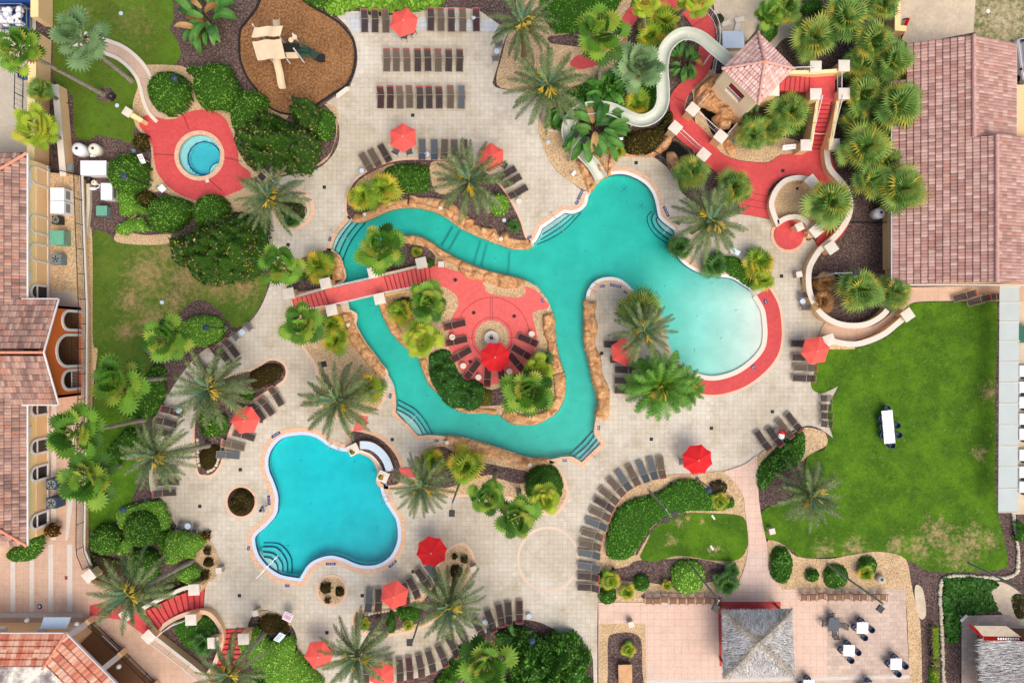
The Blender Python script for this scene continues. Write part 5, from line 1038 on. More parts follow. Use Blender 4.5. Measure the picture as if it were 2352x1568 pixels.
def facearch(parent, name, x, yc, zb, w, h, d, mat, t=None, filled=False, yw=1):
 """arch (ring of thickness t or filled) standing on a wall facing +x, proud by d"""
 mb = MB()
 if filled:
  s_ = archshape(w, h, 12); n = len(s_); mb.add([(x + d, yc + a, zb + b) for a, b in s_], [tuple(range(n))])
 else:
  o, i = archring(w, h, t); n = len(o)
  A = [(x + d, yc + a, zb + b) for a, b in o]; B = [(x + d, yc + a, zb + b) for a, b in i]; C = [(x, yc + a, zb + b) for a, b in o]; D_ = [(x, yc + a, zb + b) for a, b in i]
  mb.add(A + B + C + D_, [f for k in range(n - 1) for f in ((k, k + 1, n + k + 1, n + k), (2 * n + k, 2 * n + k + 1, k + 1, k), (n + k, n + k + 1, 3 * n + k + 1, 3 * n + k))])
 return mb.build(name, M[mat], parent, 'world')
def wy(py, z=TZ + 1.2): return W(0, py, z).y
for py in (672, 936, 1023, 1084, 1192):
 y = wy(py); fr = facearch(bl, 'window', xb + .05, y, TZ + .35, 1.5, 2.45, .14, 'white', .2)
 facearch(bl, 'window_glass', xb + .05, y, TZ + .5, 1.2, 2.2, .03, 'glass', filled=True)
 MB().box((xb + .12, y, TZ + .42), (.16, 1.5, .14)).build('window_sill', M['white'], bl, 'world'); MB().box((xb + .12, y, TZ + 1.85), (.08, 1.25, .1)).build('window_bar', M['white'], bl, 'world')
for py in (408, 518, 582):
 facearch(bl, 'arch_trim', xb + .05, wy(py), TZ + .4, 1.75, 2.5, .07, 'white', .14)
for py, w in ((412, 1.6), (634, .8), (990, .7)): MB().box((xb + .08, W(0, py, 4).y, 3.7), (.12, w, .5)).build('wall_vent', M['white'], bl, 'world')
pv = thing('pavilion_wing', 'orange gabled wing with three white trimmed arches facing the pool', 'building', (W(190, 808, TZ).x, W(0, 808, TZ).y, TZ))
xp = W(186, 0, TZ).x; ya, yz = W(0, 694, 4.4).y, W(0, 922, 4.4).y; ym = (ya + yz) / 2; ZP = 4.5; ZR = 6.3; tp = (ZR - ZP) / ((ya - yz) / 2)
n_ = [(xp, y, z) for y, z in ((yz + .3, TZ), (ya - .3, TZ), (ya - .3, ZP), (ym, ZR - .15), (yz + .3, ZP))]
AR = [(736, 1.55, 2.6), (805, 2.7, 3.4), (872, 1.55, 2.6)]
def gablewall():
 """orange front with real openings"""
 outer = [(yz + .3, TZ), (ya - .3, TZ), (ya - .3, ZP), (ym, ZR - .1), (yz + .3, ZP)]; holes = []
 for py, w, h in AR: yc = W(0, py, TZ + 1.5).y; holes.append([(yc + a, TZ + .02 + b) for a, b in archshape(w, h, 12)])
 m = MB().poly([outer] + holes, 0); r = MB()
 r.add([(xp, p[0], p[1]) for p in m.v], m.f); r.add([(xp - .35, p[0], p[1]) for p in m.v], [f[::-1] for f in m.f])
 for h in holes: k = len(h); r.add([(xp, a, b) for a, b in h] + [(xp - .35, a, b) for a, b in h], [(i, (i + 1) % k, k + (i + 1) % k, k + i) for i in range(k)])
 return r
gablewall().build('front_wall', M['orange'], pv, 'world')
MB().box(((xp + xb) / 2, ya - .42, (TZ + ZP) / 2), (xp - xb, .25, ZP - TZ)).build('side_wall', M['orange'], pv, 'world'); MB().box(((xp + xb) / 2, yz + .42, (TZ + ZP) / 2), (xp - xb, .25, ZP - TZ)).build('side_wall', M['orange'], pv, 'world')
MB().box((xb + .3, ym, (TZ + ZP) / 2), (.3, ya - yz - 1, ZP - TZ)).build('back_wall', M['dark'], pv, 'world')
MB().poly([[(xb + .4, yz + .6), (xp - .3, yz + .6), (xp - .3, ya - .6), (xb + .4, ya - .6)]], TZ + .03).build('floor', M['brown'], pv, 'world')
for py, w, h in AR:
 yc = W(0, py, TZ + 1.5).y; facearch(pv, 'arch_trim', xp, yc, TZ + .02, w + .5, h + .25, .1, 'white', .25)
 rp_ = [(xp - .18, yc - w / 2 + .05), (xp - .18, yc + w / 2 - .05)]; m = MB(); m.bar((xp - .18, yc - w / 2, TZ + 1.1), (xp - .18, yc + w / 2, TZ + 1.1), .04); m.bar((xp - .18, yc - w / 2, TZ + .15), (xp - .18, yc + w / 2, TZ + .15), .03)
 for i in range(int(w / .14)): m.bar((xp - .18, yc - w / 2 + .07 + i * .14, TZ + .15), (xp - .18, yc - w / 2 + .07 + i * .14, TZ + 1.1), .016, .016, 4)
 m.build('arch_railing', M['white' if py == 872 else 'iron'], pv, 'world')
xpe = xp + .3; xin = xb - 6
slope(pv, 'roof', [(xpe, ya + .25), (xpe, ym), (xin, ym), (xb - .4, ya + .25)], (0, ya + .25), (0, -1), ZP, tp, M['ltile'])
slope(pv, 'roof', [(xpe, yz - .25), (xpe, ym), (xin, ym), (xb - .4, yz - .25)], (0, yz - .25), (0, 1), ZP, tp, M['ltile'])
ridge(pv, (xpe, ym, ZR + .22), (xin, ym, ZR + .22), M['capo'], .14)
for y0 in (ya + .25, yz - .25): MB().bar((xpe + .03, y0, ZP), (xpe + .03, ym, ZR + .16), .09, .09, 6).build('fascia', M['white'], pv, 'world')
MB().box(((xpe + xb) / 2, ya + .3, ZP - .02), (xpe - xb, .12, .14)).build('gutter', M['white'], pv, 'world'); MB().box(((xpe + xb) / 2, yz - .3, ZP - .02), (xpe - xb, .12, .14)).build('gutter', M['white'], pv, 'world')
def q3(px, py, z): v = W(px, py, z); return (v.x, v.y, z)
b2 = thing('arcade_building', 'corner building with orange tiled roof, dark arcade and flat stained roof', 'building', tuple(W(120, 1480, TZ)))
A0, B0 = W(149, 1458, 4.4), W(330, 1640, 4.4); A1 = W(-60, 1458, 4.4); zE = 4.4
d_ = (B0 - A0).normalized(); nrm = Vector((-d_.y, d_.x, 0));  nrm = nrm if nrm.x > 0 else -nrm
MB().prism([(A1.x - 3, A1.y - .3), (A0.x, A0.y - .3), (A0.x + .3, A0.y - 1.2), (A0.x - 1.5, A0.y - 3), (A1.x - 3, A0.y - 3)], TZ, zE - .03).build('wall', M['stucco'], b2, 'world')
back = [Vector(p) - nrm * 3.2 for p in (A0, B0)]
MB().prism([(back[0].x, back[0].y), (back[1].x, back[1].y), (back[1].x - 6, back[1].y), (back[0].x - 8, back[0].y)], TZ, zE - .05).build('inner_wall', M['dark'], b2, 'world')
MB().poly([[(A0.x, A0.y - .2), (B0.x, B0.y), (back[1].x, back[1].y), (back[0].x, back[0].y)]], TZ + .03).build('arcade_floor', M['brown'], b2, 'world')
MB().bar((A0.x, A0.y, zE - .25), (B0.x, B0.y, zE - .25), .2, .2, 4).build('beam', M['white'], b2, 'world')
for s in (0.25, 4.6, 9.0):
 p = A0 + d_ * s; MB().box((p.x, p.y, (TZ + zE) / 2), (.45, .6, zE - TZ - .1), math.atan2(d_.y, d_.x)).build('column', M['white'], b2, 'world')
 MB().box((p.x + nrm.x * .2, p.y + nrm.y * .2, TZ + .55), (.5, .75, 1.1), math.atan2(d_.y, d_.x)).build('column_base', M['stucco'], b2, 'world')
ins = 2.7; up1 = (0, -1); up2 = (-nrm.x, -nrm.y)
C0 = Vector((W(100, 1508, 5.4).x, W(100, 1508, 5.4).y, 0));
r0 = (A0.x + .1, A0.y + .15); C1 = (C0.x, r0[1] - ins)
slope(b2, 'roof', [(A1.x - 3, r0[1]), r0, C1, (A1.x - 3, r0[1] - ins)], r0, up1, zE, .4, M['otile'], .38, .5)
e2_ = (B0.x + nrm.x * .15, B0.y + nrm.y * .15); C2 = (e2_[0] - nrm.x * ins, e2_[1] - nrm.y * ins)
slope(b2, 'roof', [r0, e2_, C2, C1], r0, up2, zE, .4, M['otile'], .45, .62)
ridge(b2, (r0[0], r0[1], zE + .08), (C1[0], C1[1], zE + .1 + ins * .4), M['capo'], .14)
MB().poly([[(A1.x - 3, C1[1] + .1), (C1[0] + .05, C1[1] + .1), (C2[0] + .1, C2[1]), (C2[0], C2[1] - 4), (A1.x - 3, C2[1] - 4)]], zE + .75).build('flat_roof', M['flat'], b2, 'world')
MB().strip([(A1.x - 3, r0[1]), r0, e2_], -.02, .1, zE - .12, zE + .06).build('gutter', M['white'], b2, 'world')
q = G([(217,1427),(297,1503),(372,1578)], TZ); railing('arcade_railing', 'black railing in front of the dark arcade with the ice cream banner', q, TZ, 1.05)
for x in (8, 100, 172): MB().box((W(x, 0, 3).x, A0.y - .1, 3.1), (.55, .55, .5)).build('bracket', M['white'], b2, 'world')
for x, y in ((62, 1424), (176, 1432), (273, 1530)):
 p = W(x, y, 2.9); t = thing('wall_lamp', 'round glass wall lamp on the arcade building, ' + {62: 'left one above the terrace', 176: 'middle one at the corner', 273: 'lower one by a column'}[x], 'wall lamp', tuple(p), 0, 'arcade wall lamps')
 MB().ball((0, 0, 0), .22, 8).build('globe', M['white'], t); MB().bar((0, 0, 0), (-.25, -.3, .05), .03).build('arm', M['galv'], t)
p = W(131, 1428, 3.2); t = thing('awning', 'grey fabric awning on the north wall of the arcade building', 'awning', tuple(p)); MB().add([(-1.2, -.4, .5), (1.2, -.4, .5), (1.25, .45, 0), (-1.25, .45, 0), (-1.2, -.4, .4), (1.2, -.4, .4), (1.25, .45, -.12), (-1.25, .45, -.12)], [(3, 2, 1, 0), (4, 5, 6, 7), (7, 6, 2, 3), (0, 4, 7, 3), (1, 2, 6, 5)]).build('awning_cloth', M['gutterb'], t)
def stairs(name, label, Lp, Rp, z0, z1, mat='red'):
 """Lp, Rp: side lines in photo units at tread height, foot to head"""
 n = len(Lp) - 1; t = thing(name, label, 'stairs', tuple(W(*Lp[0])))
 for i in range(n):
  z = z0 + (z1 - z0) * (i + 1) / n; q = [W(*Lp[i], z), W(*Rp[i], z), W(*Rp[i + 1], z), W(*Lp[i + 1], z)]
  MB().prism([(p.x, p.y) for p in q], min(z0, z1) - .05 , z + .004 * (i % 2)).build('tread', M[mat], t, 'world')
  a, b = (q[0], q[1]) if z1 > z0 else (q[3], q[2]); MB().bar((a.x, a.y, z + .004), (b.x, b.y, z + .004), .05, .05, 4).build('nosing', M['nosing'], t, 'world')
 return t
def lerp2(a, b, n): return [(a[0] + (b[0] - a[0]) * i / n, a[1] + (b[1] - a[1]) * i / n) for i in range(n + 1)]
Lc = sm([(470,1351),(428,1360),(385,1378),(345,1398),(318,1412)], 3, False); Rc = sm([(466,1398),(435,1402),(400,1415),(372,1437),(352,1460)], 3, False)
stairs('curved_stairs', 'curved flight of red steps from the deck up to the terrace', Lc, Rc, 0, TZ)
o = MB().poly([G([(206,1390),(250,1380),(300,1392),(322,1412),(354,1462),(338,1463),(285,1424),(206,1412)], TZ + .02)], TZ + .02).build('red_landing', M['red']); o['kind'] = 'structure'
L2 = sm([(515,1446),(512,1480),(500,1515),(482,1550),(470,1580)], 3, False); R2 = sm([(565,1443),(562,1480),(556,1515),(545,1555),(535,1590)], 3, False)
stairs('lower_stairs', 'second red flight of steps cut by the bottom edge', L2, R2, 0, TZ)
lowwall('stair_wall', 'tan curved wall on the upper side of the red curved stairs', G(sm([(470,1342),(430,1346),(385,1366),(345,1386),(320,1400)], 4, False), .6), .3, 0, 1.0, capw=.03)
lowwall('planter_wall', 'round tan planter wall between the two red stairs', G(sm([(352,1466),(372,1440),(400,1420),(440,1405),(478,1405),(502,1428),(512,1455),(508,1485),(495,1520),(480,1545)], 4, False), .4), .34, 0, .55, capw=.03, cap='salmon')
railing('stair_railing', 'white rail along the lower side of the curved red stairs', G(sm([(362,1462),(385,1440),(410,1428),(428,1423)], 4, False), .8), lambda s: TZ * (1 - s), 1.0, 'white', .2)
railing('terrace_edge_rail', 'white rail along the terrace above the stair planter', G([(352,1463),(436,1526),(480,1565)], TZ), TZ, 1.0, 'white', .2)
lowwall('terrace_wall', 'tan wall dropping from the terrace into the stair planter', G([(360,1458),(440,1520),(484,1556)], .5), .25, 0, TZ + .05, capw=.04)
for (x, y), w in zip([(446,1353),(439,1422),(490,1475),(560,1466),(342,1461),(205,1322),(290,1412)], ['top of the curved stairs wall', 'in the middle of the round planter', 'right side of the round planter', 'right of the second red stairs', 'at the end of the white terrace rail', 'where the terrace railing ends', 'under the tall date palm on the landing']):
 pillar(x, y, 1.7, R({342: 45, 205: 40, 290: 35}.get(x, 3)), 'cream capped pillar ' + w, zb=0)
o = MB().poly([G([(-90,-60),(82,-60),(82,350),(-90,350)])], -.01).build('service_yard', M['conc']); o['kind'] = 'structure'
lowwall('yard_wall', 'thick tan wall of the service yard at the top edge', G([(113,-40),(113,62)]), .7, 0, 2.0, cap='stuccoy', capw=.02, caph=.04)
lowwall('yard_wall', 'thick tan wall of the service yard behind two fan palms', G([(110,94),(106,240),(104,398)]), .7, 0, 2.0, cap='stuccoy', capw=.02, caph=.04)
lowwall('fence_wall', 'tan wall with pale coping left of the upper lawn', G([(148,206),(156,300),(166,412)]), .5, 0, 1.25, capw=.05)
railing('yard_railing', 'black iron fence on the tan wall left of the upper lawn', G([(138,200),(143,300),(150,400)]), .3, 1.3)
lowwall('yard_kerb', 'grey stone blocks at the foot of the tan wall by the pumps', G([(207,424),(208,470),(203,520),(200,545)]), .35, 0, .35, 'stone', None)
def cab(x, y, z, sx, sy, label, mat='whitebox', name='equipment_box', cat='equipment', rz=0, zb=0., lid=None, group=None):
 c = W(x, y, z); t = thing(name, label, cat, (c.x, c.y, zb), rz, group); h = z - zb
 MB().box((0, 0, h / 2), (sx, sy, h)).build('cabinet', M[mat], t); MB().box((0, 0, h + .02), (sx * 1.04, sy * 1.04, .05)).build('lid', M[lid or mat], t)
 MB().box((sx / 2 + .006, 0, h * .55), (.012, sy * .7, h * .5)).build('panel', M['galv'], t); return t
cab(132,446,TZ+1.25,1.25,1.15,'upper of two white cooling cabinets in the gravel yard',zb=TZ,group='white cooling cabinets'); cab(132,476,TZ+1.25,1.25,1.15,'lower of two white cooling cabinets in the gravel yard',zb=TZ,group='white cooling cabinets')
cab(131,546,TZ+1.1,1.25,1.3,'green transformer cabinet in the gravel yard','greenbox','transformer','transformer',zb=TZ)
def fanunit(x, y, z, s, label, mat, zb, h):
 c = W(x, y, z); t = thing('condenser_unit', label, 'air conditioner', (c.x, c.y, zb), 0, 'condenser units'); MB().box((0, 0, h / 2), (s, s, h)).build('casing', M[mat], t)
 MB().lathe((0, 0, h), [(s * .43, 0), (s * .43, .05), (s * .38, .05), (s * .36, .01)], 18).build('fan_ring', M['galv'], t); m = MB(); m.lathe((0, 0, h + .02), [(.08, 0), (.08, .06)], 10)
 for k in range(5): a = k * 1.2566; m.add([(.07 * math.cos(a), .07 * math.sin(a), h + .05), (s * .33 * math.cos(a), s * .33 * math.sin(a), h + .03), (s * .33 * math.cos(a + .6), s * .33 * math.sin(a + .6), h + .06)], [(0, 1, 2)])
 m.build('fan', M['iron'], t)
fanunit(128,505,TZ+.75,.75,'small dark condenser above the green transformer','iron',TZ,.75); fanunit(128,595,TZ+.9,1.0,'pale condenser with round fan below the green transformer','greybox',TZ,.9)
for y, w in ((1112, 'upper'), (1155, 'lower')): fanunit(118, y, TZ + 1.3, 1.0, w + ' of two dark condensers against the yellow wall', 'bluech', TZ, 1.3)
cab(215,386,1.1,2.4,1.35,'long white equipment shed lid beside the round hedge',lid='whitebox'); cab(245,440,.9,1.05,1.55,'square white equipment cover south of the long shed'); cab(234,484,.8,1.0,.9,'grey pump cabinet with green lid in the mulch','greybox',lid='greenbox')
def tank(x, y, z, r, label, mat, h):
 c = W(x, y, z); t = thing('filter_tank', label, 'tank', (c.x, c.y, 0), 0, 'pool filter tanks'); MB().lathe((0, 0, 0), [(r, 0), (r, h * .85), (r * .85, h * .95), (r * .4, h)], 18).build('tank_body', M[mat], t, smooth=True); MB().lathe((0, 0, h), [(r * .22, -.02), (r * .22, .05)], 10).build('hatch', M['iron'], t)
tank(176,341,1.5,.62,'white cylindrical filter tank by the tan wall','whitebox',1.5); tank(213,341,1.2,.55,'ivory filter tank with black handle','ivory',1.2); tank(214,419,.5,.26,'small ivory chlorinator below the long white shed','ivory',.5); tank(199,408,.6,.3,'black round chemical pot below the white shed','iron',.6); tank(2024,488,1.2,.55,'white ribbed barrel beside the pink roofed building','whitebox',1.2)
for x, y, w in ((216,357,'beside the ivory tank'), (216,433,'beside the white cover')):
 c = W(x, y, .3); t = thing('pump', 'white pump with pipes ' + w, 'pump', (c.x, c.y, 0), 0, 'pool pumps'); m = MB(); m.bar((-.35, 0, .25), (.15, 0, .25), .16, .16, 10); m.build('motor', M['whitebox'], t); MB().tube([(.15, 0, .25), (.45, .1, .25), (.5, .4, .2), (.2, .45, .2)], .06).build('pipe', M['whitebox'], t)
cab(161,385,1.6,.45,.55,'grey meter box on the tan wall','greybox',zb=1.35)
c = W(18, 33, 1.4); t = thing('cage_trailer', 'caged blue trailer full of white bags at the top left corner', 'trailer', (c.x, c.y, 0)); m = MB()
for sx in (-1.35, 1.35):
 for sy in (-.95, .95): m.bar((sx, sy, 0), (sx, sy, 1.5), .05)
for z in (.3, .8, 1.5):
 m.bar((-1.35, -.95, z), (1.35, -.95, z), .04); m.bar((-1.35, .95, z), (1.35, .95, z), .04); m.bar((1.35, -.95, z), (1.35, .95, z), .04); m.bar((-1.35, -.95, z), (-1.35, .95, z), .04)
m.build('cage', M['galv'], t); MB().box((0, 0, .35), (2.6, 1.8, .12)).build('trailer_bed', M['blue'], t); m = MB(); RND.seed(4)
for i in range(34): m.ball((RND.uniform(-1.1, 1.1), RND.uniform(-.75, .75), RND.uniform(.6, 1.15)), RND.uniform(.2, .32), 6)
m.build('bag_load', M['whitebox'], t, smooth=True)
c = W(50, 168, .8); t = thing('blue_crate', 'blue steel crate in the service yard beside the fence', 'crate', (c.x, c.y, 0)); MB().strip([(-.5, -.35), (.5, -.35), (.5, .35), (-.5, .35)], 0, .05, 0, .7, True).build('sides', M['blue'], t); MB().box((0, 0, .1), (.95, .65, .06)).build('bottom', M['blue'], t)
c = W(20, 2, .8); t = thing('blue_container', 'blue container lid cut by the top left corner', 'container', (c.x, c.y, 0)); MB().box((0, .3, .6), (5, 1.2, 1.2)).build('container_body', M['blue'], t); MB().box((0, .3, 1.23), (5.1, 1.3, .06)).build('lid', M['blue'], t)
railing('yard_gate', 'black sliding gate frame on the service yard concrete', G([(55,176),(53,262)]), 0, 1.2, 'iron', .5)
br = thing('club_building', 'long building with a pink tiled gable roof on the right', 'building', (40, 14, 0)); tr = .32; XE = W(2049, 0, 3).x; XR = 43.3; XU = 41.62; Y0, Y1, Y2, YT = 5.3, 18.4, 24.2, 27.6; zz = lambda x: 3 + tr * (x - XE)
XU0 = W(2094, 0, 3.6).x
slope(br, 'roof', [(XE, Y0), (XR, Y0), (XR, Y1), (XU, Y1), (XU, YT), (XU0, YT), (XU0, Y2), (XE, Y2)], (XE, 0), (1, 0), 3, tr, M['rtile'])
slope(br, 'roof', [(XU, Y1), (46.7, Y1), (46.7, YT), (XU, YT)], (46.7, 0), (-1, 0), zz(XU) - tr * (46.7 - XU), tr, M['rtile'])
slope(br, 'roof', [(XR, Y0), (54, Y0), (54, Y1 + .2), (XR, Y1 + .2)], (54, 0), (-1, 0), zz(XR) - tr * (54 - XR), tr, M['rtile'])
ridge(br, (XU, Y1, zz(XU) + .1), (XU, YT, zz(XU) + .1), M['capt'], .2); ridge(br, (XR, Y0, zz(XR) + .1), (XR, Y1, zz(XR) + .1), M['capt'], .2)
MB().prism([(36.4, Y0 + .3), (53, Y0 + .3), (53, Y2 - .3), (36.4, Y2 - .3)], 0, 3.0).build('wall', M['stucco'], br, 'world'); MB().prism([(37.7, Y2 - .3), (46, Y2 - .3), (46, YT - .3), (37.7, YT - .3)], 0, 3.2).build('wall', M['stucco'], br, 'world')
MB().add([(37.7, YT - .3, 3.2), (46, YT - .3, 3.2), (XU, YT - .3, zz(XU) - .1)], [(0, 2, 1)]).build('gable', M['stucco'], br, 'world')
MB().box((XE - .03, (Y0 + Y2) / 2, 2.98), (.12, Y2 - Y0, .12)).build('gutter', M['white'], br, 'world'); MB().box((45, Y0 - .05, 3.0), (19, .1, .16)).build('fascia', M['white'], br, 'world')
MB().box((46.72, (Y1 + YT) / 2, zz(XU) - tr * (46.7 - XU) - .03), (.1, YT - Y1, .12)).build('gutter', M['white'], br, 'world')
lowwall('sand_wall', 'tan wall corner between the sabal palms and the sand lot', G([(2040,-10),(2040,82),(2060,84)]), .5, 0, 1.6, cap='stuccoy', capw=.02, caph=.03)
lowwall('garden_wall', 'tan wall strip beside the mulch below the pink roof', G([(2030,455),(2031,620)]), .3, 0, 1.0, cap='stuccoy', capw=.03, caph=.04)
railing('bed_fence', 'low black fence across the mulch beside the barrel', G([(1952,512),(2040,514)]), 0, .8, 'iron', .2)
tc = Vector((21.94, 24.28, 0)); tw = thing('slide_tower', 'square tan tower with a pink pyramid roof above the water slide', 'tower', (tc.x, tc.y, 0)); ze, za = 5.7, 7.25; hd = 3.25
cor = [Vector((tc.x + hd * math.cos(a), tc.y + hd * math.sin(a), ze)) for a in (0, math.pi / 2, math.pi, -math.pi / 2)]
for i in range(4):
 a, b = cor[i], cor[(i + 1) % 4]; m = (a + b) / 2; u = (tc - m); u.z = 0; run = u.length
 slope(tw, 'roof', [(a.x, a.y), (b.x, b.y), (tc.x, tc.y)], (a.x, a.y), (u.x, u.y), ze, (za - ze) / run, M['wtile'], .28, .36, .08); ridge(tw, (a.x, a.y, ze + .1), (tc.x, tc.y, za + .08), M['capt'], .15)
MB().lathe((tc.x, tc.y, za), [(.25, 0), (.2, .15), (.05, .25)], 8).build('finial', M['capo'], tw, 'world')
wc = [tc + (c - tc) * .86 for c in cor]; FZ = 2.6
MB().prism([(c.x, c.y) for c in wc], 0, FZ).build('base', M['creamst'], tw, 'world'); MB().prism([(tc.x + (c.x - tc.x) * .95, tc.y + (c.y - tc.y) * .95) for c in wc], FZ, FZ + .05).build('floor', M['red'], tw, 'world')
for i in range(4):
 a, b = wc[i].copy(), wc[(i + 1) % 4].copy(); d = (b - a); d.z = 0; L_ = d.length; d.normalize(); rz = math.atan2(d.y, d.x)
 for s in (.55, L_ - .55): p = a + d * s; MB().box((p.x, p.y, (FZ + ze) / 2), (1.1, .28, ze - FZ - .05), rz).build('pier', M['creamst'], tw, 'world')
 p = a + d * L_ / 2; MB().box((p.x, p.y, ze - .45), (L_ - 2.2, .28, .85), rz).build('lintel', M['creamst'], tw, 'world')
 if i in (1, 2): MB().box((p.x, p.y, FZ + .2), (L_ - 2.2, .3, .45), rz).build('parapet', M['creamst'], tw, 'world')
 m = MB(); q0, q1 = a + d * 1.1, a + d * (L_ - 1.1)
 if i in (1, 2):
  for z in (FZ + .5, FZ + 1.05): m.bar((q0.x, q0.y, z), (q1.x, q1.y, z), .035)
  for k in range(17): r_ = q0.lerp(q1, k / 16); m.bar((r_.x, r_.y, FZ + .45), (r_.x, r_.y, FZ + 1.05), .02, .02, 4)
  m.build('railing', M['white'], tw, 'world')
LZ = 1.9
t = thing('stair_landing', 'raised red landing at the top of the straight red stairs', 'landing', tuple(W(1888, 200, 0))); MB().prism(G([(1850,172),(1918,170),(1918,232),(1866,234),(1850,232)], LZ), 0, LZ).build('platform', M['red'], t, 'world')
stairs('tower_stairs', 'red steps from the landing up to the slide tower', lerp2((1860,174),(1795,180),6), lerp2((1858,212),(1790,208),6), LZ, FZ)
stairs('straight_stairs', 'straight flight of red steps with a white chain across', lerp2((1858,342),(1874,232),11), lerp2((1892,342),(1908,232),11), 0, LZ)
lowwall('stair_wall', 'tan sloping wall right of the straight red stairs', G([(1897,342),(1915,232)], 1.1), .3, 0, 2.0, capw=.02, cap='stuccoy')
lowwall('stair_wall', 'tan sloping wall left of the straight red stairs', G([(1852,342),(1868,236)], 1.0), .26, 0, 1.9, capw=.02, cap='stuccoy')
lowwall('landing_wall', 'tan wall along the upper side of the landing', G([(1793,172),(1862,172),(1918,168)], 2.2), .3, 0, 2.7, capw=.02, cap='stuccoy')
railing('stair_railing', 'white rail left of the straight red stairs', G([(1856,342),(1871,234)], 1.5), lambda s: 1.0 + 1.3 * s, .9, 'white', .25); railing('stair_railing', 'white rail right of the straight red stairs', G([(1901,342),(1917,234)], 1.5), lambda s: 1.0 + 1.3 * s, .9, 'white', .25)
railing('landing_railing', 'white rail on the right side of the landing', G([(1922,170),(1922,232)], LZ), LZ, 1.0, 'white', .2); railing('landing_railing', 'white rail on the upper side of the landing', G([(1800,170),(1862,168)], LZ), 2.5, .9, 'white', .2)
c = W(1886, 308, .8); t = thing('chain_barrier', 'white chain hung across the straight red stairs', 'chain', tuple(c)); MB().tube([(-.9, 0, .3), (-.4, 0, .1), (0, 0, .02), (.4, 0, .1), (.9, 0, .3)], .04).build('chain', M['white'], t)
for (x, y, z), w in zip([(1873,154,2.9),(1938,152,2.9),(1873,217,2.9),(1938,216,2.9),(1851,334,1.9),(1915,332,1.9),(1776,208,3.4),(1864,417,1.5),(1836,521,1.3),(1874,530,1.5),(1909,569,1.4),(2084,723,1.3),(1904,781,1.4),(1591,252,1.9),(1551,294,1.9),(1655,314,1.9),(1616,356,1.7)], ['upper left corner of the landing', 'upper right corner of the landing', 'at the head of the red stairs, left', 'at the head of the red stairs, right', 'at the foot of the red stairs, left', 'at the foot of the red stairs, right', 'beside the tower steps', 'on top of the white ring wall', 'small one in the red circle', 'at the exit of the ring wall', 'on the outer wall by the red exit', 'at the end of the lower curved wall by the lawn', 'at the start of the lower curved wall', 'on the red bridge beside the grotto, upper', 'on the red bridge opposite the grotto', 'at the lower corner of the grotto pond', 'on the red bridge by the waterfall pond']):
 pillar(x, y, z, R({1864: 40, 1836: 25, 1874: 40, 1909: 35, 2084: 35, 1904: 20, 1591: -40, 1551: -40, 1655: -40, 1616: -40}.get(x, 0)), 'cream capped pillar ' + w, size=.75 if x == 1836 else 1.06)
lowwall('curved_wall', 'white topped curved wall from the red stairs round to the lower exit', G(sm([(1897,345),(1900,375),(1908,394),(1928,416),(1944,440),(1951,470),(1946,500),(1928,530),(1908,552),(1880,576)], 5, False), .9), .42, 0, 1.0, capw=.06)
lowwall('curved_wall', 'white topped wall sweeping round the lower mulch bed', G(sm([(1880,576),(1868,594),(1858,615),(1855,640),(1858,670),(1870,700),(1890,725),(1920,742),(1955,748),(1990,744),(2020,728),(2036,712)], 5, False), .9), .42, 0, 1.0, capw=.06)
lowwall('ring_wall', 'white topped ring wall around the gravel bed in the red plaza', G(sm([(1858,545),(1860,530),(1850,510),(1832,500),(1812,500),(1796,506),(1784,514),(1784,514),(1775,492),(1770,468),(1780,440),(1800,418),(1826,410),(1850,412),(1866,420)], 5, False), .6), .40, 0, .75, capw=.05)
lowwall('ring_wall', 'short white topped wall under the ring bed palm', G([(1880,524),(1900,505),(1912,490)], .6), .4, 0, .75, capw=.05)
lowwall('lawn_wall', 'white topped curved wall beside the concrete walk and the lawn', G(sm([(1904,781),(1930,788),(1964,790),(2000,780),(2030,765),(2055,745),(2075,728)], 5, False), .7), .42, 0, .9, capw=.06)
railing('picket_rail', 'white picket rail along the right side of the looping red path', G(sm([(1600,-5),(1618,12),(1636,30),(1648,50),(1652,75),(1650,105),(1644,140),(1638,175)], 4, False), .8), .0, 1.2, 'white', .22)
railing('pond_rail', 'black and white rail around the waterfall pond beside the lagoon', G(sm([(1498,353),(1520,368),(1538,392),(1550,412)], 4, False)), 0, 1.0, 'iron', .2)
railing('bridge_rail', 'white rail on the red bridge along the grotto pond', G([(1600,266),(1645,306)], 0), 0, 1.0, 'white', .2); railing('bridge_rail', 'white rail on the red bridge along the waterfall pond', G([(1560,304),(1608,348)], 0), 0, 1.0, 'white', .2)
railing('grotto_rail', 'thin white rail on the upper side of the grotto pond', G([(1603,244),(1628,216)], .5), .3, 1.0, 'white', .4); railing('grotto_rail', 'thin white rail on the right side of the grotto pond', G([(1668,310),(1692,284)], .5), .3, 1.0, 'white', .4)
sl = [(1674,146,3.6),(1638,116,3.3),(1612,94,3.0),(1588,83,2.8),(1563,83,2.65),(1541,97,2.5),(1526,117,2.4),(1520,140,2.3),(1518,165,2.2),(1520,190,2.1),(1521,215,2.0),(1520,238,1.9),(1510,261,1.8),(1490,276,1.7),(1467,280,1.65),(1444,273,1.6),(1420,261,1.55),(1396,252,1.5),(1365,250,1.45),(1335,256,1.4),(1314,272,1.3),(1304,295,1.2),(1306,318,1.0),(1322,338,.8),(1343,360,.6),(1364,384,.35),(1380,412,.12)]
pts = []
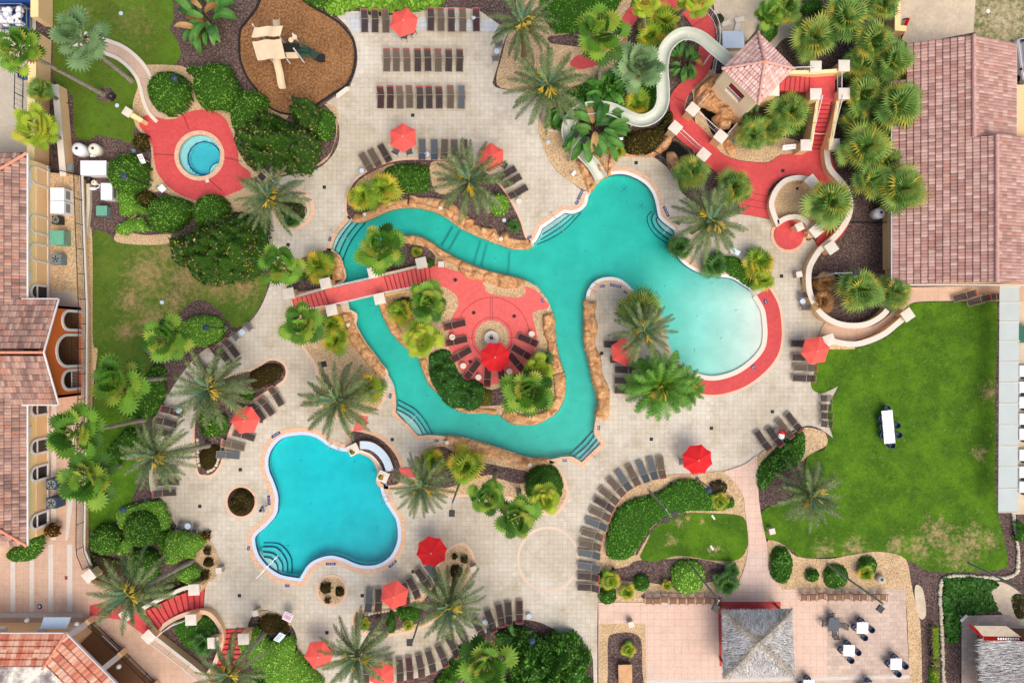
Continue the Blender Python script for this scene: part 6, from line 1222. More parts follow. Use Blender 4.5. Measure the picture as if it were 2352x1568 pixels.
for i in range(len(sl) - 1):
 p = [sl[max(0, i - 1)], sl[i], sl[i + 1], sl[min(len(sl) - 1, i + 2)]]
 for k in range(4): t = k / 4; pts.append(Vector([.5 * (2 * b + (c - a) * t + (2 * a - 5 * b + 4 * c - d) * t * t + (3 * b - a - 3 * c + d) * t ** 3) for a, b, c, d in zip(*p)]))
pts.append(Vector(sl[-1])); pts = [W(p.x, p.y, p.z) for p in pts]; prof = [(-.62, .42), (-.56, .47), (-.5, .42), (-.44, .14), (-.28, .02), (0, -.03), (.28, .02), (.44, .14), (.5, .42), (.56, .47), (.62, .42)]
ws = thing('water_slide', 'long pale green water slide winding from the tower to the lagoon', 'water slide', tuple(pts[-1])); m = MB(); nP = len(prof)
for i, p in enumerate(pts):
 d = (pts[min(i + 1, len(pts) - 1)] - pts[max(0, i - 1)]); d.z = 0; d.normalize(); s = Vector((-d.y, d.x, 0)); m.v += [tuple(p + s * a + Vector((0, 0, b))) for a, b in prof]
m.f = [(i * nP + k, (i + 1) * nP + k, (i + 1) * nP + k + 1, i * nP + k + 1) for i in range(len(pts) - 1) for k in range(nP - 1)]; m.build('flume', M['slide'], ws, 'world', smooth=True)
m = MB()
for p in pts[4:-14:9]: m.bar((p.x, p.y, 0), (p.x, p.y, p.z - .02), .08, .08, 8)
m.build('support_post', M['white'], ws, 'world')
def rockmass(ring, h, label, z=-.1, noisy=.5, name='artificial_rock', group='tan artificial rocks', smooth=True, edge=None):
 rg = np.array(G(sm(ring, 4) if smooth else ring, h * .4)); c = rg.mean(0); A = abs(area(rg.tolist())); edge = edge or max(.35, math.sqrt(A) * .3); st = max(.1, min(.15, math.sqrt(A) / 30)); t = thing(name, label, 'rock', (c[0], c[1], 0), 0, group)
 x0, y0 = rg.min(0) - st; x1, y1 = rg.max(0) + st; nx, ny = int((x1 - x0) / st) + 2, int((y1 - y0) / st) + 2; X, Y = np.meshgrid(x0 + st * np.arange(nx), y0 + st * np.arange(ny)); P = np.c_[X.ravel(), Y.ravel()]; ins = inside(P, rg).astype(int)
 d = edge_dist(P, rg); u = np.clip(d / edge, 0, 1); Z = h * (1 - (1 - u) ** 2) ** .4
 vc = lambda x, y: (lambda d: min(1, (d[1] - d[0]) * 2.6))(noise.voronoi(Vector((x * .75 + .3 * noise.noise(Vector((x, y, 4.))), y * .75, 1.3)))[0]); Z = Z * np.array([.45 + .55 * vc(x, y) for x, y in P]); nz = np.array([noise.noise(Vector((x * .9, y * .9, 1.7))) + .6 * abs(noise.noise(Vector((x * 2.3, y * 2.3, 5.2)))) + .3 * noise.noise(Vector((x * 5, y * 5, 9.)) ) for x, y in P]); Z = np.where(ins > 0, Z * (1 + noisy * nz), z)
 jx = np.array([noise.noise(Vector((x * 3, y * 3, 11.))) for x, y in P]) * st * .5; mb = MB(); mb.v = [(a - c[0] + j, b - c[1], max(z, e)) for (a, b), e, j in zip(P, Z, jx)]
 mb.f = [(j * nx + i, j * nx + i + 1, (j + 1) * nx + i + 1, (j + 1) * nx + i) for j in range(ny - 1) for i in range(nx - 1) if ins[j * nx + i] + ins[j * nx + i + 1] + ins[(j + 1) * nx + i + 1] + ins[(j + 1) * nx + i] >= 1]
 mb.build('rock_shell', M['rock'], t, smooth=True); return t
def rockrim(path, w, h, label, out=1):
 """rock edge following the water; path runs along the water line, out=+1 rocks to the left"""
 w *= .72; h *= .8; p = path; q = offset(p, out * w, False); q = [(a[0] + (b[0] - a[0]) * (1 + .45 * noise.noise(Vector((a[0] * .6, a[1] * .6, 2.2)))), a[1] + (b[1] - a[1]) * (1 + .45 * noise.noise(Vector((a[0] * .6, a[1] * .6, 2.2))))) for a, b in zip(p, q)]
 p2_ = offset(p, -out * .12, False); ring = p2_ + q[::-1]; return rockmass([(x / S + CX, CY - y / S) for x, y in ring], h, label, z=-.25, smooth=False, edge=.32)
rockrim(sub(river, (807,502), (938,472)), .95, .6, 'rock edge at the northwest bend of the river by the steps'); rockrim(sub(river, (940,472), (1060,520)), 1.6, .8, 'high rock edge at the top of the river')
rockrim(sub(river, (1063,522), (1219,563)), 1.15, .6, 'rock edge between the top bed and the river'); rockrim(sub(river, (788,642), (762,579)), 1.5, .5, 'flat rock slope on the bank above the bridge')
rockrim(sub(river, (885,850), (804,717)), 1.3, .7, 'rock edge on the bank below the bridge'); rockrim(sub(river, (1344,690), (1368,960)), 1.5, .7, 'long rock edge on the west side of the peninsula')
rockrim(sub(river, (1261,1057), (1030,1003)), 1.4, .6, 'rock edge between the southern gravel bed and the river')
isg = isle if area(isle) < 0 else isle
rockrim(sub(isle, (905,548), (1060,600)), 1.0, .6, 'rock edge on the northern shore of the island', -1); rockrim(sub(isle, (1060,600), (1206,645)), 1.5, .8, 'rock edge on the northeast shore of the island', -1)
rockrim(sub(isle, (1266,715), (1288,850)), 1.25, .8, 'big boulders on the eastern shore of the island', -1); rockrim(sub(isle, (1289,855), (1150,955)), 1.5, .7, 'rock edge on the southeast shore of the island', -1)
rockrim(sub(isle, (1140,953), (960,825)), .7, .4, 'thin rock edge under the jade shrub on the island', -1); rockrim(sub(isle, (955,815), (866,680)), 1.2, .6, 'rock edge on the western shore of the island', -1)
rockmass([(1598,215),(1612,190),(1640,168),(1660,180),(1655,205),(1640,222),(1620,240),(1602,238)], 1.6, 'tall rock beside the tower above the grotto pond'); rockmass([(1610,225),(1640,205),(1680,240),(1712,262),(1700,285),(1680,275),(1660,292),(1640,270),(1650,258),(1625,245)], 1.0, 'rock shelf inside the grotto pond under the tower')
rockmass([(1646,268),(1664,262),(1680,275),(1678,292),(1660,294),(1648,284)], .8, 'rock ring island in the grotto pond'); rockmass([(1660,320),(1675,318),(1690,340),(1686,358),(1670,352)], .7, 'rock at the corner of the gravel under the tower')
rockmass([(1396,395),(1400,360),(1410,335),(1430,330),(1440,350),(1480,355),(1510,335),(1535,310),(1545,318),(1530,340),(1500,358),(1470,360),(1410,360),(1404,400)], .8, 'rock collar around the paved lagoon peninsula'); rockmass([(1352,440),(1340,410),(1330,380),(1322,368),(1336,372),(1352,392),(1366,420),(1362,436)], .8, 'rock to the left of the slide exit'); rockmass([(1360,350),(1375,358),(1390,380),(1396,405),(1388,404),(1372,384)], .8, 'rock to the right of the slide exit')
rockmass([(1533,352),(1548,350),(1560,370),(1552,390),(1538,386)], .7, 'pink rock standing in the waterfall pond')
for x, y, r in [(1077,512,13), (1108,530,10), (1130,535,13), (1158,545,14)]: rockmass(ell(x, y, r, r * .8, 10, x), .7, {1077: 'round boulder nearest the date palm foot', 1108: 'small boulder between two larger ones in the top bed', 1130: 'third boulder along the top bed', 1158: 'boulder nearest the lagoon in the top bed'}[x], smooth=False)
RND.seed(8)
def stones(path, label, n, r=.2, z=0, name='kerb_stone', cat='stone', group='pale kerb stones', mat='stone'):
 """row of loose pale stones, each its own object"""
 L = resample(G(sm(path, 4, False)), .05); me = MB().ball((0, 0, .08), 1, 6, .7); base = mesh_of(me, name, M[mat])
 for i in range(n):
  p = L[min(len(L) - 1, int(i * (len(L) - 1) / max(1, n - 1)))]; o = bpy.data.objects.new(name, base); COL.objects.link(o); o.location = (p[0] + RND.uniform(-.04, .04), p[1] + RND.uniform(-.04, .04), .06); o.rotation_euler = (0, 0, RND.uniform(0, 6)); k = r * RND.uniform(.8, 1.2); o.scale = (k, k * RND.uniform(.75, 1), k); tag(o, label, cat, group)
stones([(2326,1176),(2336,1251),(2336,1306),(2320,1322),(2289,1326),(2214,1322),(2174,1324),(2160,1338),(2158,1380),(2161,1426),(2164,1500),(2167,1590)], 'pale rounded kerb stone edging the bed by the right lawn corner', 96, .2, group='kerb stones by the lawn corner')
stones([(910,1400),(870,1404),(840,1410),(822,1420),(818,1435),(830,1446),(870,1450),(900,1448),(920,1446)], 'pale stone edging the left end of the stone edged bed', 28, .17, group='stones of the edged bed')
stones([(1249,268),(1250,285),(1258,298),(1278,302)], 'white stone ringing the date palm foot on gravel beside the deck', 9, .17, group='stones at the date palm foot')
stones([(455,1010),(454,1040),(458,1068)], 'pale stone on the left rim of the long mulch bed', 9, .17, group='left rim stones'); stones([(512,1010),(505,1045),(495,1070),(478,1082)], 'pale stone on the lower right rim of the long mulch bed', 12, .17, group='right rim stones')
o = border(G(ell(674, 482, 33, 31)), .3, 'stone', 0, .22, d=-.3).build('planter_ring', M['stone']); tag(o, 'grey stone ring around the planter of the northwest date palm', 'planter ring')
def lounger_proto(col, rec, red):
 t = thing('sun_lounger', '-', 'sun lounger'); w = .33; fr = MB(); zt = .34; hy = .28; by = hy + .86 * math.cos(rec); bz = zt + .86 * math.sin(rec)
 for s in (-1, 1):
  fr.tube([(s * w, -1.06, zt), (s * w, hy, zt)], .024, 5); fr.tube([(s * w, hy, zt), (s * w, by, bz)], .024, 5); fr.tube([(s * (w + .06), -.15, zt), (s * (w + .07), .0, zt + .2), (s * (w + .07), .38, zt + .22), (s * (w + .05), .55, zt)], .022, 5)
  for y in (-.95, .2): fr.bar((s * w, y, zt), (s * (w + .03), y, 0), .022, .022, 5)
 fr.bar((-w, -1.06, zt), (w, -1.06, zt), .024); fr.bar((-w, by, bz), (w, by, bz), .024); fr.bar((-w, hy, zt - .01), (w, hy, zt - .01), .02)
 fr.build('frame', M['bronze'], t); st = MB(); sb = MB(); rd = MB()
 if col == 'slingg':
  st.add([(-w, -1.04, zt + .01), (w, -1.04, zt + .01), (w, hy - .02, zt + .0), (-w, hy - .02, zt + .0)], [(0, 1, 2, 3)]); c, s_ = math.cos(rec), math.sin(rec)
  sb.add([(-w, hy + .03, zt + .03), (w, hy + .03, zt + .03), (w, hy + .84 * c, zt + .84 * s_), (-w, hy + .84 * c, zt + .84 * s_)], [(0, 1, 2, 3)])
 else:
  n = 17
  for i in range(n): y = -1.03 + i * (hy + 1.0) / n; sag = -.02 * math.sin(math.pi * i / n); st.add([(-w, y, zt + .015), (w, y, zt + .015), (w, y + .069, zt + .015), (-w, y + .069, zt + .015), (0, y, zt + sag), (0, y + .069, zt + sag)], [(0, 4, 5, 3), (4, 1, 2, 5)])
  n = 11; c, s_ = math.cos(rec), math.sin(rec)
  for i in range(n):
   d = .03 + i * .83 / n; tgt = rd if (red and i >= n - 2) else sb; tgt.add([(-w, hy + d * c, zt + .02 + d * s_), (w, hy + d * c, zt + .02 + d * s_), (w, hy + (d + .069) * c, zt + .02 + (d + .069) * s_), (-w, hy + (d + .069) * c, zt + .02 + (d + .069) * s_)], [(0, 1, 2, 3)])
 st.build('seat', M[col], t); sb.build('backrest', M[col], t)
 if rd.v: rd.build('headrest', M['redstrap'], t)
 return t
LP = {}; LU = {}
CN = {'b': 'dark brown', 't': 'taupe', 'g': 'grey', 'd': 'dark red'}; CM = {'b': 'strapb', 't': 'strapt', 'g': 'slingg', 'd': 'strapd'}
def lounger(px, py, hx, hy, kind, label, group):
 """centre in photo units, head direction in the photo (x right, y down)"""
 k, rec = kind[0], {'f': .12, 'm': .5, 'h': .75}[kind[1]]; key = kind; p = W(px, py, .3); rz = math.atan2(-hy, hx) - math.pi / 2
 if key not in LP:
  LP[key] = lounger_proto(CM[k], rec, k != 'g'); o = LP[key]; o.location = (p.x, p.y, 0); o.rotation_euler = (0, 0, rz); o['label'] = label; o['group'] = group; return o
 return dup(LP[key], (p.x, p.y, 0), rz, label, group)
def row(items, desc, way, group):
 n = len(items)
 for i, (x, y, hx, hy, k) in enumerate(items):
  o = lounger(x, y, hx, hy, k, '%s lounger, %s %s %s' % (CN[k[0]], ORD[i], way, desc), group)
  o.location.z = .12 if 'island' in desc else .015
V = lambda xs, y, k, hx=0, hy=-1: [(x, y + (RND.random() - .5) * 2, hx + (RND.random() - .5) * .06, hy, kk) for x, kk in zip(xs, k)]
RND.seed(3)
row(V([838,862,886], 51, ['bm','bm','tm']), 'in the top row, left of the coral parasol', 'from left', 'top row loungers'); row(V([990,1013,1037,1063,1094], 48, ['bm','tm','bm','tm','dm']), 'in the top row, right of the coral parasol', 'from left', 'top row loungers')
row(V([889,911,935,960,983,1007,1031,1056], 140, ['tm','tm','tm','bm','bm','tm','bh','bh']), 'in the upper open row of eight', 'from left', 'upper deck loungers'); row(V([875,897,919,941,965,986,1009,1035,1060], 225, ['dh','dm','tm','tm','bm','bm','bh','tm','gm']), 'in the lower open row of nine', 'from left', 'upper deck loungers')
row([(842,374,.5,.87,'tf'),(862,365,.5,.87,'tm'),(885,354,.5,.87,'bm')], 'in the slanted row of three above the top bed', 'from left', 'top bed loungers'); row(V([970,998,1021,1044,1066], 345, ['gm','gm','tm','tm','bm'], 0, 1), 'under the date palm above the river', 'from left', 'top bed loungers')
row([(1163,399,-.85,.5,'bm'),(1175,417,-.85,.5,'bm'),(1189,442,-.85,.5,'bm')], 'of the three east of the top bed palm', 'from top', 'top bed loungers')
RW = [(1518,1072,.12,1,'tm'),(1498,1075,.22,1,'gm'),(1476,1082,.36,.94,'gm'),(1453,1090,.45,.9,'tm'),(1432,1102,.55,.84,'gm'),(1415,1117,.68,.74,'tm'),(1398,1137,.78,.62,'tm'),(1387,1157,.86,.5,'bm'),(1378,1179,.92,.4,'tm'),(1369,1202,.94,.34,'gm'),(1360,1226,.96,.28,'tm'),(1355,1250,.97,.22,'tm'),(1353,1271,.98,.16,'gm'),(1352,1300,.98,.15,'gm'),(1351,1323,.99,.08,'bm'),(1351,1348,.99,.06,'bm')]
row(RW, 'in the long curved row beside the lawn bed', 'from top', 'curved row loungers')
row([(1412,791,1,.03,'bm'),(1426,826,1,.03,'bm'),(1437,849,1,.03,'bm'),(1436,874,1,.03,'bm'),(1436,896,1,.03,'bm')], 'on the paved peninsula beside the bright date palm', 'from top', 'peninsula loungers')
row([(1841,789,1,.03,'bm'),(1844,821,1,.03,'bm'),(1848,844,1,.03,'tm'),(1845,868,1,.03,'bm')], 'of four at the lawn edge beside the coral parasol', 'from top', 'lawn edge loungers')
row([(1751,1011,.55,.83,'bm'),(1778,1002,.58,.81,'bm'),(1801,984,.6,.8,'tm'),(1822,969,.6,.8,'bm')], 'of four behind the loose southeast hedge', 'from left', 'southeast loungers')
row([(1045,746,-.97,.22,'df'),(1049,783,-.97,.2,'df'),(1060,814,-.85,.5,'df'),(1085,849,-.6,.8,'df'),(1120,864,-.05,1,'dm'),(1153,862,.2,1,'dm'),(1186,832,.65,.75,'dm'),(1198,809,.85,.5,'dm'),(1213,781,.9,.4,'dm')], 'from upper left around the island parasol', 'anticlockwise', 'island loungers')
row([(532,799,-.6,-.8,'bm'),(514,815,-.6,-.8,'bm'),(492,801,-.6,-.8,'dm'),(468,845,-.7,-.7,'bm')], 'by the oval hedge under the date palm', 'from right', 'west loungers'); row([(397,944,-.93,-.3,'dm'),(382,969,-.96,-.25,'bm'),(370,992,-.98,-.2,'bm'),(382,1079,-1,0,'bm'),(387,1106,-1,0,'bm'),(380,1131,-1,.05,'bm')], 'down the west edge beside the tall date palm', 'from top', 'west loungers')
row([(635,909,-.5,-.86,'bm'),(612,932,-.6,-.8,'bm'),(592,944,-.6,-.8,'bm'),(562,999,-.95,-.3,'bm'),(538,1022,-.97,-.25,'tm'),(526,1044,-.99,-.1,'gm')], 'below the long mulch bed near the coral parasol', 'from right', 'mulch bed loungers')
row([(848,1376,-.05,1,'gm'),(870,1376,.02,1,'bm'),(932,1362,.2,1,'bm'),(950,1348,.5,.87,'bm'),(972,1327,.6,.8,'bm'),(995,1316,.6,.8,'gm')], 'along the top of the stone edged bed', 'from left', 'stone edged bed loungers')
row([(841,1540,.05,1,'bm'),(895,1536,.05,1,'tm'),(919,1537,.08,1,'bm'),(941,1533,.12,1,'dm'),(966,1527,.2,1,'bm'),(990,1517,.3,1,'bm'),(1016,1504,.42,.9,'bm'),(1041,1484,.5,.87,'bm'),(1066,1465,.5,.87,'bm'),(1100,1441,.5,.87,'bm'),(1127,1424,.35,.94,'bm'),(1149,1411,.18,1,'bm'),(1168,1406,.05,1,'bm'),(1193,1403,0,1,'dm')], 'in the bottom curved row', 'from left', 'bottom row loungers')
for (x, y, hx, hy, k, zz_), l in zip([(2212,680,1,-.3,'bm',.1),(2280,682,1,-.05,'dm',.1),(2240,690,1,-.3,'bm',.35)], ['brown sun lounger stored by the building wall, leftmost of the pile', 'dark red sun lounger stored by the building wall, right end of the pile', 'sun lounger lying on top of the stored pile by the building wall']):
 lounger(x, y, hx, hy, k, l, 'stored loungers').location.z = zz_
def parasol(px, py, r, n, label, mat, rot=0.0, z=2.5, scal=.16, base=True):
 c = W(px, py, z); rr = r * 1.08 * S * (H - z) / H; t = thing('parasol', label, 'parasol', (c.x, c.y, 0), rot, 'pool parasols'); m = MB(); K = 6; vs = [(0, 0, z)]
 for k in range(1, K + 1):
  f = k / K
  for i in range(n):
   for j in range(4):
    a = 6.2832 * (i + j / 4) / n; s = 1 - scal * math.sin(math.pi * j / 4) * f; s *= math.cos(math.pi / n) / math.cos(math.pi * (j / 4 * 2 - 1) / n) if scal < .08 else 1
    vs.append((rr * f * s * math.cos(a), rr * f * s * math.sin(a), z - (.34 * f + .12 * f * f) * rr / 1.35 - .07 * f * math.sin(math.pi * j / 4)))
 q = 4 * n; fs = [(0, 1 + i, 1 + (i + 1) % q) for i in range(q)] + [(1 + (k - 1) * q + i, 1 + k * q + i, 1 + k * q + (i + 1) % q, 1 + (k - 1) * q + (i + 1) % q) for k in range(1, K) for i in range(q)]
 m.add(vs, fs); m.build('canopy', M[mat], t)
 MB().bar((0, 0, 0), (0, 0, z + .06), .03, .025, 8).build('pole', M['bronze'], t); m = MB()
 for i in range(n): a = 6.2832 * i / n; m.bar((0, 0, z - .06), (rr * .98 * math.cos(a), rr * .98 * math.sin(a), z - .50 * rr / 1.35), .014, .014, 4)
 m.build('ribs', M['bronze'], t); MB().lathe((0, 0, z - .01), [(.09, 0), (.08, .05), (.02, .09)], 8).build('finial', M['bin'], t)
 if n == 8: MB().lathe((0, 0, z - .12), [(.32, -.03), (.24, .06), (.05, .14)], 8).build('vent_cap', M[mat], t)
 MB().lathe((0, 0, 0), [(.32, 0), (.3, .08), (.06, .12)], 12).build('base', M['iron'], t); return t
for x, y, r, rot, w in [(926,46,32,.3,'on the top deck beside the top row of loungers'), (924,313,32,.55,'above the slanted row of three loungers'), (1127,358,31,.5,'half under the date palm above the river'), (1436,808,31,.6,'under the palms on the paved peninsula'), (1878,805,32,.2,'beside the lawn and the curved wall'), (559,966,32,.1,'below the long mulch bed on the left'), (904,1370,32,.35,'over the stone edged bed loungers'), (730,1508,33,.15,'at the bottom edge beside the light hedge'), (875,1553,30,.5,'at the bottom edge left of the bottom curved row')]:
 parasol(x, y, r, 6, 'coral hexagonal parasol ' + w, 'umbc', rot)
for x, y, r, rot, w in [(1137,820,33.5,.39,'in the middle of the island'), (990,1270,34,.2,'between the blue pool and the drop shaped bed'), (1605,1057,34,.5,'beside the pink path and the ground cover')]:
 parasol(x, y, r, 8, 'big red octagonal parasol ' + w, 'umbr', rot, 2.7, .05)
def chair_proto(name, mat, frame, back=.5, label='-', w=.27):
 t = thing(name, label, 'chair'); f = MB()
 for s in (-1, 1):
  f.bar((s * w, -w, .66), (s * w, -w, 0), .02); f.bar((s * w, w, .4), (s * (w + .02), w + .1, 0), .02); f.bar((s * w, -w, .66), (s * w, w + .05, .64), .022); f.bar((s * w, w, .4), (s * w, w + .17, .4 + back), .022)
 f.bar((-w, w + .17, .4 + back), (w, w + .17, .4 + back), .022); f.build('frame', M[frame], t); m = MB()
 n = 8
 for i in range(n): y = -w + i * 2 * w / n; m.box((0, y + w / n, .42), (2 * w, 1.5 * w / n, .02))
 m.build('seat', M[mat], t); m = MB()
 for i in range(6): d = (i + .5) / 6; m.box((0, w + .17 * d, .42 + back * d), (2 * w, .02, .06))
 m.build('backrest', M[mat], t); return t
CP = {}
def chair(px, py, hx, hy, kind, label, group, z=.01):
 p = W(px, py, .55); rz = math.atan2(-hy, hx) - math.pi / 2
 if kind not in CP:
  CP[kind] = {'patio': lambda: chair_proto('patio_chair', 'mesht', 'bronze'), 'navy': lambda: tub_proto('bluech'), 'dark': lambda: chair_proto('metal_chair', 'mesht', 'iron'), 'wood': lambda: chair_proto('wooden_armchair', 'brown', 'brown', .6, w=.31), 'strap': lambda: chair_proto('strap_chair', 'strapb', 'bronze', .7, w=.31)}[kind]()
  o = CP[kind]; o.location = (p.x, p.y, z); o.rotation_euler = (0, 0, rz); o['label'] = label; o['group'] = group; return o
 return dup(CP[kind], (p.x, p.y, z), rz, label, group)
def tub_proto(mat):
 t = thing('tub_chair', '-', 'chair'); m = MB(); m.prism([(.26 * math.cos(a), .26 * math.sin(a)) for a in (6.2832 * i / 14 for i in range(14))], .40, .44); m.build('seat', M[mat], t); arc = [(.29 * math.cos(a), .29 * math.sin(a)) for a in (-.35 + 3.84 * i / 12 for i in range(13))]
 MB().strip(arc, -.015, .02, .42, .78).build('backrest', M[mat], t)
 for a in (.7, 2.3, 3.9, 5.5): MB().bar((.2 * math.cos(a), .2 * math.sin(a), .42), (.27 * math.cos(a), .27 * math.sin(a), 0), .02).build('leg', M[mat], t)
 return t
def rtable(px, py, r, z, label, mat='wtable', top=None, group='small round tables', zb=.01):
 p = W(px, py, z); t = thing('side_table', label, 'side table', (p.x, p.y, zb), 0, group); MB().lathe((0, 0, z), [(r, -.02), (r, .01), (r * .96, .02)], 20).build('table_top', M[mat], t)
 for a in (.5, 2.6, 4.7): MB().bar((r * .7 * math.cos(a), r * .7 * math.sin(a), z - .02), (r * .85 * math.cos(a), r * .85 * math.sin(a), 0), .018).build('leg', M['bronze'], t)
 return t
PC = 'patio chairs'
for x, y, hx, hy, w in [(1144,102,1,-.1,'above the little table at the top right of the deck'), (1137,134,1,-.1,'below the little table at the top right of the deck'), (572,752,-.6,-.8,'right of the table beside the oval hedge'), (541,774,-.6,-.8,'left of the table beside the oval hedge'), (414,1205,-.2,1,'left of the table by the light wide hedge'), (448,1212,-.2,1,'right of the table by the light wide hedge'), (1842,677,1,0,'above the little table beside the curved wall'), (1848,706,1,0,'below the little table beside the curved wall')]:
 chair(x, y, hx, hy, 'patio', 'grey mesh patio chair ' + w, PC)
chair(929,81,-.2,1,'dark','dark metal chair under the top coral parasol, left one',PC); chair(945,72,.7,.7,'dark','dark metal chair under the top coral parasol, right one',PC); chair(911,345,-.5,.8,'dark','dark metal chair under the second coral parasol, left one',PC); chair(939,346,.3,1,'dark','dark metal chair under the second coral parasol, right one',PC); chair(1569,1059,-1,.1,'dark','dark metal chair at the left of the red parasol by the pink path',PC); chair(1155,378,.8,.5,'dark','dark metal chair under the coral parasol above the river',PC)
for x, y, r, z, w, m in [(1141,118,.27,.5,'between two patio chairs at the top right of the deck','gutterb'), (556,763,.3,.5,'between two chairs beside the oval hedge','gutterb'), (431,1208,.3,.5,'between two chairs by the light wide hedge','gutterb'), (1844,692,.28,.5,'between two chairs beside the curved wall','gutterb'), (1192,462,.28,.4,'at the foot of the lounger east of the top bed','cap'), (1784,989,.27,.5,'grey one between the southeast loungers','mesht'), (1795,1001,.3,.5,'white one between the southeast loungers','wtable'), (1087,40,.22,.4,'between two loungers of the top row','gutterb'), (831,392,.24,.4,'left of the slanted row of three','gutterb'), (1215,1415,.27,.4,'right of the bottom curved row on the deck','gutterb'), (1114,1429,.26,.4,'between two loungers of the bottom curved row','gutterb'), (981,355,.26,.4,'between grey loungers above the river','gutterb'), (411,942,.3,.5,'silver one beside the west loungers','gutterb')]:
 rtable(x, y, r, z, 'small round table ' + w, m)
for x, y, w in [(1039,774,'left of the parasol, upper'), (1064,840,'left of the parasol, lower'), (1099,866,'below the parasol, left'), (1170,853,'below the parasol, right'), (1221,767,'right of the parasol')]: rtable(x, y, .29, .45, 'pink white round table on the island, ' + w, 'cap', zb=.1)
for i, (x, y) in enumerate([(1894,914),(1893,935),(1895,954),(1895,973)]): chair(x, y, 1, .05 * i, 'strap', 'brown strap armchair, %s from the top of four on the fishtail paving' % ORD[i], 'fishtail armchairs')
for i, x in enumerate([1491,1508,1526,1546,1566,1586,1607,1627,1647]): chair(x, 1379 - (3 if i == 2 else 0), RND.uniform(-.08, .08), -1, 'wood', 'wooden armchair, %s from left in the row of nine by the planting bed' % ORD[i], 'left row wooden armchairs', .12)
for i, x in enumerate([1847,1867,1886,1908,1928,1945,1966,1984,2008,2028]): chair(x, 1371 - (3 if i in (2, 5) else 0), RND.uniform(-.08, .08), -1, 'wood', 'wooden armchair, %s from left in the row of ten on the patio' % ORD[i], 'right row wooden armchairs', .12)
def sqtable(px, py, label, size=1.08, mat='wtable', z=.74, rz=-.03, zb=.11):
 p = W(px, py, z); t = thing('square_table', label, 'table', (p.x, p.y, zb), rz, 'square tables'); MB().box((0, 0, z - zb), (size, size if mat == 'wtable' else 1.3, .04)).build('table_top', M[mat], t); MB().bar((0, 0, 0), (0, 0, z - zb), .05, .05, 8).build('pedestal', M['iron'], t); m = MB(); m.box((0, 0, .02), (.7, .08, .04), .78); m.box((0, 0, .03), (.7, .08, .04), -.78); m.build('foot', M['iron'], t); MB().lathe((0, 0, z - zb + .02), [(.03, 0), (.03, .006)], 8).build('parasol_hole', M['iron'], t); return t
for x, y, w, k in [(1981,1441,'white table near the right patio edge, upper','navy'), (1950,1493,'white table in the middle of the patio','navy'), (2058,1524,'white table at the lower right of the patio','navy'), (1915,1433,'dark slatted table at the left of the patio','dark'), (1858,1573,'white table cut by the bottom edge, left','navy'), (1998,1580,'white table cut by the bottom edge, right','navy')]:
 if k == 'dark': sqtable(x, y, w, 1.0, 'mesht')
 else: sqtable(x, y, w)
 for (dx, dy, hx, hy, s) in [(-6,-18,-.1,-1,'upper'), (-20,-3,-1,-.1,'left'), (18,2,1,.1,'right'), (2,20,.1,1,'lower')]:
  if y < 1560 or s == 'upper' or (s == 'left'): chair(x + dx, y + dy, hx + RND.uniform(-.15, .15), hy, k, ('navy tub chair' if k == 'navy' else 'dark metal chair') + ', %s side of the %s' % (s, w), 'patio table chairs', .11)
for i, y in enumerate((955, 980, 1005)): sqtable(2038 + i * 2.3, y, 'white table on the big lawn, %s of three in line' % ORD[i], 1.07, zb=.08, rz=.09)
for x, y, hx, hy, w in [(2035,937,0,-1,'head, top end'), (2022,960,-1,0,'left side, upper'), (2024,979,-1,0,'left side, middle'), (2025,999,-1,0,'left side, lower'), (2058,976,1,0,'right side, upper'), (2062,998,1,0,'right side, lower'), (2046,1022,.1,1,'head, bottom end')]: chair(x, y, hx, hy, 'navy', 'navy tub chair at the lawn tables, ' + w, 'lawn table chairs', .08)
p = W(1129, 776, .6); t = thing('lamp_pedestal', 'white round disc table with a black orbit sculpture on the island', 'sculpture', (p.x, p.y, .1)); MB().lathe((0, 0, .5), [(.68, -.06), (.7, 0), (.66, .02)], 28).build('disc', M['cap'], t); MB().bar((0, 0, 0), (0, 0, .5), .3, .25, 12).build('pedestal', M['stucco'], t); m = MB(); m.ball((0, 0, .72), .13, 8)
for a, sx, sy in ((0, .14, .3),): rr_ = [(sx * math.cos(6.2832 * i / 20), sy * math.sin(6.2832 * i / 20), .66 + .2 * math.sin(6.2832 * i / 20)) for i in range(21)]; m.tube(rr_, .025, 5)
m.bar((-.35, .1, .62), (.4, -.12, .6), .018); m.build('orbit_sculpture', M['iron'], t)
for x, y, rz, w in [(1088,1307,.3,'beside the drop shaped bed'), (502,1310,.1,'beside the bronze shrubs on the left'), (1013,607,-.05,'at the head of the island stairs'), (1836,630,.2,'beside the curved wall'), (1450,1434,.3,'at the planter on the pink plaza'), (1774,1220,.2,'on the lawn beside the pink path'), (586,1408,.2,'at the bed with two signs')]:
 p = W(x, y, .9); t = thing('litter_bin', 'tan litter bin ' + w, 'litter bin', (p.x, p.y, .01), rz, 'tan litter bins'); MB().box((0, 0, .4), (.5, .5, .8)).build('bin_body', M['bin'], t); MB().box((0, 0, .86), (.56, .56, .1)).build('lid', M['cap'], t); MB().box((0, -.253, .66), (.3, .01, .14)).build('opening', M['iron'], t)
gm = mesh_of(MB().box((0, 0, .004), (.33, .33, .008)), 'drain_grate', M['grate'])
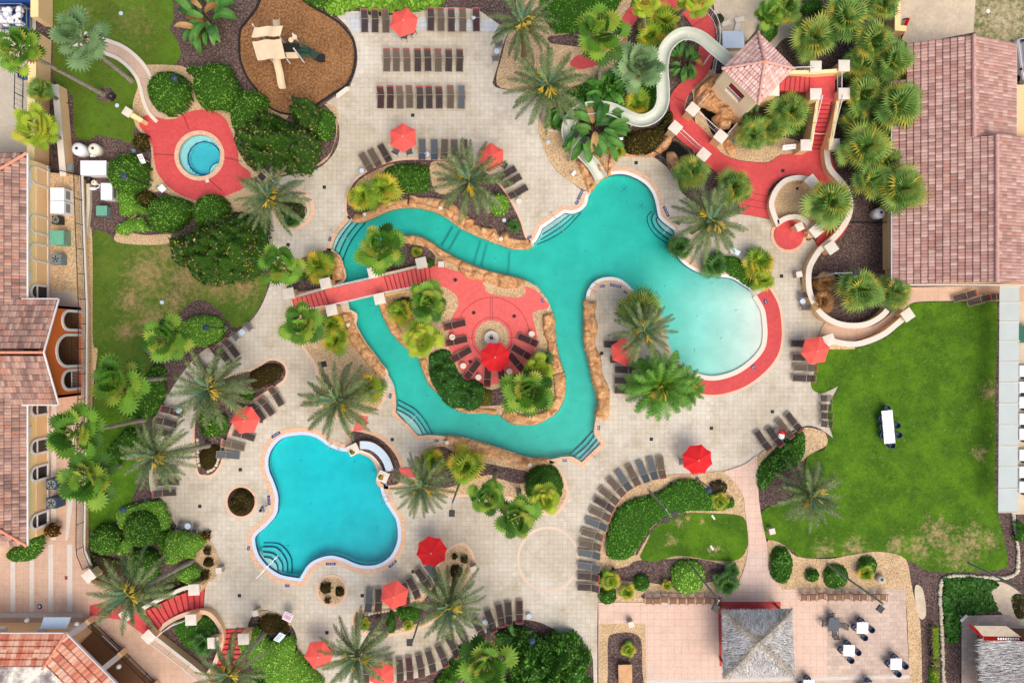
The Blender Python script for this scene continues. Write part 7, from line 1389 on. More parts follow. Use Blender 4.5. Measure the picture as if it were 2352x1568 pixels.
for x, y, w, z in [(948,265,'below the lower open lounger row',0), (745,430,'right of the round stone planter',0), (662,562,'left of the river steps',0), (1046,643,'on the island terrace, upper',.035), (1088,718,'on the island terrace, middle',.035), (1080,830,'on the island terrace beside the jade shrub',.035), (600,967,'right of the coral parasol on the left',0), (901,1009,'between the river and the curved mulch planter',0), (552,1078,'above the round mulch planter',0), (459,1162,'right of the light collar hedge',0), (550,1367,'right of the curved stairs',0), (949,1312,'left of the big red parasol',0), (832,1367,'at the left end of the stone edged bed loungers',0), (751,1452,'left of the stone edged bed',0), (1181,726,'on the island terrace near the boulders',.035), (1382,811,'on the peninsula beside the rock edge',0), (1496,1008,'south of the bright date palm',0), (1634,983,'south of the red apron',0), (1795,634,'right of the beach pool',0), (1774,945,'left of the fishtail paving',0), (1461,374,'on the paved cove peninsula',0), (1797,393,'on the red plaza',.12)]:
 p = W(x, y); o = bpy.data.objects.new('drain_grate', gm); COL.objects.link(o); o.location = (p.x, p.y, z + .006 + (.06 if z == .035 else 0)); o.rotation_euler = (0, 0, .6 if z == .035 else 0); tag(o, 'black square drain grate ' + w, 'drain grate', 'square drain grates')
for x, y, m, w in [(279,32,'gutterb','on the upper left lawn'), (270,243,'gutterb','on the lawn below the palm stump'), (373,694,'gutterb','on the dry west lawn'), (2268,27,'white','on the scrubby grass at the top right'), (1830,434,'gutterb','in the ring bed gravel'), (1259,327,'gutterb','on gravel near the slide'), (1683,324,'greenbox','on gravel under the tower'), (308,347,'greenbox','beside the olive mound'), (362,430,'greenbox','near the red spa terrace'), (1158,506,'gutterb','in the top bed mulch')]:
 p = W(x, y); tag(MB().lathe((p.x, p.y, .08), [(.2, -.02), (.2, .03), (.14, .05)], 14).build('valve_lid', M[m], None), 'round pale valve lid ' + w, 'valve lid', 'round valve lids')
def flood(base, top, h, label, heads=1, mat='galv', r=.11):
 b = W(*base); t = thing('floodlight_pole', label, 'floodlight', (b.x, b.y, 0), 0, 'floodlight poles'); MB().bar((0, 0, 0), (0, 0, h), r, r * .7, 8).build('pole', M[mat], t); d = W(top[0], top[1], h) - b; hd = Vector((d.x, d.y, h)); m = MB(); a = math.atan2(d.y, d.x) if (abs(d.x) + abs(d.y)) > .3 else 1.57
 MB().bar((0, 0, h - .1), hd, .05).build('arm', M[mat], t)
 for k in range(heads):
  o = (k - (heads - 1) / 2) * .9; c = hd + Vector((-math.sin(a) * o, math.cos(a) * o, .05)); MB().box(c, (.55, .5, .18), a).build('lamp_head', M['iron' if heads != 2 or mat == 'galv' else 'galv'], t); MB().box((c.x, c.y, c.z - .1), (.4, .36, .03), a).build('lens', M['glass'], t)
flood((1583,1293), (1643,1395), 9.5, 'tall leaning grey floodlight pole above the wooden chairs on the left'); flood((1900,1295), (2021,1397), 10, 'tall grey floodlight pole above the wooden chairs on the patio'); flood((2224,1292), (2390,1378), 10, 'tall grey floodlight pole leaving the frame at the right edge')
flood((1493,1129), (1540,1187), 7, 'grey pole with two floodlights in the clipped ground cover', 2); flood((685,454), (610,398), 7, 'grey pole with two pale floodlights by the round stone planter', 2); flood((1306,370), (1332,316), 4.5, 'grey pole with two lamps beside the slide exit', 2); flood((1864,639), (1966,626), 5, 'grey floodlight pole in the lower mulch bed', 1); flood((1055,1111), (1038,1178), 8, 'grey pole beside the southern gravel bed', 1); flood((970,1403), (941,1474), 7, 'grey pole leaning from the stone edged bed', 1); flood((770,890), (744,836), 2.5, 'white short lamp pole under the date palm', 1, 'white', .06)
for bx, by, hx, hy, w in [(345,427,284,404,'beside the round hedge'), (437,207,400,179,'between the two big clipped hedges'), (520,753,472,752,'at the oval light hedge'), (335,1149,282,1170,'over the light collar hedge'), (1601,1099,1628,1125,'beside the red parasol'), (1216,1448,1222,1472,'at the dense bottom tree')]:
 b = W(bx, by); h = 3.6; hd = W(hx, hy, h); t = thing('lamp_post', 'black lamp post ' + w, 'lamp post', (b.x, b.y, 0), 0, 'black lamp posts'); d = hd - b; MB().lathe((0, 0, 0), [(.2, 0), (.2, .1), (.07, .3)], 12).build('base', M['greybox'], t); MB().bar((0, 0, 0), (0, 0, h - .1), .06, .05, 8).build('pole', M['iron'], t); MB().bar((0, 0, h - .12), (d.x, d.y, h), .035).build('arm', M['iron'], t); MB().lathe((d.x, d.y, h - .15), [(.1, 0), (.3, .06), (.26, .2), (.08, .3)], 12).build('lamp_head', M['bluech'], t)
bt = thing('footbridge', 'red footbridge with steps and white rails over the lazy river', 'bridge', tuple(W(830, 668)))
def bseg(a0, a1, b0, b1, n, z0, z1):
 for i in range(n):
  t0, t1 = i / n, (i + 1) / n; z = z0 + (z1 - z0) * ((i + 1) / n if z1 >= z0 else i / n); L = lambda a, b, t: (a[0] + (b[0] - a[0]) * t, a[1] + (b[1] - a[1]) * t); q = [W(*L(a0, a1, t0), z), W(*L(b0, b1, t0), z), W(*L(b0, b1, t1), z), W(*L(a0, a1, t1), z)]
  MB().prism([(p.x, p.y) for p in q], -.05 if n > 1 else z - .3, z, n == 1).build('tread' if n > 1 else 'walkway', M['redlight'], bt, 'world')
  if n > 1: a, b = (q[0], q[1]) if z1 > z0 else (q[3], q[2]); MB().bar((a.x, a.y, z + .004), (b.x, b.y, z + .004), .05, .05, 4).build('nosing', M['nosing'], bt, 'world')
BT = [(672,687),(754,664),(872,637),(985,610)]; BB = [(679,714),(768,699),(884,672),(990,651)]; ZB = 1.1
bseg(BT[0], BT[1], BB[0], BB[1], 8, .03, ZB); bseg(BT[1], BT[2], BB[1], BB[2], 1, ZB, ZB); bseg(BT[2], BT[3], BB[2], BB[3], 11, ZB, .1)
for side, lab in ((BT, 'upper'), (BB, 'lower')):
 P3 = [W(side[0][0], side[0][1], .1), W(side[1][0], side[1][1], ZB), W(side[2][0], side[2][1], ZB), W(side[3][0], side[3][1], .1)]; m = MB(); sg = 1 if lab == 'upper' else -1
 for a, b in zip(P3, P3[1:]):
  n = max(2, int((b - a).length / .2))
  for i in range(n + 1): q = a.lerp(b, i / n); m.bar(q + Vector((0, sg * .06, -.1)), q + Vector((0, sg * .06, .95)), .014, .014, 4)
  m.bar(a + Vector((0, sg * .06, .95)), b + Vector((0, sg * .06, .95)), .035); m.bar(a + Vector((0, sg * .06, .12)), b + Vector((0, sg * .06, .12)), .03)
 m.build('bridge_railing', M['white'], bt, 'world')
 for a, b in ((P3[0], P3[1]), (P3[2], P3[3])): m = MB(); dv = Vector((0, sg * .2, 0)); m.add([a + dv * .4, b + dv * .4, b + dv * 1.6, a + dv * 1.6] + [(p.x, p.y, -.1) for p in (a + dv * .4, b + dv * .4, b + dv * 1.6, a + dv * 1.6)], [(0, 1, 2, 3), (0, 4, 5, 1), (2, 6, 7, 3), (3, 2, 1, 0)]); m.build('side_wall', M['stuccoy'], bt, 'world')
for (x, y, z), w in zip([(664,674,1.6),(748,651,2.3),(858,626,2.3),(968,604,1.6),(762,712,2.3),(872,686,2.3),(978,661,1.6)], ['upper side at the west foot', 'upper side above the west bank', 'upper side above the river', 'upper side at the island foot', 'lower side above the west bank', 'lower side above the river', 'lower side at the island foot']): pillar(x, y, z, R(13), 'cream capped bridge pillar, ' + w, 1.02)
def thatched(px, pts, ze, za, label, strands=9000):
 q = [W(x, y, ze) for x, y in pts]; c = sum(q, Vector()) / 4; ap = Vector((W(*px, za).x, W(*px, za).y, za)); t = thing('thatched_hut', label, 'hut', (c.x, c.y, 0)); m = MB(); m.uv = []
 for i in range(4):
  a, b = q[i], q[(i + 1) % 4]; K = 10; base = len(m.v)
  for k in range(K + 1):
   f = k / K
   for j in range(K + 1):
    g_ = j / K; p = a.lerp(b, g_).lerp(ap, f); p = p + Vector((0, 0, .25 * math.sin(math.pi * f))); m.v.append(tuple(p)); m.uv.append((((a - b).length * (g_ - .5)) * (1 - f * .0), f * 4))
  m.f += [(base + k * (K + 1) + j, base + k * (K + 1) + j + 1, base + (k + 1) * (K + 1) + j + 1, base + (k + 1) * (K + 1) + j) for k in range(K) for j in range(K)]
 m.build('thatch_roof', M['thatch'], t, 'world'); s = MB(); RND.seed(5)
 for n in range(strands):
  i = n % 4; a, b = q[i], q[(i + 1) % 4]; f = .07 + .93 * RND.random() ** 1.5; g_ = RND.random()
  if n % 7 == 0: g_ = RND.choice((0, 1)) + RND.uniform(-.05, .05); g_ = min(1, max(0, g_))
  p = a.lerp(b, g_).lerp(ap, f) + Vector((0, 0, .25 * math.sin(math.pi * f) + .05)); dn = ((a + b) / 2 - ap).normalized(); sd = (b - a).normalized(); L_ = RND.uniform(.22, .5); w = RND.uniform(.02, .045); e = p + (dn + sd * RND.uniform(-.25, .25) + Vector((0, 0, RND.uniform(0, .14)))) * L_
  s.add([p - sd * w, p + sd * w, e], [(0, 1, 2)])
 s.build('thatch_strands', M['strand'], t, 'world'); s = MB()
 for n in range(1300):
  i = n % 4; a, b = q[i], q[(i + 1) % 4]; f = RND.random(); g_ = min(1, max(0, RND.choice((0, 1)) + RND.gauss(0, .05) / max(.15, 1 - f))); p = a.lerp(b, g_).lerp(ap, f) + Vector((0, 0, .25 * math.sin(math.pi * f) + .1)); dn = ((a + b) / 2 - ap).normalized(); sd = (b - a).normalized(); w = RND.uniform(.025, .05); e = p + (dn + sd * RND.uniform(-.5, .5) + Vector((0, 0, RND.uniform(0, .2)))) * RND.uniform(.2, .45); s.add([p - sd * w, p + sd * w, e], [(0, 1, 2)])
 s.build('hip_thatch', M['hip'], t, 'world'); pm = MB()
 for p in q: r_ = c + (p - c) * .82; MB().bar((r_.x, r_.y, 0), (r_.x, r_.y, ze + .3), .12, .1, 8).build('corner_post', M['brown'], t, 'world')
 pm = 0; MB().box((c.x, c.y, .55), (4.2, 3.8, 1.1)).build('bar_counter', M['brown'], t, 'world'); return t
thatched((1742,1473), [(1658,1400),(1819,1397),(1827,1553),(1660,1556)], 2.8, 5.0, 'square grey thatched bar hut on the pink plaza')
kq = [W(x, y, 3.0) for x, y in ((2254,1462),(2420,1466),(2420,1640),(2257,1640))]; t = thing('thatched_kiosk', 'pale thatched kiosk with a red sign cut by the lower right corner', 'kiosk', tuple(W(2300, 1520))); m = MB(); m.uv = []
for k in range(9):
 for j in range(9): f = j / 8; g_ = k / 8; p = kq[0].lerp(kq[1], f).lerp(kq[3].lerp(kq[2], f), g_); m.v.append((p.x, p.y, 3.0 + 1.6 * f)); m.uv.append((p.y * 1.0, f * 6))
m.f = [(k * 9 + j, (k + 1) * 9 + j, (k + 1) * 9 + j + 1, k * 9 + j + 1) for k in range(8) for j in range(8)]; m.build('thatch_roof', M['thatch'], t, 'world'); s = MB(); RND.seed(6)
for n in range(4200):
 f, g_ = RND.random(), RND.random(); p = kq[0].lerp(kq[1], f).lerp(kq[3].lerp(kq[2], f), g_); p.z = 3.05 + 1.6 * f; L_ = RND.uniform(.4, .9); w = RND.uniform(.02, .05); e = p + Vector((-1, RND.uniform(-.2, .2), -.12 + RND.uniform(0, .1))) * L_; s.add([p + Vector((0, w, 0)), p - Vector((0, w, 0)), e], [(0, 1, 2)])
s.build('thatch_strands', M['strand'], t, 'world'); MB().prism([(kq[0].x + 1.6, kq[0].y - .3), (kq[1].x, kq[1].y - .3), (kq[1].x, kq[2].y), (kq[0].x + 1.6, kq[3].y)], 0, 2.9).build('kiosk_wall', M['brown'], t, 'world')
def text(s, size, mat, name='lettering'):
 cu = bpy.data.curves.new(name, 'FONT'); cu.body = s; cu.size = size; cu.align_x = 'CENTER'; cu.align_y = 'CENTER'; cu.resolution_u = 2; o = bpy.data.objects.new(name, cu); COL.objects.link(o); dg = bpy.context.evaluated_depsgraph_get(); me = bpy.data.meshes.new_from_object(o.evaluated_get(dg)); bpy.data.objects.remove(o); bpy.data.curves.remove(cu); me.materials.clear(); me.materials.append(M[mat]); return me
def put(me, name, parent, loc, rot=(0, 0, 0), scale=1): o = bpy.data.objects.new(name, me); COL.objects.link(o); o.parent = parent; o.location = loc; o.rotation_euler = rot; o.scale = (scale,) * 3; return o
p = W(2285, 1445, 3.2); t = thing('awning', 'grey awning roof with a red lettered fascia on the kiosk front', 'awning', (p.x, p.y, 3.2)); a = [Vector(W(x, y, 3.4)) - p for x, y in ((2237,1436),(2312,1437),(2346,1462),(2258,1460))]
for v in a: v.z = .2
MB().add(a + [v - Vector((0, 0, .1)) for v in a], [(3, 2, 1, 0), (4, 5, 6, 7), (0, 4, 7, 3), (1, 2, 6, 5), (0, 1, 5, 4), (2, 3, 7, 6)]).build('awning_top', M['bin'], t); b0, b1 = a[3] + Vector((0, -.02, .02)), a[2] + Vector((0, -.02, .02)); up = Vector((0, .32, -.1)); MB().add([b0, b1, b1 - up, b0 - up], [(0, 3, 2, 1), (0, 1, 2, 3)]).build('red_fascia', M['redcloth'], t); b2_, b3 = Vector(W(2225, 1430, 3.2)) - p, a[3]; MB().add([b2_ + Vector((0, 0, .1)), b3, b3 - Vector((0, .3, .1)), b2_ - Vector((0, .3, 0))], [(0, 3, 2, 1), (0, 1, 2, 3)]).build('red_fascia', M['redcloth'], t); m = MB(); [m.box((i * .23, 0, 0), (.14, .2, .01), .25) for i in range(-4, 5)]; put(mesh_of(m, 'lettering', M['paint']), 'lettering', t, tuple((b0 + b1) / 2 + Vector((.5, -.16, .08))), (0, 0, math.atan2(b1.y - b0.y, b1.x - b0.x)))
t = thing('shade_canopy', 'long row of pale green translucent shade panels at the right lawn edge', 'canopy', tuple(W(2318, 920))); ys = [658, 694, 738, 783, 831, 878, 926, 976, 1024, 1072, 1122, 1176]; xl = lambda y: 2296 - (y - 658) * .006; xr = lambda y: 2341 - (y - 658) * .008; zc = 2.5
for y0, y1 in zip(ys, ys[1:]):
 q = [W(xl(y0), y0 + .8, zc - .25), W(xr(y0), y0 + .8, zc + .15), W(xr(y1), y1 - .8, zc + .15), W(xl(y1), y1 - .8, zc - .25)]; MB().add(q + [v - Vector((0, 0, .03)) for v in q], [(3, 2, 1, 0), (4, 5, 6, 7), (0, 4, 7, 3)]).build('panel', M['canopy'], t, 'world')
for y in ys: a, b = W(xl(y), y, zc - .25), W(xr(y) + 1.5, y, zc + .17); MB().bar(a, b, .045).build('rafter', M['cap'], t, 'world'); MB().bar((b.x, b.y, 0), b, .06).build('post', M['white'], t, 'world')
for i, y in enumerate([852, 889, 924, 962, 997, 1045, 1084, 1118]):
 p = W(2358, y, .5); t = thing('daybed', 'white daybed behind the shade canopy, %s from top' % ORD[i], 'daybed', (p.x, p.y, 0), 0, 'white daybeds'); MB().box((0, 0, .25), (1.5, 1.1, .4)).build('bed_base', M['white'], t); MB().box((0, 0, .5), (1.46, 1.06, .12)).build('mattress', M['wtable'], t); MB().box((.2, -.68, .3), (.9, .2, .5)).build('rear_shelf', M['bluech'], t)
cab(2356, 768, 1.0, 1.4, 1.5, 'green cabinet behind the shade canopy at the right edge', 'greenm')
def u(x, y, z): return W((x / 5.2275 + 900) * .6125, (y / 5.2275 + 50) * .6125, z)
pg = thing('playground_tower', 'beige and green playground climbing frame with wavy roofs and slides', 'playground', tuple(u(700, 700, 0)))
def wavy(pts_, z, name):
 q = [u(x, y, z) for x, y in pts_]; m = MB(); n = 14; k = 8; vs = []
 for i in range(n + 1):
  for j in range(k + 1): f, g_ = i / n, j / k; p = q[0].lerp(q[1], f).lerp(q[3].lerp(q[2], f), g_); wv = .10 * math.sin(f * 9.4 + .3); d = (q[3] - q[0]).normalized(); vs.append(p + d * wv * .9 + Vector((0, 0, wv * .8)))
 fs = [(i * (k + 1) + j, i * (k + 1) + j + 1, (i + 1) * (k + 1) + j + 1, (i + 1) * (k + 1) + j) for i in range(n) for j in range(k)]; o = len(vs); vs2 = [v - Vector((0, 0, .06)) for v in vs]; m.add(vs + vs2, [f[::-1] for f in fs] + [tuple(i + o for i in f) for f in fs]); m.build(name, M['tanplastic'], pg, 'world', smooth=True)
wavy([(285,275),(835,245),(785,440),(225,470)], 3.3, 'roof_panel'); wavy([(235,550),(800,500),(890,880),(340,915)], 3.5, 'roof_panel')
def chute(a, b, za, zb, w, name):
 A, B = u(*a, za), u(*b, zb); d = (B - A); d.z = 0; d.normalize(); s = Vector((-d.y, d.x, 0)); m = MB(); pr = [(-w, .25), (-w * .88, .27), (-w * .75, .03), (0, 0), (w * .75, .03), (w * .88, .27), (w, .25)]; n = 8
 for i in range(n + 1):
  f = i / n; p = A.lerp(B, f); p.z = za + (zb - za) * (f - .06 * math.sin(f * 6.2832 * 1.5)) ; m.v += [tuple(p + s * a_ + Vector((0, 0, b_))) for a_, b_ in pr]
 m.f = [(i * 7 + k, (i + 1) * 7 + k, (i + 1) * 7 + k + 1, i * 7 + k + 1) for i in range(n) for k in range(6)]; m.build(name, M['tanplastic'], pg, 'world', smooth=True)
chute((725,870), (850,1485), 1.5, .15, .36, 'long_slide'); chute((735,420), (730,125), 1.2, .15, .36, 'short_slide')
def slab(pts_, z, th, mat, name): q = [u(x, y, z) for x, y in pts_]; MB().prism([(p.x, p.y) for p in q], z - th, z, True).build(name, M[mat], pg, 'world')
slab([(850,590),(1155,590),(1155,740),(850,760)], 1.4, .1, 'blackmat', 'deck_platform'); slab([(1160,650),(1355,680),(1355,810),(1160,810)], 1.0, .1, 'darkg', 'deck_platform'); slab([(1360,670),(1560,790),(1465,905),(1360,820)], .7, .1, 'darkg', 'deck_platform'); slab([(1560,795),(1655,800),(1655,945),(1540,950),(1470,915)], .35, .2, 'blackmat', 'entry_step'); slab([(340,560),(800,520),(860,860),(380,880)], 1.45, .1, 'blackmat', 'deck_platform'); slab([(885,770),(1100,765),(1155,880),(920,885)], 1.6, .08, 'tanplastic', 'play_panel')
for a, b in (((745,450),(885,600)), ((880,870),(985,985)), ((1075,745),(1260,970)), ((600,905),(670,980)), ((1050,450),(1200,640)), ((455,470),(490,520))): h = 3.2 if a != (1050,450) else 2.6; p = u(*b, 0); MB().bar((p.x, p.y, 0), (p.x, p.y, h), .07, .07, 8).build('post', M['white'], pg, 'world')
for pts_, z in ((((880,480),(1000,590)), 1.9), (((1110,715),(1300,735)), 1.7), (((1120,550),(1330,650)), 1.7), (((980,480),(1080,570)), 2.0), (((1160,800),(1350,815)), 1.5)):
 m = MB(); A, B = u(*pts_[0], z), u(*pts_[1], z)
 for k in range(8): q = A.lerp(B, k / 7); m.bar(q - Vector((0, 0, .7)), q, .02, .02, 4)
 m.bar(A, B, .03); m.bar(A - Vector((0, 0, .7)), B - Vector((0, 0, .7)), .03); m.build('green_guardrail', M['greenm'], pg, 'world')
for x, y in ((1000,525), (1070,470)): p = u(x, y, 2.4); MB().lathe((p.x, p.y, 2.4), [(.24, -.03), (.24, .03)], 16).build('play_disc', M['tanplastic'], pg, 'world')
t = thing('bench', 'flat white bench at the edge of the playground', 'bench', (0, 0, 0)); q = [W(x, y, .45) for x, y in T(1,0,[(735,865),(830,795),(860,825),(760,900)])]; t.location = q[0]; MB().prism([(p.x, p.y) for p in q], .38, .45, True).build('seat', M['cap'], t, 'world'); m = MB()
for a, b in ((q[0], q[3]), (q[1], q[2])): c = (a + b) / 2; m.box((c.x, c.y, .19), (.3, .3, .38))
m.build('legs', M['cap'], t, 'world')
def signboard(px, py, z, w, h, rz, label, face, lines=(), tilt=.6, posts=True):
 p = W(px, py, z); t = thing('sign', label, 'sign', (p.x, p.y, 0), rz); e = math.cos(tilt); m = MB(); f = MB().box((0, 0, 0), (w, h, .03)); Rm = Matrix.Rotation(tilt, 4, 'X'); f.v = [tuple(Rm @ Vector(v) + Vector((0, 0, z))) for v in f.v]; f.build('board', M[face], t)
 for k, yy, col in lines:
  b = MB()
  for i in range(k): b.box(((i - (k - 1) / 2) * w * .8 / k, 0, 0), (w * .62 / k, h * .07, .006))
  o = b.build('printed_line', M[col], t, tuple(Rm @ Vector((0, yy * h, .02)) + Vector((0, 0, z)))); o.rotation_euler = (tilt, 0, 0)
 if posts: MB().bar((0, .1, 0), (0, .05, z), .03).build('post', M['white'], t)
 return t
signboard(661,1416,.9,.9,1.0,-.45,'white poster sign with a pink picture at the edge of the bronze bed','white',((4,.36,'ink'),),.3)
o = MB().box((0, 0, 0), (.72, .5, .01)); Rm = Matrix.Rotation(.3, 4, 'X'); o.v = [tuple(Rm @ Vector((v[0], v[1] - .05, v[2] + .022))) for v in o.v]; M['poster'] = plain('pink_poster', (206, 150, 186), .8, .1, var=.4, scale=6); sgn = [x for x in bpy.data.objects if x.name.startswith('sign')][-1]; o.build('poster', M['poster'], sgn, (0, 0, .9))
signboard(642,1463,1.5,.95,.7,.85,'grey lettered sign over the light clipped hedge','gutterb',((5,.25,'ink'),(4,0,'ink')),.5); signboard(325,365,1.5,.5,.9,.2,'white tilted sign beside the red spa terrace','white',((2,.25,'ink'),(3,.05,'ink')),.5); signboard(372,433,.9,.6,.6,.7,'square white sign at the lower left of the red terrace','white',(),.3); signboard(1813,338,1.3,1.3,.5,.1,'long white sign on gravel left of the straight red stairs','white',((6,.1,'ink'),),.6); signboard(1424,319,1.2,.6,.25,.05,'small white sign beside the olive clipped hedge','white',(),.4); signboard(2214,1419,1.0,.8,.4,.75,'white lettered sign at the corner of the kiosk patio','white',((4,.2,'ink'),),.4); signboard(1688,577,1.2,1.0,.45,-.5,'grey sign board in the bed behind the lagoon coping','gutterb',(),.5); signboard(1318,398,.6,.5,.3,.9,'small white sign on gravel beside the slide exit','white',(),.3)
b = thing('banner', 'white banner reading ICE CREAM on the arcade railing', 'banner', tuple(q3(252, 1475, TZ + .62))); bd = (W(297, 1503, TZ) - W(217, 1427, TZ)).normalized(); bz = math.atan2(bd.y, bd.x); b.rotation_euler = (1.15, 0, bz + math.pi); MB().box((0, 0, 0), (2.1, .8, .02)).build('banner_cloth', M['white'], b); put(text('ICE CREAM', .34, 'redcloth'), 'lettering', b, (.1, .16, .015)); MB().box((.2, -.2, .012), (1.4, .26, .01)).build('blue_strip', M['glassb'] if 'glassb' in M else M.setdefault('glassb', plain('light_blue_print', (120, 180, 220), .7, .2)), b); MB().lathe((-.86, -.02, .012), [(.14, 0), (.14, .01)], 12).build('orange_print', M['capo'], b); b.location.x += bd.y * -.1; b.location.y += -.05
b.rotation_euler = (1.0, 0, bz);
p = W(91, 1392, TZ); t = thing('floor_marker', 'round blue accessibility marker painted on the terrace', 'floor marking', (p.x, p.y, TZ + .012)); MB().lathe((0, 0, 0), [(.25, -.01), (.25, .006)], 24).build('disc', M['tileb'], t); m = MB(); m.box((.1, 0, .01), (.07, .07, .006)); m.box((.0, 0, .01), (.05, .3, .006)); m.strip(ell(-.07, 0, .1, n=12), -.02, .02, .012, closed=True); m.build('wheelchair_symbol', M['paint'], t)
p = W(152, 1326, TZ); tag(MB().box((p.x, p.y, TZ + .012), (.28, .34, .01)).build('floor_plate', M['redstrap'], None), 'small dark red plate set in the terrace paving', 'floor plate')
p = W(254, 221, .3); t = thing('black_mat', 'black square box marked H on the mulch at the palm foot', 'box', (p.x, p.y, .0), -.5); MB().box((0, 0, .14), (.6, .65, .28)).build('box_body', M['iron'], t); put(text('H', .3, 'bin'), 'lettering', t, (0, 0, .29))
MK = [(758,549,1.35,0,'4 FT'), (1333,447,1.12,1,'NO DIVING'), (1325,465,.9,0,'4 FT'), (1216,545,.45,0,'3 FT'), (1530,486,-1.15,1,'NO DIVING'), (1557,513,-.35,0,'4 FT'), (1414,656,-.2,1,'NO DIVING'), (1384,657,.3,0,'3 FT'), (1437,671,-.5,0,'3 FT'), (896,909,1.45,0,'3 FT'), (1003,1011,-.05,0,'3 FT'), (1375,982,1.5,0,'3 FT'), (1297,1057,0,0,'3 FT'), (1246,690,-1.1,0,'3 FT'), (1758,693,-1.3,0,'0 IN'), (1730,843,.55,0,'0 IN'), (634,998,.55,2,'4 FT 6 IN'), (618,1148,-1.5,2,'4 FT 6 IN'), (760,1294,0,2,'5 FT 0 IN'), (902,1294,.75,2,'5 FT 0 IN'), (660,1344,0,0,'3 FT'), (888,1111,1.55,0,'5 FT'), (799,1024,0,0,'5 FT'), (571,1258,1.4,0,'3 FT')]
TM = {}
for x, y, rz, k, s in MK:
 if s not in TM: TM[s] = (text(s, .17, 'paint'),)
 w = {0: .42, 1: 1.1, 2: .95}[k]; p = W(x, y); zt_ = .09 if (x, y) in ((1246,690),(1758,693),(1730,843)) else .034; t = thing('depth_marker', '-', 'depth marker', (p.x, p.y, zt_), rz, 'blue depth markers'); MB().box((0, 0, .004), (w, .26, .008)).build('tile', M['tileb'], t); put(TM[s][0], 'lettering', t, (0, 0, .0095))
 t['label'] = 'blue %s tile reading %s at ' % ('warning' if k == 1 else 'depth', s) + {(758,549): 'the northwest river steps', (1333,447): 'the west lagoon coping', (1325,465): 'the west lagoon coping corner', (1216,545): 'the west end of the lagoon steps', (1530,486): 'the east lagoon coping', (1557,513): 'the east lagoon steps', (1414,656): 'the peninsula tip', (1384,657): 'the peninsula ladder', (1437,671): 'the east of the peninsula tip', (896,909): 'the southern river steps', (1003,1011): 'the southern gravel bed', (1375,982): 'the top of the southeast river steps', (1297,1057): 'the bottom of the southeast river steps', (1246,690): 'the red island shore', (1758,693): 'the top of the red apron', (1730,843): 'the bottom of the red apron', (634,998): 'the upper left of the blue pool', (618,1148): 'the left waist of the blue pool', (760,1294): 'the lower lobe of the blue pool', (902,1294): 'the lower right of the blue pool', (660,1344): 'the bottom corner of the blue pool', (888,1111): 'the right planter of the blue pool', (799,1024): 'the upper planter of the blue pool', (571,1258): 'the far left of the blue pool'}[(x, y)]
def handrail(a, b, label, ha=.9, hb=.5, za=.03, zb=-.5):
 p, q = W(*a), W(*b); t = thing('handrail', label, 'handrail', (p.x, p.y, za), 0, 'pool handrails'); m = MB(); A, B = Vector((p.x, p.y, za)), Vector((q.x, q.y, zb)); m.tube([A, A + Vector((0, 0, ha)), B + Vector((0, 0, hb + .5)), B], .028, 6); m.build('tube', M['steel'], t, 'world'); MB().lathe((p.x, p.y, za), [(.07, 0), (.07, .02)], 10).build('flange', M['steel'], t, 'world')
for a, b, w in [((763,531),(803,550),'over the northwest river steps'), ((1266,490),(1293,533),'over the west lagoon steps'), ((1549,504),(1521,538),'over the east lagoon steps'), ((930,980),(959,950),'over the southern river steps'), ((1368,1051),(1338,1020),'over the southeast river steps'), ((596,1321),(643,1271),'over the round steps of the blue pool')]: handrail(a, b, 'steel handrail ' + w)
for (x, y, dx, dy), w in zip([(1379,662,-14,-12), (1368,674,-14,-12), (763,1018,-6,12), (785,1018,-6,14), (895,1135,-20,5), (897,1145,-20,8), (1232,657,8,8), (1242,676,8,6)], ['peninsula tip, upper rail', 'peninsula tip, lower rail', 'blue pool top edge, left rail', 'blue pool top edge, right rail', 'blue pool right edge, upper rail', 'blue pool right edge, lower rail', 'island shore, upper rail', 'island shore, lower rail']): handrail((x, y), (x + dx, y + dy), 'curved steel ladder rail, ' + w, .7, .3, .05, -.4)
fw_ = G(sm(T(1,2,[(955,960),(1040,965),(1120,1010),(1180,1080),(1210,1150),(1220,1190)]), 4, False), .8); lowwall('spill_wall', 'pale curved spill wall between the two planted pillars of the blue pool', offset(fw_, .1, False), .75, -.2, .8, 'brown', 'gutterb', .0, .05)
tag(MB().strip(G(sm(T(1,2,[(945,1003),(1030,1030),(1100,1085),(1150,1160),(1165,1210)]), 4, False)), -.06, .08, -.2, .05).build('pool_edging', M['white'], None), 'thin white curved edge below the spill wall', 'edging')
for (x, y), rz, w in (((812,1032), .45, 'upper'), ((880,1094), -.4, 'lower')):
 t = pillar(x, y, 1.0, rz, w + ' cream planter pillar with yellow flowers at the spill wall', 1.02, group='planter pillars'); MB().lathe((-.16, -.12, 1.06), [(.26, 0), (.26, .08)], 14).build('planter_hole', M['soil'], t); m = MB(); RND.seed(x)
 for k in range(40): a, r = RND.uniform(0, 6.28), RND.uniform(0, .26); o = Vector((-.16 + r * math.cos(a), -.12 + r * math.sin(a), 1.15 + RND.uniform(0, .12))); v = Vector((RND.uniform(-.1, .1), RND.uniform(-.1, .1), .02)); m.add([o - v, o + v, o + Vector((v.y, -v.x, .05))], [(0, 1, 2), (2, 1, 0)])
 m.build('pod_or_blossom', M['flowerY'], t)
pillar(293, 258, 1.2, R(-33), 'cream cap at the end of the short tan wall by the spa', .8); lowwall('spa_wall', 'short tan wall with two round holes beside the spa terrace', G([(298,262),(332,281)], .6), .38, 0, 1.0, capw=.02, cap='stuccoy')
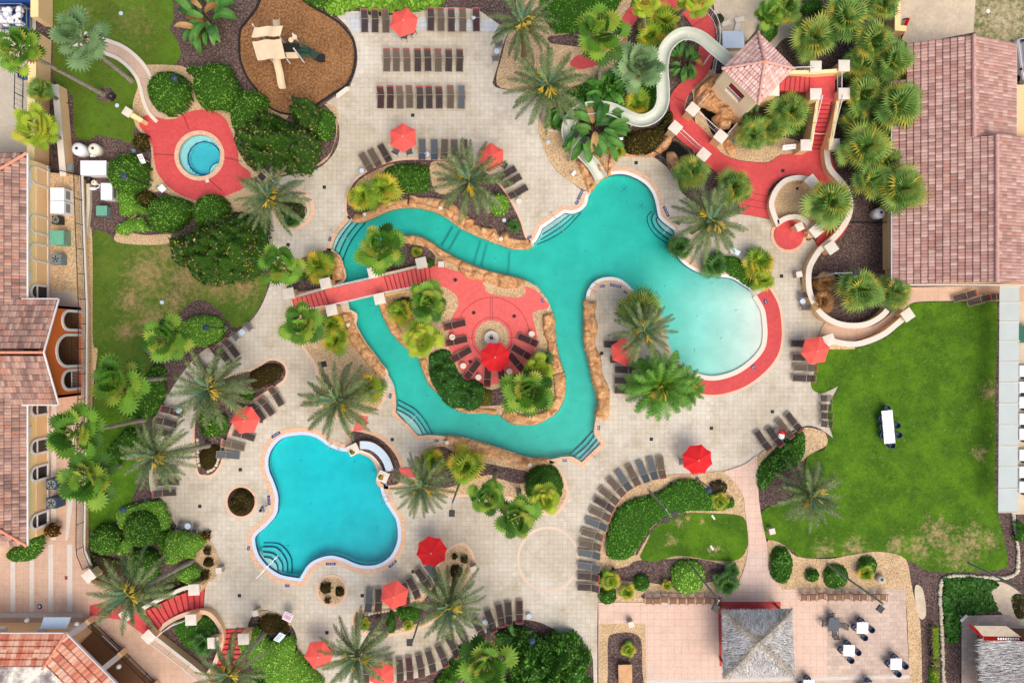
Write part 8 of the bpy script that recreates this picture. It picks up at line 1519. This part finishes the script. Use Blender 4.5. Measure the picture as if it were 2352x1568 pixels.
p = W(477, 416, .03); tag(MB().box((p.x, p.y, .1), (.36, .3, .05), .3).build('skimmer_lid', M['cap'], None), 'square white skimmer lid on the red terrace south of the spa', 'skimmer lid')
for x, y, w in [(838,493,'on the rocks by the northwest river steps'), (1012,478,'on the rocks under the date palm'), (1151,549,'on the rocks near the lagoon'), (800,746,'on the rocks below the bridge'), (1217,1067,'on the rocks above the round dark hedge'), (1027,1016,'on the rocks at the southern bed corner')]: p = W(x, y, .6); tag(MB().box((p.x, p.y, .62), (.34, .34, .14), .3).build('rock_speaker', M['cap'], None), 'small white square box ' + w, 'speaker box', 'white boxes on rocks')
c = W(2020, 322, .5); t = thing('concrete_pipe', 'grey concrete pipe ring standing among the sabal palms', 'pipe', (c.x, c.y, 0)); MB().strip(ell(0, 0, .62, .62, 24), -.18, .0, 0, .9, True).build('pipe_shell', M['conc'], t)
c = W(1684, 92, .8); t = thing('utility_box', 'grey flat roofed utility box beside the slide on bare soil', 'utility box', (c.x, c.y, 0), .02); MB().box((0, 0, .4), (2.0, 1.55, .8)).build('cabinet', M['bin'], t); MB().box((0, 0, .84), (2.1, 1.65, .1)).build('lid', M['gutterb'], t)
for x, y, rz, w in [(1666,56,.3,'left one above the utility box'), (1697,48,.25,'right one above the utility box'), (1692,66,1.3,'small one next to the utility box')]: p = W(x, y); tag(MB().box((p.x, p.y, .16), (.9, .5, .16), rz).build('stone_slab', M['cap'], None), 'beige stone slab, ' + w, 'stone slab', 'loose stone slabs')
c = W(2025, 1330, .6); t = thing('urn', 'round grey urn with a dark opening in the right gravel bed', 'urn', (c.x, c.y, .0)); MB().lathe((0, 0, 0), [(.3, 0), (.42, .3), (.4, .6), (.2, .68)], 18).build('urn_body', M['conc'], t, smooth=True); MB().lathe((0, 0, .66), [(.16, 0), (.16, .03)], 14).build('opening', M['iron'], t)
c = W(1436, 1547, .7); t = thing('wooden_chest', 'tan wooden chest with a stained sloped lid in the mulch planter', 'chest', (c.x, c.y, 0), .02); MB().box((0, 0, .35), (1.25, 1.7, .7)).build('chest_body', M['brown'], t); m = MB(); m.add([(-.66, .9, .72), (.66, .9, .72), (.66, -.9, .8), (-.66, -.9, .8), (-.66, .9, .66), (.66, .9, .66), (.66, -.9, .74), (-.66, -.9, .74)], [(3, 2, 1, 0), (4, 5, 6, 7), (0, 4, 7, 3), (1, 2, 6, 5), (0, 1, 5, 4)]); m.build('lid', M['walkp'] if 'walkp' in M else M.setdefault('walkp', plain('tan_board', (206, 160, 116), .8, .2, var=.15, scale=2)), t)
c = W(1406, 1305, .3); t = thing('spotlight', 'small black spotlight in the gravel south of the ground cover', 'spotlight', (c.x, c.y, 0)); MB().bar((0, 0, 0), (0, 0, .3), .03).build('stem', M['iron'], t); MB().bar((0, 0, .3), (.15, .1, .4), .1, .13, 10).build('lamp_head', M['iron'], t)
for x, y, w in [(1638,1187,'upper'), (1635,1257,'lower')]: p = W(x, y, .1); tag(MB().box((p.x, p.y, .13), (.18, .5, .06), .6).build('lawn_marker', M['white'], None), 'white slim marker lying on the small lawn, ' + w + ' one', 'marker', 'white lawn markers')
p = W(1797, 993, .6); tag(MB().box((p.x, p.y, .52), (.75, .32, .1), -.15).build('beach_towel', M['redcloth'], None), 'crumpled red towel on the taupe southeast lounger', 'towel')
c = W(2080, 62, .6); t = thing('ride_toy', 'red and blue tube frame lying against the wall by the sand', 'play equipment', (c.x, c.y, 0), 1.2); MB().bar((-.9, 0, .5), (.9, 0, .5), .16, .16, 8).build('red_tube', M['redcloth'], t); m = MB()
for s in (-1, 1): m.bar((s * .9, -.3, 0), (s * .9, .05, .55), .06); m.bar((s * .9, .35, 0), (s * .9, .05, .55), .06)
m.build('blue_legs', M['blue'], t)
c = W(2362, 140, .8); t = thing('parked_car', 'white parked car cut by the right edge beside the pink roof', 'car', (c.x, c.y, 0), -1.42); m = MB(); out = [(-2.2,-.7),(-2.0,-.86),(1.6,-.88),(2.15,-.6),(2.25,0),(2.15,.6),(1.6,.88),(-2.0,.86),(-2.2,.7)]; m.prism(out, .25, .85, True); m.prism([(x * .97, y * .95) for x, y in out], .8, .95); m.build('body', M['wtable'], t); m = MB(); m.prism([(-1.7,-.66),(.6,-.68),(.6,.68),(-1.7,.66)], .9, 1.45); m.build('cabin', M['wtable'], t); m = MB(); m.add([(.6,-.7,1.42),(.6,.7,1.42),(1.25,.72,.96),(1.25,-.72,.96)], [(0,3,2,1),(0,1,2,3)]); m.build('windscreen', M['glass'], t); m = MB(); m.add([(-1.7,-.62,1.42),(-1.7,.62,1.42),(-2.1,.68,.96),(-2.1,-.68,.96)], [(0,1,2,3),(0,3,2,1)]); m.build('rear_window', M['glass'], t)
for x in (-1.35, 1.4):
 for s in (-1, 1): MB().bar((x, s * .72, .32), (x, s * .9, .32), .32, .32, 14).build('wheel', M['iron'], t)
for s in (-1, 1): MB().box((2.12, s * .55, .62), (.14, .34, .14)).build('headlight', M['gutterb'], t); MB().box((.75, s * .98, 1.0), (.18, .18, .14)).build('wing_mirror', M['iron'], t)
def skin_body(name, verts, edges, mat, parent, lv=2):
 me = bpy.data.meshes.new(name); me.from_pydata([v[:3] for v in verts], edges, []); me.update(); o = bpy.data.objects.new(name, me); COL.objects.link(o); md = o.modifiers.new('skin', 'SKIN'); md.use_smooth_shade = True; o.modifiers.new('sub', 'SUBSURF').levels = lv; o.modifiers['sub'].render_levels = lv
 for i, v in enumerate(verts): sv = me.skin_vertices[0].data[i]; sv.radius = (v[3], v[3]); sv.use_root = (i == 0)
 dg = bpy.context.evaluated_depsgraph_get(); m2 = bpy.data.meshes.new_from_object(o.evaluated_get(dg)); bpy.data.objects.remove(o); m2.materials.clear(); m2.materials.append(M[mat]); m2.polygons.foreach_set('use_smooth', [True] * len(m2.polygons)); r = bpy.data.objects.new(name, m2); COL.objects.link(r)
 if parent is not None: r.parent = parent
 return r
pp = W(602, 1170, 1.2); per = thing('person', 'person with black hair in a grey shirt walking beside the blue pool', 'person', (pp.x, pp.y, .01), R(20)); per.location = (W(604, 1168, 1.0).x, W(604, 1168, 1.0).y, .01)
V_ = [(0,0,.92,.14),(0,0,1.08,.125),(.02,0,1.28,.15),(.03,0,1.43,.10),(.05,0,1.52,.055),(.07,0,1.66,.09),(.08,0,1.73,.08), (.02,.19,1.40,.06),(-.02,.27,1.14,.045),(.10,.28,.92,.036),(.13,.28,.84,.03), (.02,-.19,1.40,.06),(.08,-.27,1.14,.045),(-.02,-.29,.93,.036),(-.04,-.29,.85,.03), (.03,.10,.86,.095),(.22,.11,.50,.065),(.16,.11,.10,.042),(.34,.12,.04,.035), (-.02,-.10,.86,.095),(-.06,-.11,.48,.065),(-.34,-.11,.14,.042),(-.22,-.11,.03,.035)]
E_ = [(0,1),(1,2),(2,3),(3,4),(4,5),(5,6),(2,7),(7,8),(8,9),(9,10),(2,11),(11,12),(12,13),(13,14),(0,15),(15,16),(16,17),(17,18),(0,19),(19,20),(20,21),(21,22)]
for s, (hx_, hy_, hz_) in ((1, (.13, .28, .84)), (-1, (-.04, -.29, .85))):
 b0 = 10 if s == 1 else 14
 for k, (dx, dy, L_) in enumerate([(.03,0,.085),(.012,0,.095),(-.008,0,.09),(-.026,0,.075)]): V_ += [(hx_ + dx, hy_ + dy, hz_ - .05, .011), (hx_ + dx * 1.2 + .012, hy_ + dy, hz_ - .05 - L_, .008)]; n = len(V_); E_ += [(b0, n - 2), (n - 2, n - 1)]
 V_ += [(hx_ + .045, hy_ - s * .01, hz_ - .02, .011), (hx_ + .065, hy_ - s * .015, hz_ - .065, .008)]; n = len(V_); E_ += [(b0, n - 2), (n - 2, n - 1)]
skin_body('body', V_, E_, 'skin', per); skin_body('shirt', [(0,0,1.0,.17),(0,0,1.12,.155),(.02,0,1.30,.175),(.03,0,1.42,.12),(.02,.2,1.40,.085),(0,.25,1.25,.075),(.02,-.2,1.40,.085),(.05,-.25,1.25,.075)], [(0,1),(1,2),(2,3),(2,4),(4,5),(2,6),(6,7)], 'cloth', per); skin_body('shorts', [(0,0,.94,.17),(.03,.10,.86,.125),(.15,.11,.64,.105),(-.02,-.10,.86,.125),(-.05,-.11,.62,.105)], [(0,1),(1,2),(0,3),(3,4)], 'shorts', per); skin_body('hair', [(.05,0,1.70,.115),(.04,0,1.76,.085),(-.03,0,1.66,.085),(-.04,0,1.52,.06)], [(0,1),(0,2),(2,3)], 'hair', per)
MB().ball((.155, .03, 1.68), .014, 6).ball((.155, -.03, 1.68), .014, 6).build('eyes', M['iron'], per); MB().ball((.17, 0, 1.645), .02, 6).build('nose', M['skin'], per); MB().box((.155, 0, 1.605), (.02, .05, .012)).build('mouth', M['redstrap'], per)
SKY, SUN, EXPO = .185, .8, .05
cam = bpy.data.cameras.new('camera'); co = bpy.data.objects.new('camera', cam); COL.objects.link(co); co.location = (0, 0, H)
cam.sensor_width = 36; cam.lens = 36 * H / (2352 * S); cam.clip_end = 2000; cam.clip_start = 1; sc.camera = co
w = bpy.data.worlds.new('World'); sc.world = w; w.use_nodes = True; nt = w.node_tree; bg = nt.nodes['Background']
sky = nt.nodes.new('ShaderNodeTexSky'); sky.sky_type = 'NISHITA'; sky.sun_disc = False; sky.sun_elevation = R(58); sky.sun_rotation = R(150)
sky.air_density = 1.0; sky.dust_density = 6.0; sky.ozone_density = 1.0; sky.altitude = 0
nt.links.new(sky.outputs[0], bg.inputs[0]); bg.inputs[1].default_value = SKY
su = bpy.data.lights.new('sun', 'SUN'); su.energy = SUN; su.angle = R(60); su.color = (1, .94, .85)
so = bpy.data.objects.new('sun', su); COL.objects.link(so)
el, az = R(58), R(150); so.rotation_euler = Vector((math.sin(az) * math.cos(el), math.cos(az) * math.cos(el), math.sin(el))).to_track_quat('Z', 'Y').to_euler()
sc.view_settings.view_transform = 'Standard'; sc.view_settings.look = 'None'; sc.view_settings.exposure = EXPO; sc.view_settings.gamma = 1
sc.cycles.use_denoising = True; sc.cycles.max_bounces = 6; sc.cycles.transparent_max_bounces = 12
